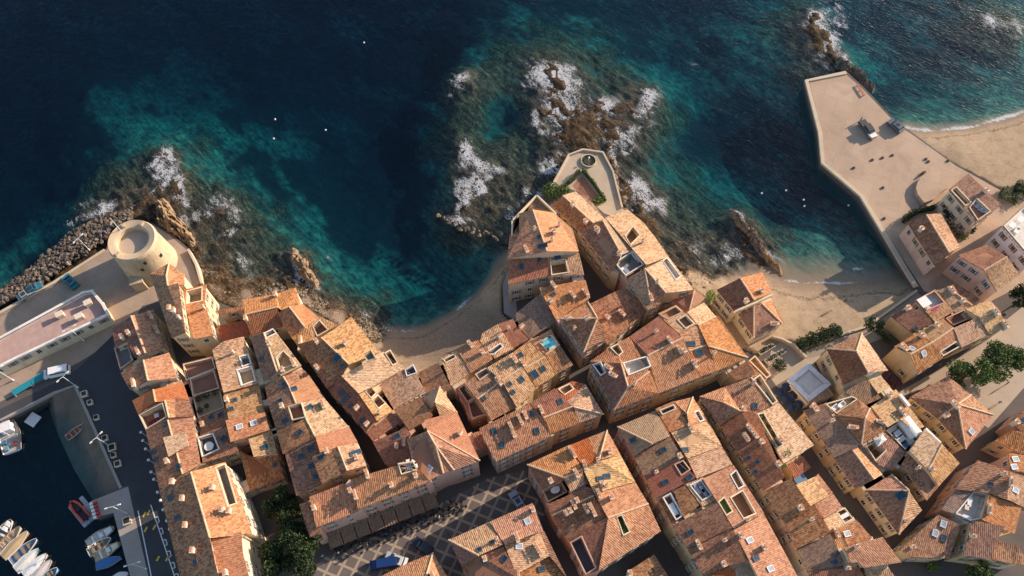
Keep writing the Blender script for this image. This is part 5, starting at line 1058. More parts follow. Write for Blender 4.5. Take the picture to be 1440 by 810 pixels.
# ---------------------------------------------------------------- the round tower
def tower():
    c = P(184, 336, 12.2); t = thing('round_tower', 'squat round stone tower with a thick parapet on the rocky shore', 'tower', (c.x, c.y, 2))
    stone = ground_mat('tower_stone', (.50, .40, .27), .7, 1.15, .5, 4, joints=1.2)
    n = 40
    a = MB(); a.lathe([(5.5, -.4), (5.35, 1.2), (4.75, 8.6), (4.9, 8.9), (4.9, 9.3), (4.8, 9.6)], n=n); a.build('wall', stone, t, smooth=True)
    b = MB(); b.lathe([(4.8, 9.6), (4.6, 10.0), (3.5, 9.75), (3.15, 9.6), (3.1, 8.3)], n=n); b.build('parapet', ground_mat('tower_cap', (.50, .38, .25), .8, 1.1, .6, 4), t)
    d = MB(); d.lathe([(3.12, 8.32), (.01, 8.34)], n=n); d.build('platform', ground_mat('tower_floor', (.46, .36, .27), .8, 1.1), t)
    for k, (an, zz) in enumerate(((-.3, 6.2), (-.75, 3.4), (-1.25, 6.0), (-1.0, 7.6))):
        o = MB(); r = 5.3 - (zz - 1.2) * .08; o.box((0, 0, 0), (.4, .5, .8)); o.build('embrasure', M_BLACK, t, (r * math.cos(an), r * math.sin(an), zz), (0, 0, an))
    for k in range(3):
        an = [2.2, -2.1, 1.2][k]; o = MB(); o.box((0, 0, .35), (.9, .5, .7)); o.build('parapet_block', stone, t, (3.9 * math.cos(an), 3.9 * math.sin(an), 9.6), (0, 0, an))
    o = MB(); o.tube([(0, 0, 0), (0, 0, 5)], [.08, .04], 6); o.build('flagpole', M_STEEL, t, (-2.8, 2.3, 9.4))
    o = MB(); o.box((0, 0, 1.6), (2.4, 1.8, 3.2)); o.box((0, 0, 3.3), (2.7, 2.1, .3)); o.build('porch', stone, t, (-.7, -5.6, 0), (0, 0, .3))
    geo_add([(c.x - 6, c.y - 6, 12), (c.x + 6, c.y - 6, 12), (c.x + 6, c.y + 6, 12), (c.x - 6, c.y + 6, 12)], [(0, 1, 2, 3)])
tower()
def gable_shed():
    T(0, 400, 3.858)
# ---------------------------------------------------------------- rocks
def rock_mesh(seed, sub=2):
    bm = bmesh.new(); bmesh.ops.create_icosphere(bm, subdivisions=sub, radius=1.0); r = random.Random(seed)
    pl = [(Vector((r.uniform(-1, 1), r.uniform(-1, 1), r.uniform(-1, 1))).normalized(), r.uniform(.42, .8)) for _ in range(12)]
    for v in bm.verts:
        for n, d in pl:
            k = v.co.dot(n)
            if k > d: v.co -= n * (k - d)
        v.co *= r.uniform(.9, 1.1)
    m = bpy.data.meshes.new('boulder'); bm.to_mesh(m); bm.free(); return m
def rock_mat(name, c):
    N = NT(name); g = N.n('ShaderNodeNewGeometry'); oi = N.n('ShaderNodeObjectInfo')
    n1 = N.noise(g.outputs['Position'], 1.5, 5, .7); n2 = N.noise(g.outputs['Position'], 6, 3, .6)
    r = N.ramp(n1.outputs[0], [(.3, mul(c, .5)), (.5, c), (.7, mul(c, 1.4))])
    hs = N.n('ShaderNodeHueSaturation', {'Hue': .5, 'Saturation': N.math('ADD', .6, N.math('MULTIPLY', oi.outputs['Random'], .6)), 'Value': N.math('ADD', .6, N.math('MULTIPLY', oi.outputs['Random'], .8)), 'Fac': 1.0, 'Color': r.outputs[0]})
    bp = N.n('ShaderNodeBump', {'Strength': .6, 'Distance': .15, 'Height': N.math('ADD', n1.outputs[0], N.math('MULTIPLY', n2.outputs[0], .4))})
    N.bsdf(hs.outputs[0], .9, bp.outputs[0], spec=.2); return N.mat
MR1 = rock_mat('boulder_stone', (.17, .13, .10)); MR2 = rock_mat('shore_rock', (.15, .115, .08)); MR3 = rock_mat('outcrop_rock', (.22, .15, .09))
RM1 = [rock_mesh(i) for i in range(6)]; RM2 = [rock_mesh(20 + i) for i in range(6)]
for m in RM1: m.materials.append(MR1)
for m in RM2: m.materials.append(MR2)
def boulders(line_sea, line_land, n, s0, s1, z0, z1, meshes, label, group):
    def along(l, t):
        L = [math.dist(a, c) for a, c in zip(l, l[1:])]; s = t * sum(L)
        for a, c, k in zip(l, l[1:], L):
            if s <= k: return (a[0] + (c[0] - a[0]) * s / k, a[1] + (c[1] - a[1]) * s / k)
            s -= k
        return l[-1]
    for i in range(n):
        t = (i + rnd.random()) / n; v = rnd.random(); a = along(line_sea, t); c = along(line_land, t)
        z = z0 + (z1 - z0) * v + rnd.uniform(-.15, .15); p = P(a[0] + (c[0] - a[0]) * v, a[1] + (c[1] - a[1]) * v, z); s = rnd.uniform(s0, s1)
        o = data_obj('boulder', rnd.choice(meshes), None, p, (rnd.uniform(-.5, .5), rnd.uniform(-.5, .5), rnd.uniform(0, 6.3)))
        o.scale = (s * rnd.uniform(.8, 1.25), s * rnd.uniform(.7, 1.0), s * rnd.uniform(.6, .9)); tag(o, label, 'boulder', group)
boulders([(-30,426),(0,411),(30,389),(81,345),(99,328),(148,304),(184,294)], [(-30,446),(0,428),(49,402),(99,368),(144,338),(158,318),(184,308)], 200, .34, .75, -.1, 1.6, RM1, 'angular grey boulder in the breakwater pile below the tower road', 'breakwater boulders')
boulders([(282,380),(330,392),(362,400),(417,402),(455,424),(500,446),(545,462)], [(286,390),(330,399),(362,408),(417,410),(452,432),(497,456),(540,470)], 60, .35, .7, 0, .5, RM2, 'dark wet rock along the shingle shore below the houses', 'shore rocks')
boulders([(866,222),(872,250),(882,290),(905,330)], [(860,226),(864,250),(874,288),(896,328)], 22, .6, 1.1, -.1, .7, MR1 and RM1, 'tawny boulder at the foot of the pointed terrace', 'terrace boulders')
boulders([(612,296),(640,312),(680,325),(703,330)], [(616,304),(640,322),(680,333),(703,338)], 22, .45, .9, -.1, .5, RM2, 'dark rock in the reef west of the headland house', 'reef rocks')
def outcrop(a, c, width, h, label, seed):
    p = P(*a, .2); q = P(*c, .2); d = q - p; L = d.length; rz = math.atan2(d.y, d.x); nu, nv = 70, 24; vs = []; fs = []
    U, V_ = np.meshgrid(np.linspace(0, 1, nu), np.linspace(-1, 1, nv), indexing='ij')
    prof = np.sin(U * PI) ** .6; wob = (fbm(U * 6 + seed, V_ * 0 + seed, 3, seed) - .5) * width * .9
    X = (U - .5) * L; Y = V_ * width / 2 * (prof * .85 + .15) + wob
    Zz = (1 - V_ ** 2) * h * prof * (.05 + 1.5 * fbm(X / 1.6 + seed, Y / .8, 4, seed + 2, True)) - .5 + (fbm(X / .6, Y / .6 + seed, 3, seed + 5, True) - .5) * 1.1 * h * prof
    vs = np.stack([X, Y, Zz], -1).reshape(-1, 3); idx = np.arange(nu * nv).reshape(nu, nv)
    fs = np.stack([idx[:-1, :-1], idx[1:, :-1], idx[1:, 1:], idx[:-1, 1:]], -1).reshape(-1, 4).tolist()
    o = mesh_obj('rock_outcrop', vs.tolist(), fs, MR3); o.location = (p + q) / 2; o.rotation_euler = (0, 0, rz); tag(o, label, 'rock')
outcrop((218, 284), (270, 348), 4.2, 3.6, 'long tawny rock ridge rising beside the round tower', 1)
outcrop((1170, 80), (1228, 130), 3.6, 1.9, 'reddish rock pile at the tip of the sandy quay', 2)
outcrop((1026, 292), (1082, 368), 2.6, 1.3, 'jagged tawny reef pointing at the sandy cove', 3)
outcrop((1066, 345), (1102, 388), 1.8, 1.0, 'low ragged tail of the reef near the cove sand', 4)
outcrop((408, 348), (446, 408), 2.6, 1.3, 'narrow foam-washed rock below the shingle shore', 5)
def rubble(name, line_sea, line_land, n, s0, s1, z0, z1, mat, seed):
    r = random.Random(seed); bm = bmesh.new(); bmesh.ops.create_icosphere(bm, subdivisions=1, radius=1.0); bv = [v.co.copy() for v in bm.verts]; bf = [tuple(v.index for v in f.verts) for f in bm.faces]; bm.free()
    def along(l, t):
        L = [math.dist(a, c) for a, c in zip(l, l[1:])]; s = t * sum(L)
        for a, c, k in zip(l, l[1:], L):
            if s <= k: return (a[0] + (c[0] - a[0]) * s / k, a[1] + (c[1] - a[1]) * s / k)
            s -= k
        return l[-1]
    vs = []; fs = []
    for i in range(n):
        t = r.random(); v = r.random(); a = along(line_sea, t); c = along(line_land, t); p = P(a[0] + (c[0] - a[0]) * v, a[1] + (c[1] - a[1]) * v, z0 + (z1 - z0) * v + r.uniform(-.2, .1)); s = r.uniform(s0, s1) * (1 if r.random() < .8 else 1.5)
        e = Matrix.Rotation(r.uniform(0, 6.3), 3, 'Z') @ Matrix.Rotation(r.uniform(-.6, .6), 3, 'X'); k = len(vs); sx, sy, sz = s * r.uniform(.7, 1.4), s * r.uniform(.6, 1.0), s * r.uniform(.5, .8)
        vs += [p + e @ Vector((q.x * sx, q.y * sy, q.z * sz)) * r.uniform(.8, 1.15) for q in bv]; fs += [tuple(x + k for x in f) for f in bf]
    return struct(mesh_obj(name, vs, fs, mat), 'stuff')
def rubble_mat(name, c):
    N = NT(name); g = N.n('ShaderNodeNewGeometry'); n = N.noise(g.outputs['Position'], 3, 4, .7)
    r = N.ramp(g.outputs['Random Per Island'], [(0, mul(c, .35)), (.5, c), (1, mul(c, 1.7))]); m = N.mix(.35, r.outputs[0], N.ramp(n.outputs[0], [(.3, mul(c, .4)), (.7, mul(c, 1.3))]).outputs[0]); N.bsdf(m, .9, spec=.2); return N.mat
rubble('rubble', [(-30,424),(0,408),(30,386),(81,342),(99,325),(148,302),(186,292)], [(-30,448),(0,430),(49,404),(99,370),(144,341),(158,320),(186,309)], 1500, .22, .48, -.15, 1.5, rubble_mat('rubble_stone', (.115, .088, .068)), 1)
rubble('shingle', [(282,378),(330,391),(362,399),(417,400),(455,422),(500,445),(548,463)], [(288,408),(330,416),(362,420),(417,420),(448,440),(492,466),(535,482)], 1500, .12, .34, -.1, 1.5, rubble_mat('shingle_stone', (.20, .155, .11)), 2)
rubble('shingle', [(905,335),(950,380),(1000,391)], [(915,345),(962,396),(1005,408)], 350, .12, .32, 0, 1.2, rubble_mat('shingle_stone_east', (.24, .19, .14)), 3)
# ---------------------------------------------------------------- plants
def leaf_mat(name, dark, mid, lt):
    N = NT(name); g = N.n('ShaderNodeNewGeometry'); r = N.ramp(g.outputs['Random Per Island'], [(0.0, dark), (.5, mid), (1.0, lt)])
    N.bsdf(r.outputs[0], .75, spec=.2, **{'Transmission Weight': 0.0}); return N.mat
LF = {'dark': leaf_mat('leaf_dark', (.012, .022, .010), (.03, .05, .018), (.075, .10, .03)), 'mid': leaf_mat('leaf_mid', (.035, .06, .014), (.085, .13, .03), (.17, .21, .055)),
      'olive': leaf_mat('leaf_olive', (.07, .08, .035), (.15, .16, .08), (.25, .25, .13)), 'light': leaf_mat('leaf_light', (.06, .11, .018), (.14, .22, .045), (.22, .31, .075))}
M_BARK = plain('bark', (.16, .115, .08), .9)
def leaves(pts_fn, n, size, mat, name, parent, seed):
    r = random.Random(seed); vs = []; fs = []
    for i in range(n):
        p = pts_fn(r); s = size * r.uniform(.6, 1.3)
        nrm = Vector((r.gauss(0, .8), r.gauss(0, .8), r.gauss(.6, .6))).normalized(); u = nrm.orthogonal().normalized(); v = nrm.cross(u); a = r.uniform(0, 6.28)
        u, v = u * math.cos(a) + v * math.sin(a), v * math.cos(a) - u * math.sin(a); k = len(vs); p = Vector(p)
        vs += [p - u * s, p - v * s * .6, p + u * s, p + v * s * .6]; fs.append((k, k + 1, k + 2, k + 3))
    return mesh_obj(name, vs, fs, mat, parent)
def tree(px, py, zc, rad, hgt, kind, label, n=2600, size=.26, seed=1):
    c = P(px, py, zc); t = thing('tree', label, 'tree', (c.x, c.y, 2.0)); r = random.Random(seed); base = 2.0
    clumps = []
    for i in range(16):
        a = r.uniform(0, 6.28); q = rad * math.sqrt(r.uniform(0, 1)) * .78; hh = r.uniform(-.5, .5) * hgt * (1 - (q / rad) ** 2 * .6)
        clumps.append((Vector((q * math.cos(a), q * math.sin(a), zc - base + hh)), rad * r.uniform(.26, .44)))
    b = MB(); b.tube([(0, 0, 0), (.1, .05, (zc - base) * .35), (0, 0, (zc - base) * .7)], [rad * .07, rad * .055, rad * .04], 8); b.build('trunk', M_BARK, t)
    l = MB()
    for cl, _ in clumps[:9]: l.tube([(0, 0, (zc - base) * .5), tuple(cl * .6 + Vector((0, 0, (zc - base) * .2))), tuple(cl)], [rad * .035, rad * .025, rad * .01], 5)
    l.build('limbs', M_BARK, t)
    def f(r):
        cl, cr = r.choice(clumps); d = Vector((r.gauss(0, 1), r.gauss(0, 1), r.gauss(0, 1))).normalized() * cr * (r.random() ** .35); d.z *= .75; return cl + d
    o = leaves(f, n, size, LF[kind], 'crown', t, seed); return t
def shrub(px, py, z, rad, hgt, kind, label, n=350, size=.16, seed=1, cat='shrub', group=None):
    a = tp(px, py); c = P(a[0], a[1], z); t = thing('shrub', label, cat, (c.x, c.y, z), group=group)
    def f(r):
        d = Vector((r.gauss(0, 1), r.gauss(0, 1), r.gauss(0, 1))).normalized() * (r.random() ** .3); return Vector((d.x * rad * r.uniform(.75, 1.05), d.y * rad * r.uniform(.75, 1.05), hgt * .5 + d.z * hgt * .5))
    leaves(f, n, size, LF[kind], 'foliage', t, seed)
    b = MB(); b.tube([(0, 0, -.05), (0, 0, hgt * .5)], [.06, .03], 5); b.build('stem', M_BARK, t); return t
def hedge(pts, width, hgt, z, kind, label, dens=55, size=.16, seed=1):
    pw = [P(*tp(*q), z) for q in pts]; c = pw[0]; t = thing('hedge', label, 'hedge', tuple(c)); segs = []; tot = 0
    for a, d in zip(pw, pw[1:]): segs.append((a - c, d - c, (d - a).length)); tot += (d - a).length
    def f(r):
        s = r.uniform(0, tot)
        for a, d, L in segs:
            if s <= L: break
            s -= L
        p = a + (d - a) * min(1, s / L); dn = (d - a).normalized(); n = Vector((-dn.y, dn.x, 0)); bul = 1 + .25 * math.sin(s * 1.9) 
        q = r.uniform(-1, 1); return p + n * (q * width / 2 * bul) + Vector((0, 0, r.uniform(0, 1) ** .5 * hgt * (1 - .35 * q * q) * bul))
    leaves(f, int(dens * tot * width), size, LF[kind], 'foliage', t, seed)
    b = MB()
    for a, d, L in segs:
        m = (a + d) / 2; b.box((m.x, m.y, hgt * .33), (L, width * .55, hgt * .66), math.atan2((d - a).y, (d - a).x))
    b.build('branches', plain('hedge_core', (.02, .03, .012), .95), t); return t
tree(1365, 524, 7.0, 4.2, 4.6, 'mid', 'plane tree with thinner crown on the sandy lane', 4200, .22, 11)
tree(1411, 506, 7.5, 4.8, 5.2, 'mid', 'larger plane tree with dense crown on the sandy lane', 5200, .22, 12)
tree(396, 712, 7.0, 3.5, 4.2, 'dark', 'small dark tree in the shady garden beside the low hipped roof', 5000, .22, 13)
tree(410, 779, 8.5, 5.6, 6.0, 'dark', 'big dense tree filling the garden corner by the square', 12000, .24, 14)
tree(1380, 805, 6.0, 3.0, 3.5, 'mid', 'garden tree under the ochre wall and rust brown hip roof', 1600, .25, 15)
tree(1440, 418, 5.5, 2.8, 3.2, 'dark', 'dark round tree beside the street at the lane end', 1600, .25, 16)
tree(1232, 457, 5.0, 1.9, 2.4, 'dark', 'small tree beside the ochre house with the arched window', 900, .2, 17)
tree(1335, 297, 4.6, 1.5, 2.4, 'dark', 'slim tree at the villa gate on the quay', 700, .2, 18)
T(1080, 440)
hedge([(250,300),(330,255),(420,215),(510,175),(605,165)], 2.6, 2.1, 2.0, 'dark', 'thick dark hedge between the sandy cove and the lane', 70, .18, 1)
shrub(85, 455, 2.0, 1.5, 1.9, 'dark', 'round clipped bush in the cove terrace court', 500, .17, 2)
hedge([(945,170),(985,225),(1020,255)], 1.2, 1.4, 2.0, 'mid', 'hedge strip below the arched window', 70, .15, 3)
T(900, 380)
shrub(575, 262, 2.0, 1.2, 4.6, 'light', 'bright green bush growing behind the cove house', 500, .17, 4)
T(1200, 230)
hedge([(415,500),(460,450),(540,412),(670,385)], 1.3, 1.8, 2.0, 'dark', 'curved hedge behind the pink villa on the quay', 80, .16, 5)
for i, (x, y, r_, lb) in enumerate(((790,420,1.3,'dark shrub at the north end of the strip between the villas'),(800,500,1.4,'dark shrub beside the pink villa eaves'),(850,560,1.5,'dark leafy shrub in the middle of the strip between the villas'),(895,625,1.5,'greener shrub at the south end of the strip between the villas'),(970,580,1.1,'shrub against the cream villa wall'))):
    shrub(x, y, 2.0, r_, 2.6, 'dark' if i != 3 else 'mid', lb, 420, .18, 30 + i)
hedge([(1230,260),(1380,320)], 3.4, 1.7, 2.0, 'olive', 'broad grey-green clipped hedge between the cream villa and the beach', 60, .17, 6)
hedge([(1350,210),(1500,260)], 3.0, 2.0, 2.0, 'dark', 'dark hedge just beyond the grey-green clipped hedge by the cream villa', 60, .17, 7)
T(680, 190, 3.681)
shrub(350, 305, 2.0, 2.6, 2.4, 'mid', 'wide green shrub at the tip of the headland house', 900, .19, 8)
shrub(415, 295, 2.0, 1.5, 1.8, 'mid', 'smaller green shrub beside the terrace hedge', 500, .18, 9)
hedge([(495,190),(470,230),(425,265)], .9, 1.3, 2.0, 'mid', 'hedge on the west side of the red patio', 90, .15, 10)
hedge([(512,185),(565,250),(630,345)], .7, 1.3, 2.0, 'mid', 'hedge on the east side of the red patio', 90, .15, 11)
hedge([(570,355),(630,335)], 1.6, 1.2, 2.0, 'light', 'bright clipped box hedge at the foot of the red patio', 80, .15, 12)
sheet('patio', [(680 + x / 3.681, 190 + y / 3.681) for x, y in ((460,262),(505,215),(515,215),(600,325),(570,345),(540,358))], 2.02, floor_mat('red'))
def round_bed():
    c = P(827.5, 227, 2.0); t = thing('round_flower_bed', 'round planted bed with low rim and a lamp in the pointed terrace', 'flower bed', tuple(c))
    b = MB(); b.lathe([(1.75, 0), (1.75, .45), (1.55, .45), (1.55, .05)], n=28); b.build('rim', M_KERB, t)
    d = MB(); d.lathe([(1.56, .12), (.01, .16)], n=24); d.build('soil', plain('soil', (.07, .055, .05), .95), t)
    def f(r): a = r.uniform(0, 6.28); q = r.uniform(.95, 1.55); return (q * math.cos(a), q * math.sin(a), r.uniform(.15, .5))
    leaves(f, 260, .13, LF['mid'], 'plants', t, 3)
    e = MB(); e.tube([(0, 0, .1), (0, 0, 1.2)], [.06, .06], 6); e.lathe([(.01, 1.2), (.22, 1.3), (.22, 1.5), (.01, 1.6)], n=10); e.build('lamp', M_WHITE, t)
round_bed()
# roof plants
for i, (tx, ty, x, y, z, r_, k, lb) in enumerate(((980,500,540,520,10.3,.7,'mid','first bush in the planter strip of the pale spotted roof'),(980,500,600,600,10.3,.7,'mid','middle bush in the planter strip of the pale spotted roof'),(980,500,645,665,10.3,.7,'mid','end bush in the planter strip of the pale spotted roof'),(980,500,620,770,10.4,1.0,'mid','big leafy bush below the planter strip of the pale spotted roof'),(980,600,755,230,10.6,.8,'light','yellowish green bush at the eave of the pale spotted roof'),(980,600,728,335,10.0,.45,'light','small potted bush on the white ledge'),
    (150,490,790,430,6.6,.8,'dark','shrub at the west end of the roof garden top row'),(150,490,850,400,6.6,.9,'dark','shrub in the centre of the roof garden top row'),(150,490,915,375,6.6,.8,'dark','shrub at the east end of the roof garden top row'),(150,490,795,530,6.6,.7,'dark','shrub at the near edge of the roof garden'),(150,490,850,490,6.6,.5,'mid','small green shrub inside the roof garden'),
    (820,270,385,580,9.8,.45,'light','bright potted bush on the grey roof deck'),(820,270,485,605,9.8,.4,'mid','potted bush in the corner of the grey roof deck'),(690,260,395,135,10.6,.8,'light','leafy plant in the prow terrace of the headland house'),(690,260,215,385,10.6,.5,'mid','plant in the side terrace of the headland house'),(740,600,800,800,11.3,.5,'mid','top plant in the slit terrace of the ragged orange roof'),(740,600,835,880,11.3,.7,'mid','lower plant in the slit terrace of the ragged orange roof'))):
    T(tx, ty); shrub(x, y, z, r_, r_ * 1.5, k, lb, 150, .13, 60 + i, 'plant')
T(1200, 675)
shrub(430, 640, 2.0, 1.2, 2.2, 'mid', 'green bush in the dark alley below the fan-shaped roof', 400, .17, 90)
shrub(640, 740, 2.0, 1.0, 3.0, 'mid', 'tall plant in the shaded yard below the fan-shaped roof', 400, .17, 91)
# ---------------------------------------------------------------- cars
def car(a, c, colr, kind, label, z=2.02):
    rz, m, L = ang(a, c); t = thing('car' if kind != 'van' else 'van', label, 'van' if kind == 'van' else ('pickup' if kind == 'pickup' else 'car'), (m.x, m.y, z), rz)
    L = {'van': 4.9, 'pickup': 5.3, 'car': 4.1, 'small': 3.7}[kind]; W = 1.78 if kind != 'small' else 1.65
    pm = plain('car_paint_%d_%d_%d' % tuple(int(x * 99) for x in colr), colr, .3, .5, var=.04)
    h = L / 2
    if kind == 'van': prof = [(-h,.3),(-h,1.5),(-h+.15,1.95),(h-1.3,1.95),(h-.65,1.15),(h-.05,.95),(h,.5),(h-.05,.3)]
    elif kind == 'pickup': prof = [(-h,.4),(-h,1.0),(-h+1.8,1.0),(-h+1.9,1.75),(h-1.7,1.75),(h-1.15,1.1),(h-.1,.98),(h,.6),(h-.05,.35)]
    else: prof = [(-h,.3),(-h+.02,.85),(-h+.35,1.0),(-h+.75,1.42),(h-1.75,1.45),(h-1.0,.95),(h-.15,.82),(h,.55),(h-.05,.28)]
    n = len(prof); b = MB(); vs = []
    for s, k in ((-1, 1), (1, 1)):
        for x, y in prof: vs.append((x, s * W / 2 * (1.0 if y < 1.05 else .82), y))
    b.add(vs, [tuple(range(n)), tuple(range(n, 2 * n))[::-1]] + [(i, (i + 1) % n, n + (i + 1) % n, n + i)[::-1] for i in range(n)])
    b.build('body', pm, t)
    zt = max(p[1] for p in prof); g = MB(); xf = h - (1.3 if kind == 'van' else 1.7); 
    g.box(((xf + h - 1.0) / 2 + .06, 0, (zt + .98) / 2 + .06), (.25, W * .76, .42)); g.build('windscreen', M_GLASSD, t)
    xr = -h + (.1 if kind != 'pickup' else 1.85); g = MB(); g.box((xr + (.45 if kind in ('car', 'small') else -.03), 0, zt * .84), (.22, W * .72, .3)); g.build('rear_window', M_GLASSD, t)
    for s in (-1, 1):
        g = MB(); g.box(((xf + xr) / 2 + .1, s * W * .455, zt * .83), ((xf - xr) * .8, .06, .32)); g.build('side_window', M_GLASSD, t)
        g = MB(); g.box((h - .04, s * W * .36, .68), (.12, .3, .16)); g.build('headlight', M_GLASSP, t)
        for x in (-h + .8, h - .8):
            wl = MB(); wl.tube([(x, s * (W / 2 - .2), .33), (x, s * (W / 2 + .01), .33)], [.33, .33], 14); wo_ = wl.build('wheel', M_RUBBER, t)
            rm = MB(); rm.tube([(x, s * (W / 2), .33), (x, s * (W / 2 + .025), .33)], [.2, .2], 10); rm.build('rim', M_METAL, wo_)
    if kind == 'pickup':
        g = MB(); g.box((-h + 1.0, 0, 1.02), (1.95, W * .96, .12)); g.box((-h + 2.5, 0, 1.77), (1.5, W * .78, .06)); g.build('load_bed', M_BLACK, t); g = MB(); g.box((h - .72, 0, .92), (1.4, W * .97, .36), taper=.94); g.build('bonnet', M_WHITE, t)
    elif kind != 'van':
        g = MB(); g.box(((xf - h + .8) / 2 + .1, 0, zt + .012), (.9, W * .5, .03)); g.build('sunroof', M_GLASSD, t)
T(0, 230, 4.05)
car((380,650), (440,710), (.02,.16,.20), 'car', 'dark teal car parked in the tower shadow')
car((228,706), (172,737), (.03,.12,.17), 'small', 'blue-green car in front of a silver car by the breakwater wall')
car((186,736), (136,770), (.25,.27,.28), 'small', 'silver car behind the blue-green one by the breakwater wall')
T(0, 400, 3.858)
car((255,497), (382,468), (.75,.75,.74), 'van', 'white van parked beside the turquoise canopies')
T(1120, 0, 4.05)
car((438,800), (360,697), (.07,.08,.09), 'pickup', 'dark pickup with a white bonnet on the sandy quay')
car((528,702), (586,752), (.10,.11,.13), 'car', 'dark grey car parked at the quay edge near the beach')
T(400, 675)
car((775,722), (912,700), (.012,.04,.16), 'van', 'bright blue van in the shade of the square')
car((885,655), (1003,697), (.60,.62,.64), 'car', 'pale car next to the blue van in the square')
car((1120,530), (1222,600), (.03,.035,.05), 'car', 'black car alone in the shaded part of the square')
T(620, 675)
car((618,140), (664,214), (.45,.47,.50), 'small', 'small silver car at the corner of the square')
T(1200, 500)
car((262,180), (345,240), (.10,.02,.035), 'small', 'maroon car squeezed behind the ochre gable wall')
# ---------------------------------------------------------------- boats
def boat(a, c, beam, hull, inner, kind, label, group=None):
    rz, m, L = ang(a, c, 0.0); t = thing('boat', label, 'boat', (m.x, m.y, .02), rz, group)
    hm = plain('hull_%d_%d_%d' % tuple(int(x * 99) for x in hull), hull, .35, .5, var=.05); im = plain('deck_%d_%d_%d' % tuple(int(x * 99) for x in inner), inner, .6, var=.1)
    n = 13; vs = []; fs = []; ns = 5
    def half(u): return beam / 2 * (min(1, (1 - u) * 1.9 + .02) ** .6 if u > .35 else (.82 + .18 * min(1, u / .35)))
    for i in range(n):
        u = i / (n - 1); x = (u - .5) * L; hb = half(u); sh = .62 + .28 * u * u
        for y, z in ((hb, sh), (hb * .95, .25), (hb * .55, -.22), (-hb * .55, -.22), (-hb * .95, .25), (-hb, sh)): vs.append((x + (.25 * u if z > .5 else 0), y, z))
    for i in range(n - 1):
        for k in range(5): fs.append((i * 6 + k, i * 6 + k + 1, (i + 1) * 6 + k + 1, (i + 1) * 6 + k))
    fs += [tuple(range(6))[::-1], tuple(range((n - 1) * 6, n * 6))]
    mesh_obj('hull', vs, fs, hm, t)
    dv = []; df = []
    for i in range(n):
        u = i / (n - 1); x = (u - .5) * L + .2 * u; hb = half(u) * .86; zz = (.62 + .28 * u * u) - (.34 if kind != 'cover' else -.02)
        if kind == 'cover': dv += [(x, hb * 1.12, zz - .02), (x, 0, zz + .28 * math.sin(PI * min(1, u + .1))), (x, -hb * 1.12, zz - .02)]
        else: dv += [(x, hb, zz), (x, 0, zz - .04), (x, -hb, zz)]
    for i in range(n - 1):
        for k in range(2): df.append((i * 3 + k, i * 3 + k + 1, (i + 1) * 3 + k + 1, (i + 1) * 3 + k)[::-1])
    mesh_obj('cover' if kind == 'cover' else 'deck', dv, df, im, t)
    rv = MB()
    for s in (1, -1): rv.tube([((i / (n - 1) - .5) * L + .25 * i / (n - 1), s * half(i / (n - 1)), .62 + .28 * (i / (n - 1)) ** 2) for i in range(n)], [.055] * n, 5)
    rv.build('gunwale', M_WHITE if hull[0] < .6 else M_WOOD, t)
    if kind in ('open', 'motor'):
        for u in (.25, .5, .7):
            s = MB(); s.box(((u - .5) * L, 0, .55), (.32, half(u) * 1.7, .06)); s.build('seat', M_WOOD if kind == 'open' else M_WHITE, t)
    if kind == 'motor':
        s = MB(); s.box((L * .06, 0, .75), (.8, beam * .4, .55), taper=.8); s.build('console', M_WHITE, t)
        s = MB(); s.box((L * .33, 0, .80), (L * .26, beam * .55, .12), taper=.7); s.build('foredeck', hm, t)
        s = MB(); s.box((-L * .5 - .15, 0, .7), (.4, .35, .5), taper=.8); s.box((-L * .5 - .2, 0, .1), (.15, .12, .9)); s.build('outboard_motor', M_BLACK, t)
    if kind == 'fish':
        s = MB(); s.box((L * .12, 0, 1.3), (1.7, beam * .5, 1.7), taper=.92); s.build('wheelhouse', M_WHITE, t)
        s = MB(); s.box((L * .12, 0, 2.2), (2.0, beam * .56, .1)); s.build('cabin_roof', M_WHITE, t)
        s = MB(); s.tube([(-L * .05, 0, .5), (-L * .05, 0, 4.2)], [.07, .04], 6); s.build('mast', M_STEEL, t)
        for k, (x, y, cl) in enumerate(((-.2,.25,(.05,.20,.32)),(-.32,-.2,(.30,.06,.04)),(-.14,-.28,(.35,.33,.30)),(-.38,.2,(.10,.25,.30)))):
            s = MB(); s.box((L * x, beam * y, .65), (.8, .6, .5)); s.build('fish_crate', plain('crate%d' % k, cl, .7), t)
T(0, 600, 3.858)
W_ = (.72,.70,.66)
boat((68,515), (0,612), 2.3, W_, (.20,.17,.14), 'motor', 'white boat with dark cockpit at the end of the moored row')
boat((116,552), (0,682), 2.1, (.66,.54,.38), (.55,.44,.30), 'open', 'cream wooden boat second in the moored row')
boat((157,578), (25,712), 2.1, (.42,.27,.14), (.46,.32,.17), 'cover', 'tan covered boat between the cream boat and the grey-blue one')
boat((206,618), (66,737), 2.1, (.35,.42,.48), (.16,.20,.26), 'open', 'grey-blue open boat in the moored row')
boat((217,672), (95,782), 2.2, (.10,.36,.45), (.66,.62,.55), 'cover', 'turquoise boat with a pale canvas cover')
boat((260,698), (138,808), 2.2, (.72,.71,.68), (.70,.68,.64), 'cover', 'white boat under a white cover beside the turquoise one')
boat((285,732), (183,832), 2.0, (.60,.55,.50), (.55,.50,.45), 'cover', 'pale beige covered boat beside the white covered one')
boat((318,776), (240,845), 1.9, (.12,.34,.46), (.10,.30,.42), 'open', 'small blue boat last in the moored row')
boat((622,552), (480,646), 2.3, (.74,.72,.68), (.60,.56,.50), 'motor', 'white motorboat beside the grey boat with green interior')
boat((606,612), (487,690), 2.0, (.40,.42,.40), (.14,.19,.19), 'open', 'grey boat with green interior between two motorboats')
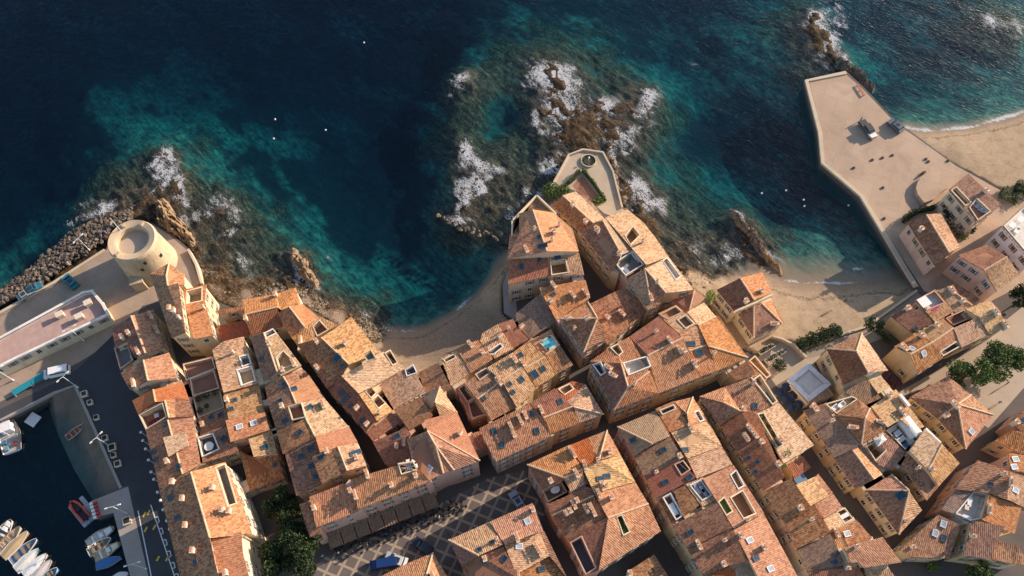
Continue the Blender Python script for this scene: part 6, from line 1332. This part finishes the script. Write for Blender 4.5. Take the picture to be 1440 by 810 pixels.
boat((657,638), (520,718), 2.1, (.72,.62,.44), (.60,.47,.30), 'motor', 'cream motorboat with tan deck by the quay')
boat((660,716), (528,760), 1.8, (.68,.72,.76), (.03,.14,.34), 'cover', 'white boat with a bright blue cover by the quay')
boat((700,800), (620,838), 1.9, (.70,.69,.66), (.66,.64,.60), 'cover', 'small white boat tucked against the quay corner')
boat((462,-6), (368,66), 1.5, (.62,.66,.68), (.32,.06,.06), 'open', 'little rowing boat with red inside at the slipway')
boat((45,-55), (75,140), 4.0, (.62,.66,.68), (.40,.36,.33), 'fish', 'white fishing boat with wheelhouse and crates')
def rib():
    rz, m, L = ang((395,412), (482,505), 0.0); t = thing('inflatable_boat', 'red inflatable rescue boat on a grey floating dock', 'boat', (m.x, m.y, .45), rz)
    b = MB(); pts = [(-L / 2, .75, .3), (L * .2, .75, .32), (L * .42, .45, .38), (L * .52, 0, .42), (L * .42, -.45, .38), (L * .2, -.75, .32), (-L / 2, -.75, .3)]
    b.tube(pts, [.2, .22, .22, .22, .22, .22, .2], 8); b.build('tube', plain('rib_red', (.55, .07, .035), .5), t)
    b = MB(); b.box((-L * .05, 0, .12), (L * .85, 1.2, .14)); b.build('floor', M_BLACK, t)
    b = MB(); b.box((0, 0, .45), (.6, .5, .6)); b.build('console', M_BLACK, t)
    b = MB(); b.box((-L / 2 - .1, 0, .5), (.4, .3, .6)); b.build('outboard_motor', M_BLACK, t)
    rz2, m2, L2 = ang((412,408), (498,515), 0.0); d = thing('floating_dock', 'grey modular floating dock under the red boat', 'dock', (m2.x, m2.y, 0), rz2)
    for i in range(6):
        for j in range(4):
            if (i in (4, 5) and j in (1, 2)): continue
            q = MB(); q.box((0, 0, .1), (L2 / 6 * .96, .72, .5)); q.build('dock_module', plain('dock_grey', (.34, .37, .40), .6), d, ((i - 2.5) * L2 / 6, (j - 1.5) * .76, 0))
rib()
c = P(46, 590, .3); rf = thing('raft', 'square pale wooden swimming raft in the dark harbour', 'raft', (c.x, c.y, 0), math.atan2(-38, 65) + .05)
for i in range(9):
    q = MB(); q.box((0, 0, .25), (.23, 2.3, .16)); q.build('plank', plain('raft_plank', (.55, .56, .58), .7), rf, ((i - 4) * .26, 0, 0))
q = MB(); q.box((0, .8, .05), (2.2, .4, .5)); q.box((0, -.8, .05), (2.2, .4, .5)); q.build('float', M_BLACK, rf)
# pier barrier blocks, striped
T(0, 600, 3.858)
for i, (x, y) in enumerate(((510,418),(515,436),(521,455),(526,474),(531,492))):
    p = P(*tp(x, y), 2.012); t = thing('barrier_block', 'red and white barrier block across the pier end', 'barrier', tuple(p), .25, 'pier barrier blocks')
    q = MB(); q.box((-.3, 0, .3), (.6, .42, .6)); q.build('white_half', M_WHITE, t); q = MB(); q.box((.303, 0, .3), (.6, .42, .6)); q.build('red_half', plain('barrier_red', (.40, .05, .06), .6), t)
# ---------------------------------------------------------------- street furniture
def lamp(px, py, h, label, rz=0, z=2.0):
    p = P(px, py, z); t = thing('street_lamp', label, 'street lamp', tuple(p), rz)
    b = MB(); b.lathe([(.16, 0), (.16, .5), (.07, .7), (.05, h)], n=10); b.build('post', M_STEEL, t)
    for s in (-1, 1):
        b = MB(); b.tube([(0, 0, h - .05), (s * .7, 0, h + .15), (s * 1.0, 0, h + .1)], [.04, .035, .03], 6); a_ = b.build('arm', M_STEEL, t)
        b = MB(); b.box((s * 1.15, 0, h + .08), (.55, .25, .12), taper=.8); b.build('lamp_head', M_WHITE, a_)
lamp(118, 479, 6, 'white twin-arm street lamp beside the flat-roofed quay building', .6)
lamp(19, 535, 6, 'white street lamp at the harbour edge near the turquoise canopies', .6)
lamp(126, 352, 5, 'white lamp post on the sea wall next to the round tower', 1.0)
lamp(110, 545, 6, 'white street lamp at the top of the slipway', .9)
lamp(156, 628, 6, 'white street lamp halfway along the slipway kerb', .9)
lamp(179, 722, 6, 'white street lamp where the pier meets the road', .3)
lamp(206, 800, 6, 'white street lamp on the pale quay strip beside the moored motorboats', .3)
def planter(px, py, s, label, plant=True, z=2.02):
    p = P(px, py, z); t = thing('planter_box', label, 'planter', tuple(p), .35)
    b = MB(); b.box((0, 0, .35), (s, s, .7), taper=1.06); b.build('box', M_CREAM, t)
    b = MB(); b.box((0, 0, .66), (s * .8, s * .8, .1)); b.build('soil', plain('soil2', (.05, .04, .03), .95), t)
    if plant:
        leaves(lambda r: (r.uniform(-.3, .3) * s, r.uniform(-.3, .3) * s, .7 + r.uniform(0, .5)), 50, .13, LF['dark'], 'plant', t, int(px))
planter(159, 630, 1.3, 'large cream planter beside the slipway lamp')
planter(167, 653, 1.1, 'cream planter on the road side of the kerb', False)
planter(180, 733, 1.3, 'large cream planter on the pale quay strip')
planter(120, 555, 1.1, 'cream planter at the top corner of the slipway', False)
planter(128, 567, .9, 'small cream planter in the middle of the shaded road', False)
planter(137, 588, .9, 'cream planter further along the shaded road')
planter(149, 617, 1.0, 'dark-soiled planter next to the slipway kerb')
planter(161, 641, .9, 'small planter between two larger cream ones')
def canopy(poly, z, mat, label, name='canopy', cat='canopy', posts=True):
    pw = [P(*tp(*q), z) for q in poly]; cx = sum(p.x for p in pw) / len(pw); cy = sum(p.y for p in pw) / len(pw)
    t = thing(name, label, cat, (cx, cy, 2.0)); b = MB(); b.prism([(p.x - cx, p.y - cy) for p in pw], z - 2.0 - .08, z - 2.0); b.build('cover', mat, t)
    if posts:
        for p in pw:
            q = MB(); q.tube([((p.x - cx) * .94, (p.y - cy) * .94, 0), ((p.x - cx) * .94, (p.y - cy) * .94, z - 2.06)], [.05, .05], 6); q.build('post', M_STEEL, t)
T(0, 400, 3.858)
M_TURQ = plain('turquoise_canvas', (.015, .23, .29), .7)
canopy([(58,578),(160,516),(172,546),(78,604)], 2.7, M_TURQ, 'turquoise canopy at the harbour end of the quay')
canopy([(163,514),(262,452),(272,486),(175,544)], 2.7, M_TURQ, 'turquoise canopy next to the white van')
# roof boxes of the quay building
for i, ((x, y), lb) in enumerate((((472,94), 'cream vent box at the rounded end of the quay building roof'), ((318,158), 'cream vent box on the seaward side of the quay building roof'), ((424,168), 'cream vent box on the road side of the quay building roof'))):
    p = P(*tp(x, y), 6.9); t = thing('roof_vent_box', lb, 'vent', (p.x, p.y, 5.66), .55)
    q = MB(); q.box((0, 0, .55), (1.3, 1.0, 1.1)); q.build('housing', M_CREAM, t); q = MB(); q.box((0, 0, 1.14), (1.5, 1.2, .1)); q.build('lid', M_CREAM, t)
# wall lamps along the harbour front
for i, (x, y) in enumerate(((765,30),(775,75),(790,120),(806,180),(820,245),(835,285),(855,355),(870,400),(885,450),(905,510),(920,555),(937,600),(955,660))):
    T(0, 600, 3.858); p = P(*tp(x, y), 5.0); t = thing('terrace_lamp', 'white globe lamp on the pavement along the harbour front houses', 'lamp', (p.x, p.y, 2.0), group='harbour front globe lamps')
    q = MB(); q.tube([(0, 0, 0), (0, 0, 2.9)], [.05, .04], 6); q.build('post', M_STEEL, t); q = MB(); q.lathe([(.01, 2.8), (.2, 2.9), (.28, 3.05), (.2, 3.2), (.01, 3.3)], n=12); q.build('globe', M_WHITE, t)
# ---------------------------------------------------------------- terrace furniture
def parasol(x, y, z, r, mat, label, segs=8, group=None, h=2.3, star=False):
    p = P(*tp(x, y), z + h); t = thing('parasol', label, 'parasol', (p.x, p.y, z), group=group)
    b = MB(); b.tube([(0, 0, 0), (0, 0, h)], [.035, .03], 6); b.build('pole', M_STEEL, t)
    for k in range(segs):
        a0 = 2 * PI * k / segs; a1 = 2 * PI * (k + (.62 if star else 1)) / segs; q = MB()
        v = [(0, 0, h + .12), (r * math.cos(a0), r * math.sin(a0), h - .35), (r * math.cos(a1), r * math.sin(a1), h - .35)]
        q.add(v + [(x_, y_, z_ - .03) for x_, y_, z_ in v], [(0, 1, 2), (3, 5, 4), (1, 4, 5, 2), (0, 3, 4, 1), (2, 5, 3, 0)]); q.build('canopy_panel', mat, t)
    q = MB(); q.lathe([(.3, 0), (.28, .08), (.05, .1)], n=10); q.build('base', M_METAL, t)
T(400, 600)
parasol(1050, 340, 11.6, 1.5, M_WHITE, 'star-shaped white parasol on the terrace of the long orange roof', 8, star=True)
M_NAVY = plain('navy_canvas', (.02, .035, .08), .7)
T(1080, 440)
for x, y in ((100,662),(160,622),(152,725),(215,690),(200,790),(265,768)): parasol(x, y, 2.0, .95, M_NAVY, 'navy parasol in the dining yard beside the pale pink terrace', 8, 'dining yard parasols')
def table(x, y, z, wd, ln, mat, label, rz=.5, rnd_=False, cat='table'):
    p = P(*tp(x, y), z + .75); t = thing('table', label, cat, (p.x, p.y, z), rz); b = MB()
    if rnd_: b.lathe([(.01, .76), (1, .76), (1, .71), (.01, .71)], n=20); b.v = [(v[0] * wd / 2, v[1] * ln / 2, v[2]) for v in b.v]
    else: b.box((0, 0, .73), (wd, ln, .07))
    b.build('tabletop', mat, t)
    for sx in (-1, 1):
        for sy in (-1, 1): q = MB(); q.box((sx * wd * .3, sy * ln * .3, .345), (.06, .06, .69)); q.build('leg', M_STEEL, t)
T(150, 610); table(862, 105, 8.35, 1.7, 1.7, M_WHITE, 'round white table on the white-edged dark deck', 0, True)
T(740, 600); table(246, 532, 10.15, 1.7, 1.2, M_WHITE, 'oval white table on the brown roof terrace', .4, True)
T(860, 675); table(525, 245, 9.75, .9, 2.1, plain('pale_top', (.50, .58, .64), .4), 'long pale blue table on the white-edged roof terrace', .45)
T(1060, 675); table(765, 302, 8.6, 1.6, .7, M_WHITE, 'white table on the small dark terrace of the narrow row', .45)
T(980, 500); table(562, 278, 9.6, .9, 1.7, M_CREAM, 'cream bench table in the long terrace slot', .45)
table(628, 348, 9.6, .9, 1.9, plain('teal_top', (.03, .28, .36), .4), 'turquoise table in the long terrace slot', .45)
T(980, 600); table(868, 435, 5.0, 2.2, 1.8, plain('tarp_blue', (.10, .20, .32), .6), 'blue tarpaulin covered table in the courtyard', .5)
T(820, 490); table(445, 118, 10.9, 1.5, 1.1, M_BLACK, 'black table on the white-walled corner roof deck', .3)
T(1200, 640); table(985, 395, 8.7, .8, 1.7, M_WHITE, 'white dining table on the white-walled terrace', -.35); table(960, 440, 8.7, .7, .9, M_CREAM, 'cream side table on the white-walled terrace', -.35); table(960, 525, 8.9, 1.4, .7, plain('pale_top2', (.55, .62, .68), .4), 'pale blue bench table at the end of the white-walled terrace', -.35)
def sofa(x, y, z, rz, label, mat=M_WHITE, ln=1.7):
    p = P(*tp(x, y), z + .4); t = thing('sofa', label, 'sofa', (p.x, p.y, z), rz)
    b = MB(); b.box((0, 0, .22), (ln, .8, .42)); b.build('seat', mat, t); b = MB(); b.box((0, .36, .55), (ln, .16, .5)); b.build('backrest', mat, t)
    for s in (-1, 1): b = MB(); b.box((s * (ln / 2 - .07), -.05, .5), (.14, .65, .3)); b.build('armrest', mat, t)
T(1100, 540)
sofa(438, 205, 7.8, .6, 'white sofa at the west end of the cream roof deck'); sofa(500, 175, 7.8, .6, 'white sofa near the middle of the cream roof deck', M_WHITE, 1.5)
sofa(925, 385, 7.5, .55, 'cream sofa at the corner of the crowded dark deck', M_CREAM); sofa(1000, 470, 7.5, .55, 'white sofa in the middle of the crowded dark deck'); sofa(1075, 475, 7.5, -1.0, 'pale sofa by the barrel vault on the crowded dark deck', M_STEEL, 1.4)
table(975, 415, 7.5, 1.4, 1.0, M_METAL, 'grey table on the crowded dark deck', .55); table(940, 450, 7.5, .7, .7, M_BLACK, 'small black table on the crowded dark deck', .55); table(1050, 515, 7.5, .8, .8, plain('navy_top', (.04, .08, .16), .5), 'navy table on the crowded dark deck', .55)
T(860, 675)
def lounger(x, y, z, rz, label, mat):
    p = P(*tp(x, y), z + .3); t = thing('sun_lounger', label, 'lounger', (p.x, p.y, z), rz)
    b = MB(); b.box((-.3, 0, .28), (1.3, .6, .1)); b.build('seat', mat, t); b = MB(); b.add([(.35, -.3, .24), (.35, .3, .24), (.95, .3, .62), (.95, -.3, .62), (.35, -.3, .34), (.35, .3, .34), (.93, .3, .72), (.93, -.3, .72)], [(3, 2, 1, 0), (4, 5, 6, 7), (0, 1, 5, 4), (1, 2, 6, 5), (2, 3, 7, 6), (3, 0, 4, 7)]); b.build('backrest', mat, t)
    for sx in (-.8, .3):
        for sy in (-.25, .25): q = MB(); q.box((sx, sy, .12), (.05, .05, .24)); q.build('leg', M_METAL, t)
M_GREYC = plain('grey_cushion', (.30, .30, .33), .8)
lounger(722, 75, 11.1, 2.1, 'grey sun lounger nearer the brown roof on the pale deck', M_GREYC); lounger(755, 60, 11.1, 2.1, 'grey sun lounger at the east side of the pale deck', M_GREYC); lounger(775, 95, 11.1, 2.1, 'grey sun lounger at the tiled end of the pale deck', M_GREYC)
T(820, 270)
lounger(430, 540, 9.75, 2.2, 'white lounger at the sea side of the grey roof deck', M_WHITE); lounger(345, 640, 9.75, .6, 'white lounger at the lane side of the grey roof deck', M_WHITE); table(370, 665, 9.75, .8, 1.2, M_METAL, 'metal table on the grey roof deck', .6)
T(150, 490)
M_MARC = plain('maroon_cushion', (.16, .02, .025), .8)
lounger(345, 545, 7.75, .45, 'maroon lounger on the tower side of the loggia terrace', M_MARC); lounger(395, 615, 7.75, .45, 'maroon lounger beside the brown gabled house on the loggia terrace', M_MARC); table(420, 565, 7.75, .8, .8, M_WHITE, 'small white table between the maroon loungers', .4)
T(1200, 390); table(690, 265, 7.4, 1.6, .5, plain('magenta_flowers', (.35, .02, .10), .8), 'trough of magenta flowers on the white roof terrace', .5, False, 'flower trough'); table(605, 250, 7.4, .5, .9, plain('red_cloth', (.40, .06, .03), .8), 'small red table on the white roof terrace', .5); table(600, 205, 7.6, 2.2, 2.0, M_WHITE, 'large white canvas shade table on the pink house terrace', .5)
T(1200, 230)
for i, (x, y, lb) in enumerate(((1020,340,'first'),(1055,370,'second'),(1090,400,'third'))):
    lounger(x, y, 8.5, -.7, '%s pale blue lounger from the roof edge on the villa terrace' % lb, plain('pale_cushion', (.55, .58, .62), .8))
T(0, 0, 1)
for i, (x, y, lb) in enumerate(((1424,316,'white dining table by the front parapet of the white house'),(1436,308,'white table in the middle of the white house terrace'))): table(x, y, 9.6, 1.5, 1.1, M_WHITE, lb, .8)
sofa(1430, 324, 9.6, .8, 'white sofa on the white house terrace')
# pool
def pool():
    T(620, 440); pw = [P(*tp(*q), 10.15) for q in ((838,250),(930,186),(988,264),(902,318))]
    cx = sum(p.x for p in pw) / 4; cy = sum(p.y for p in pw) / 4; t = thing('swimming_pool', 'small turquoise swimming pool sunk in a flat roof', 'pool', (cx, cy, 9.5))
    b = MB(); b.prism([(p.x - cx, p.y - cy) for p in pw], .0, .62)
    N = NT('pool_water'); g = N.n('ShaderNodeNewGeometry'); n = N.noise(g.outputs['Position'], 1.5, 3); N.bsdf(N.ramp(n.outputs[0], [(.35, (.10, .46, .50)), (.65, (.22, .62, .62))]).outputs[0], .08, spec=.5)
    b.build('water', N.mat, t); r = MB()
    for a, d in zip(pw, pw[1:] + pw[:1]):
        m = (a + d) / 2; r.box((m.x - cx, m.y - cy, .36), ((d - a).length + .2, .2, .70), math.atan2((d - a).y, (d - a).x))
    r.build('coping', M_CREAM, t)
    table(915, 205, 10.05, .5, .5, M_BLACK, 'small dark pool filter box at the seaward pool corner', .5, False, 'box'); table(903, 305, 10.05, .5, .5, M_BLACK, 'small dark box at the street end of the pool', .5, False, 'box')
pool()
# white barrel vault, beams and awning in the east block
def vault():
    T(1100, 540); a = P(*tp(1035, 285), 9.2); c = P(*tp(1150, 430), 9.2); d = c - a; L = d.length; t = thing('barrel_vault_roof', 'white barrel-vaulted roof between pale roofs', 'roof', ((a.x + c.x) / 2, (a.y + c.y) / 2, 8.0), math.atan2(d.y, d.x))
    n = 12; vs = []; fs = []; R = 1.35
    for s in (-1, 1):
        for k in range(n + 1): th = PI * k / n; vs.append((s * L / 2, R * math.cos(th), .5 + .75 * math.sin(th)))
    fs = [(k, k + 1, n + 2 + k, n + 1 + k) for k in range(n)] + [tuple(range(n + 1)), tuple(range(n + 1, 2 * n + 2))[::-1]]
    mesh_obj('vault', vs, fs, M_WHITE, t, smooth=False); b = MB(); b.box((0, 0, .0), (L, 2 * R, 1.0)); b.build('base', M_CREAM, t)
    for (p, q, lb) in (((990,88),(1072,188),'white steel beam at the lane end of the pale roofs'),((1205,378),(1330,500),'white steel beam along the two-tone gable')):
        A = P(*tp(*p), 9.6); C = P(*tp(*q), 9.6); dd = C - A; o = MB(); o.box((0, 0, 0), (dd.length, .55, .5)); o.box((0, 0, -.4), (dd.length * .9, .3, .5)); ob = o.build('roof_beam', M_WHITE, None, (A + C) / 2, (0, 0, math.atan2(dd.y, dd.x))); tag(ob, lb, 'beam')
    pw = [P(*tp(*q), 9.0) for q in ((770,472),(845,425),(882,470),(806,530))]; cx = sum(p.x for p in pw) / 4; cy = sum(p.y for p in pw) / 4
    t = thing('awning', 'small white pyramid awning over a dark courtyard', 'awning', (cx, cy, 6.2)); vs = [(p.x - cx, p.y - cy, 2.8) for p in pw] + [(0, 0, 3.4)]
    mesh_obj('canvas', vs, [(0, 1, 4)[::-1], (1, 2, 4)[::-1], (2, 3, 4)[::-1], (3, 0, 4)[::-1]], M_WHITE, t)
    for v in vs[:4]: q = MB(); q.tube([(v[0] * .95, v[1] * .95, -.4), (v[0] * .95, v[1] * .95, 2.8)], [.04, .04], 6); q.build('post', M_STEEL, t)
vault()
# cove terrace court: long green planters and dark wall
T(900, 380)
for p, q, lb in (((1010,695),(1135,622),'long dark green planter nearer the cove house'),((1065,768),(1222,672),'longer dark green planter further from the cove house')):
    A = P(*tp(*p), 2.6); C = P(*tp(*q), 2.6); d = C - A; t = thing('long_planter', lb, 'planter', ((A.x + C.x) / 2, (A.y + C.y) / 2, 2.0), math.atan2(d.y, d.x))
    b = MB(); b.box((0, 0, .3), (d.length, 1.0, .6)); b.build('trough', M_CREAM, t); L_ = d.length
    leaves(lambda r: (r.uniform(-.5, .5) * L_, r.uniform(-.4, .4), .6 + r.uniform(0, .35)), 260, .14, LF['dark'], 'plants', t, 5)
# parapet of the cove lane
T(1080, 440)
kerb('garden_wall', [tp(40, 195), tp(120, 215), tp(220, 265), tp(325, 372)], .4, 1.5, 3.2, M_KERB, 'curving cream wall between the cove sand and the dining court', 'wall')
# quay oddments
T(1120, 0, 4.05)
b_, m_, L_ = ang((342,485), (384,550)); t = thing('bench', 'long reddish bench beside the rock pile on the quay', 'bench', (m_.x, m_.y, 2.01), b_)
q = MB(); q.box((0, 0, .42), (L_, .55, .1)); q.build('seat', plain('red_wood', (.32, .12, .08), .7), t)
for s in (-1, 0, 1): q = MB(); q.box((s * L_ * .42, 0, .18), (.15, .5, .37)); q.build('leg', M_KERB, t)
# raised quay platform
def platform():
    T(1200, 230); pl = [(600,330),(545,260),(530,205),(545,150),(600,95),(690,65),(780,70),(880,120),(800,200),(740,240),(680,300)]
    pw = [P(*tp(*q), 3.1) for q in pl]; b = MB(); b.prism([(p.x, p.y) for p in pw], 1.0, 3.1); o = b.build('quay_platform', M_QUAY); struct(o)
    T(1200, 230); a = P(*tp(720, 235), 3.1)
platform()
T(1200, 230)
def rock_sculpture(x, y, lb):
    p = P(*tp(x, y), 2.0); o = data_obj('boulder', RM1[2], None, (p.x, p.y, 2.35), (.3, .2, 1.0)); o.scale = (1.0, .6, .8); tag(o, lb, 'boulder')
rock_sculpture(585, 85, 'lone boulder at the rim of the raised quay platform'); 
for i, (tx, ty, s, x, y) in enumerate(((1120,180,3.375,272,190),(1120,180,3.375,360,152),(1120,180,3.375,408,142),(1120,180,3.375,455,130),(1120,180,3.375,614,148),(1120,180,3.375,626,160),(1120,180,3.375,720,156),(1120,180,3.375,410,284),(1120,180,3.375,416,430),(1200,390,6,1280,310))):
    T(tx, ty, s); p = P(*tp(x, y), 2.01); t = thing('drum_bollard', 'squat dark drum standing on the open sandy quay', 'bollard', tuple(p), group='quay drums'); q = MB(); q.lathe([(.30, 0), (.33, .06), (.30, .28), (.01, .3)], n=14); q.build('drum', plain('rust_drum', (.10, .07, .055), .8), t); q = MB(); q.lathe([(.14, .29), (.1, .36), (.01, .37)], n=10); q.build('cap', M_BLACK, t)
# buoys in the bay
for i, (x, y) in enumerate(((1130,281),(1131,290),(1193,289),(1071,272),(1105,268),(387,168),(458,183),(385,195),(512,60))):
    p = P(x, y, .1); t = thing('buoy', 'small pale mooring buoy floating in the bay', 'buoy', tuple(p), group='mooring buoys'); q = MB(); q.lathe([(.01, -.18), (.18, -.08), (.22, .1), (.15, .22), (.01, .26)], n=12); q.build('float', M_WHITE, t, smooth=True); q = MB(); q.tube([(0, 0, .24), (0, 0, .45)], [.04, .04], 5); q.build('ring', M_METAL, t)
# ---------------------------------------------------------------- square: awnings, café tables, people
M_AWN = plain('brown_awning', (.20, .13, .085), .9, var=.25, scale=2)
A_ = P(444.7, 741.7, 12.2); B_ = P(605.3, 677.5, 12.8); fa = Vector((A_.x, A_.y, 2.0)); fb = Vector((B_.x, B_.y, 2.0)); dd = fb - fa; un = dd.normalized(); nn = Vector((un.y, -un.x, 0)); fa = fa - nn * .2
for i in range(8):
    a = fa + dd * ((i + .04) / 8); c = fa + dd * ((i + .96) / 8); t = thing('cafe_awning', 'brown fringed awning over the café fronts along the square', 'awning', tuple((a + c) / 2), group='café awnings')
    o_ = (a + c) / 2; vs = [a, c, c + nn * 2.7, a + nn * 2.7]; zz = [3.0, 3.0, 2.2, 2.2]
    v1 = [(v.x - o_.x, v.y - o_.y, z) for v, z in zip(vs, zz)]; nsg = 9; cv = []; cf = []
    for k in range(nsg + 1):
        u = k / nsg; sag = -.07 * (k % 2)
        cv += [tuple(Vector(v1[0]).lerp(Vector(v1[1]), u) + Vector((0, 0, sag))), tuple(Vector(v1[3]).lerp(Vector(v1[2]), u) + Vector((0, 0, sag)))]
    cf = [(2 * k, 2 * k + 1, 2 * k + 3, 2 * k + 2) for k in range(nsg)]
    mesh_obj('canvas', cv, cf, M_AWN, t)
    mesh_obj('valance', [v1[3], v1[2], (v1[2][0], v1[2][1], 1.9), (v1[3][0], v1[3][1], 1.9)], [(0, 1, 2, 3)], M_AWN, t)
    for v in (v1[2], v1[3]): q = MB(); q.tube([(v[0] * .98, v[1] * .98, 0), (v[0] * .98, v[1] * .98, 2.2)], [.03, .03], 6); q.build('post', M_METAL, t)
def person_mesh(top, trous):
    me = bpy.data.meshes.new('person')
    J = {'pel': (0, 0, .95), 'che': (0, .02, 1.30), 'nek': (0, 0, 1.47), 'hed': (0, .02, 1.60), 'top': (0, .01, 1.72), 'lh': (.10, 0, .88), 'lk': (.11, .04, .50), 'la': (.11, -.02, .10), 'lt': (.12, .14, .05), 'rh': (-.10, 0, .88), 'rk': (-.11, .10, .50), 'ra': (-.11, .06, .10), 'rt': (-.12, .22, .05),
         'ls': (.19, 0, 1.40), 'le': (.25, -.02, 1.13), 'lw': (.25, .08, .90), 'rs': (-.19, 0, 1.40), 're': (-.25, -.02, 1.13), 'rw': (-.25, .10, .92)}
    R = {'pel': .14, 'che': .15, 'nek': .06, 'hed': .10, 'top': .07, 'lh': .10, 'lk': .065, 'la': .045, 'lt': .035, 'rh': .10, 'rk': .065, 'ra': .045, 'rt': .035, 'ls': .07, 'le': .05, 'lw': .035, 'rs': .07, 're': .05, 'rw': .035}
    ks = list(J); E_ = [('pel','che'),('che','nek'),('nek','hed'),('hed','top'),('pel','lh'),('lh','lk'),('lk','la'),('la','lt'),('pel','rh'),('rh','rk'),('rk','ra'),('ra','rt'),('che','ls'),('ls','le'),('le','lw'),('che','rs'),('rs','re'),('re','rw')]
    me.from_pydata([J[k] for k in ks], [(ks.index(a), ks.index(b)) for a, b in E_], [])
    o = bpy.data.objects.new('person_tmp', me); COL.objects.link(o); o.modifiers.new('s', 'SKIN'); sv = me.skin_vertices[0].data
    for i, k in enumerate(ks): sv[i].radius = (R[k], R[k] * .8)
    sv[0].use_root = True; sb_ = o.modifiers.new('b', 'SUBSURF'); sb_.levels = 1; sb_.render_levels = 1
    dg = bpy.context.evaluated_depsgraph_get(); m = bpy.data.meshes.new_from_object(o.evaluated_get(dg)); bpy.data.objects.remove(o); m.name = 'person'
    m.materials.clear(); skin = plain('skin', (.50, .32, .23), .6); hair = plain('hair', (.05, .035, .025), .8)
    for k in (skin, top, trous, hair): m.materials.append(k)
    for p in m.polygons:
        z = p.center.z; x = abs(p.center.x)
        p.material_index = 2 if z < .98 and x < .2 and z > .1 else (3 if z > 1.62 else (0 if z > 1.45 else (1 if z > 1.1 or x < .17 else 0)))
        p.use_smooth = True
    return m
PC = [((.55,.54,.52),(.06,.07,.10),'white shirt and dark trousers'),((.05,.06,.09),(.05,.05,.05),'black clothes'),((.32,.05,.05),(.10,.12,.18),'red top and jeans'),((.12,.22,.32),(.45,.40,.32),'blue shirt and beige trousers')]
PM = [person_mesh(plain('top%d' % i, a, .8), plain('trousers%d' % i, c, .8)) for i, (a, c, _) in enumerate(PC)]
def person(px, py, k, where, z=2.03):
    p = P(px, py, z); o = data_obj('person', PM[k], None, p, (0, 0, rnd.uniform(0, 6.28))); tag(o, 'person in %s walking %s' % (PC[k][2], where), 'person')
person(455, 783, 0, 'near the corner of the café awnings'); person(631, 752, 1, 'across the shaded side of the square'); person(477, 779, 3, 'past the café tables'); person(618, 729, 0, 'near the mansion steps')
person(1310, 562, 1, 'along the sandy lane'); person(1297, 531, 2, 'beside the ochre gable wall'); person(1413, 541, 1, 'past the plane trees'); person(1320, 514, 3, 'on the shaded side of the lane'); person(863, 603, 1, 'at the street crossing'); person(1005, 558, 2, 'in the dark street head'); person(1187, 425, 1, 'on the sandy cove') ; person(1209, 171, 1, 'beside the dark pickup', 2.01); person(1402, 568, 3, 'on the sunny lane')
M_DARKW = plain('dark_rattan', (.022, .02, .022), .8)
def cafe_set(p, label, group):
    t = thing('cafe_set', label, 'café set', (p.x, p.y, 2.03), rnd.uniform(0, 3), group)
    b = MB(); b.lathe([(.4, .74), (.4, .7), (.04, .68), (.04, .05), (.22, .03), (.22, 0)], n=12); b.add([(0, 0, .745)] + [(.4 * math.cos(k * PI / 6), .4 * math.sin(k * PI / 6), .74) for k in range(12)], [(0, k + 1, (k + 1) % 12 + 1) for k in range(12)]); b.build('tabletop', M_DARKW, t)
    for k in range(4):
        a = k * PI / 2 + .3; q = MB(); q.box((0, 0, .43), (.44, .44, .06)); q.box((.2, 0, .68), (.05, .42, .45))
        for sx in (-.18, .18):
            for sy in (-.18, .18): q.box((sx, sy, .2), (.04, .04, .4))
        q.build('chair', M_DARKW, t, (.75 * math.cos(a), .75 * math.sin(a), 0), (0, 0, a))
for i in range(16):
    u = (i + .5) / 16; a = fa + dd * (u * 1.2 + .02) + nn * (3.2 + (i % 2) * .8)
    cafe_set(a, 'dark rattan café table with chairs in front of the long building', 'café tables on the square')
# bits of roof: antennas
for i, (tx, ty, x, y) in enumerate(((200,675,690,262),(820,270,630,590),(150,365,618,505),(690,370,815,480),(740,600,610,290))):
    T(tx, ty); p = pick(x, y)
    if p is None: continue
    t = thing('roof_antenna', ['spiky television aerial on the very large orange roof','white aerial on the pointed sandy roof','aerial on the tall yellow house roof','aerial on the wedge house roof','aerial on the new bright orange roof'][i], 'antenna', tuple(p), .4 * i)
    q = MB(); q.tube([(0, 0, -.1), (0, 0, 2.6)], [.035, .025], 5); q.build('mast', M_METAL, t); q = MB(); q.tube([(-.9, 0, 2.4), (.9, 0, 2.4)], [.02, .02], 4)
    for k in range(7): q.tube([(-.9 + k * .3, -.45, 2.4), (-.9 + k * .3, .45, 2.4)], [.015, .015], 4)
    q.build('aerial', M_METAL, t)
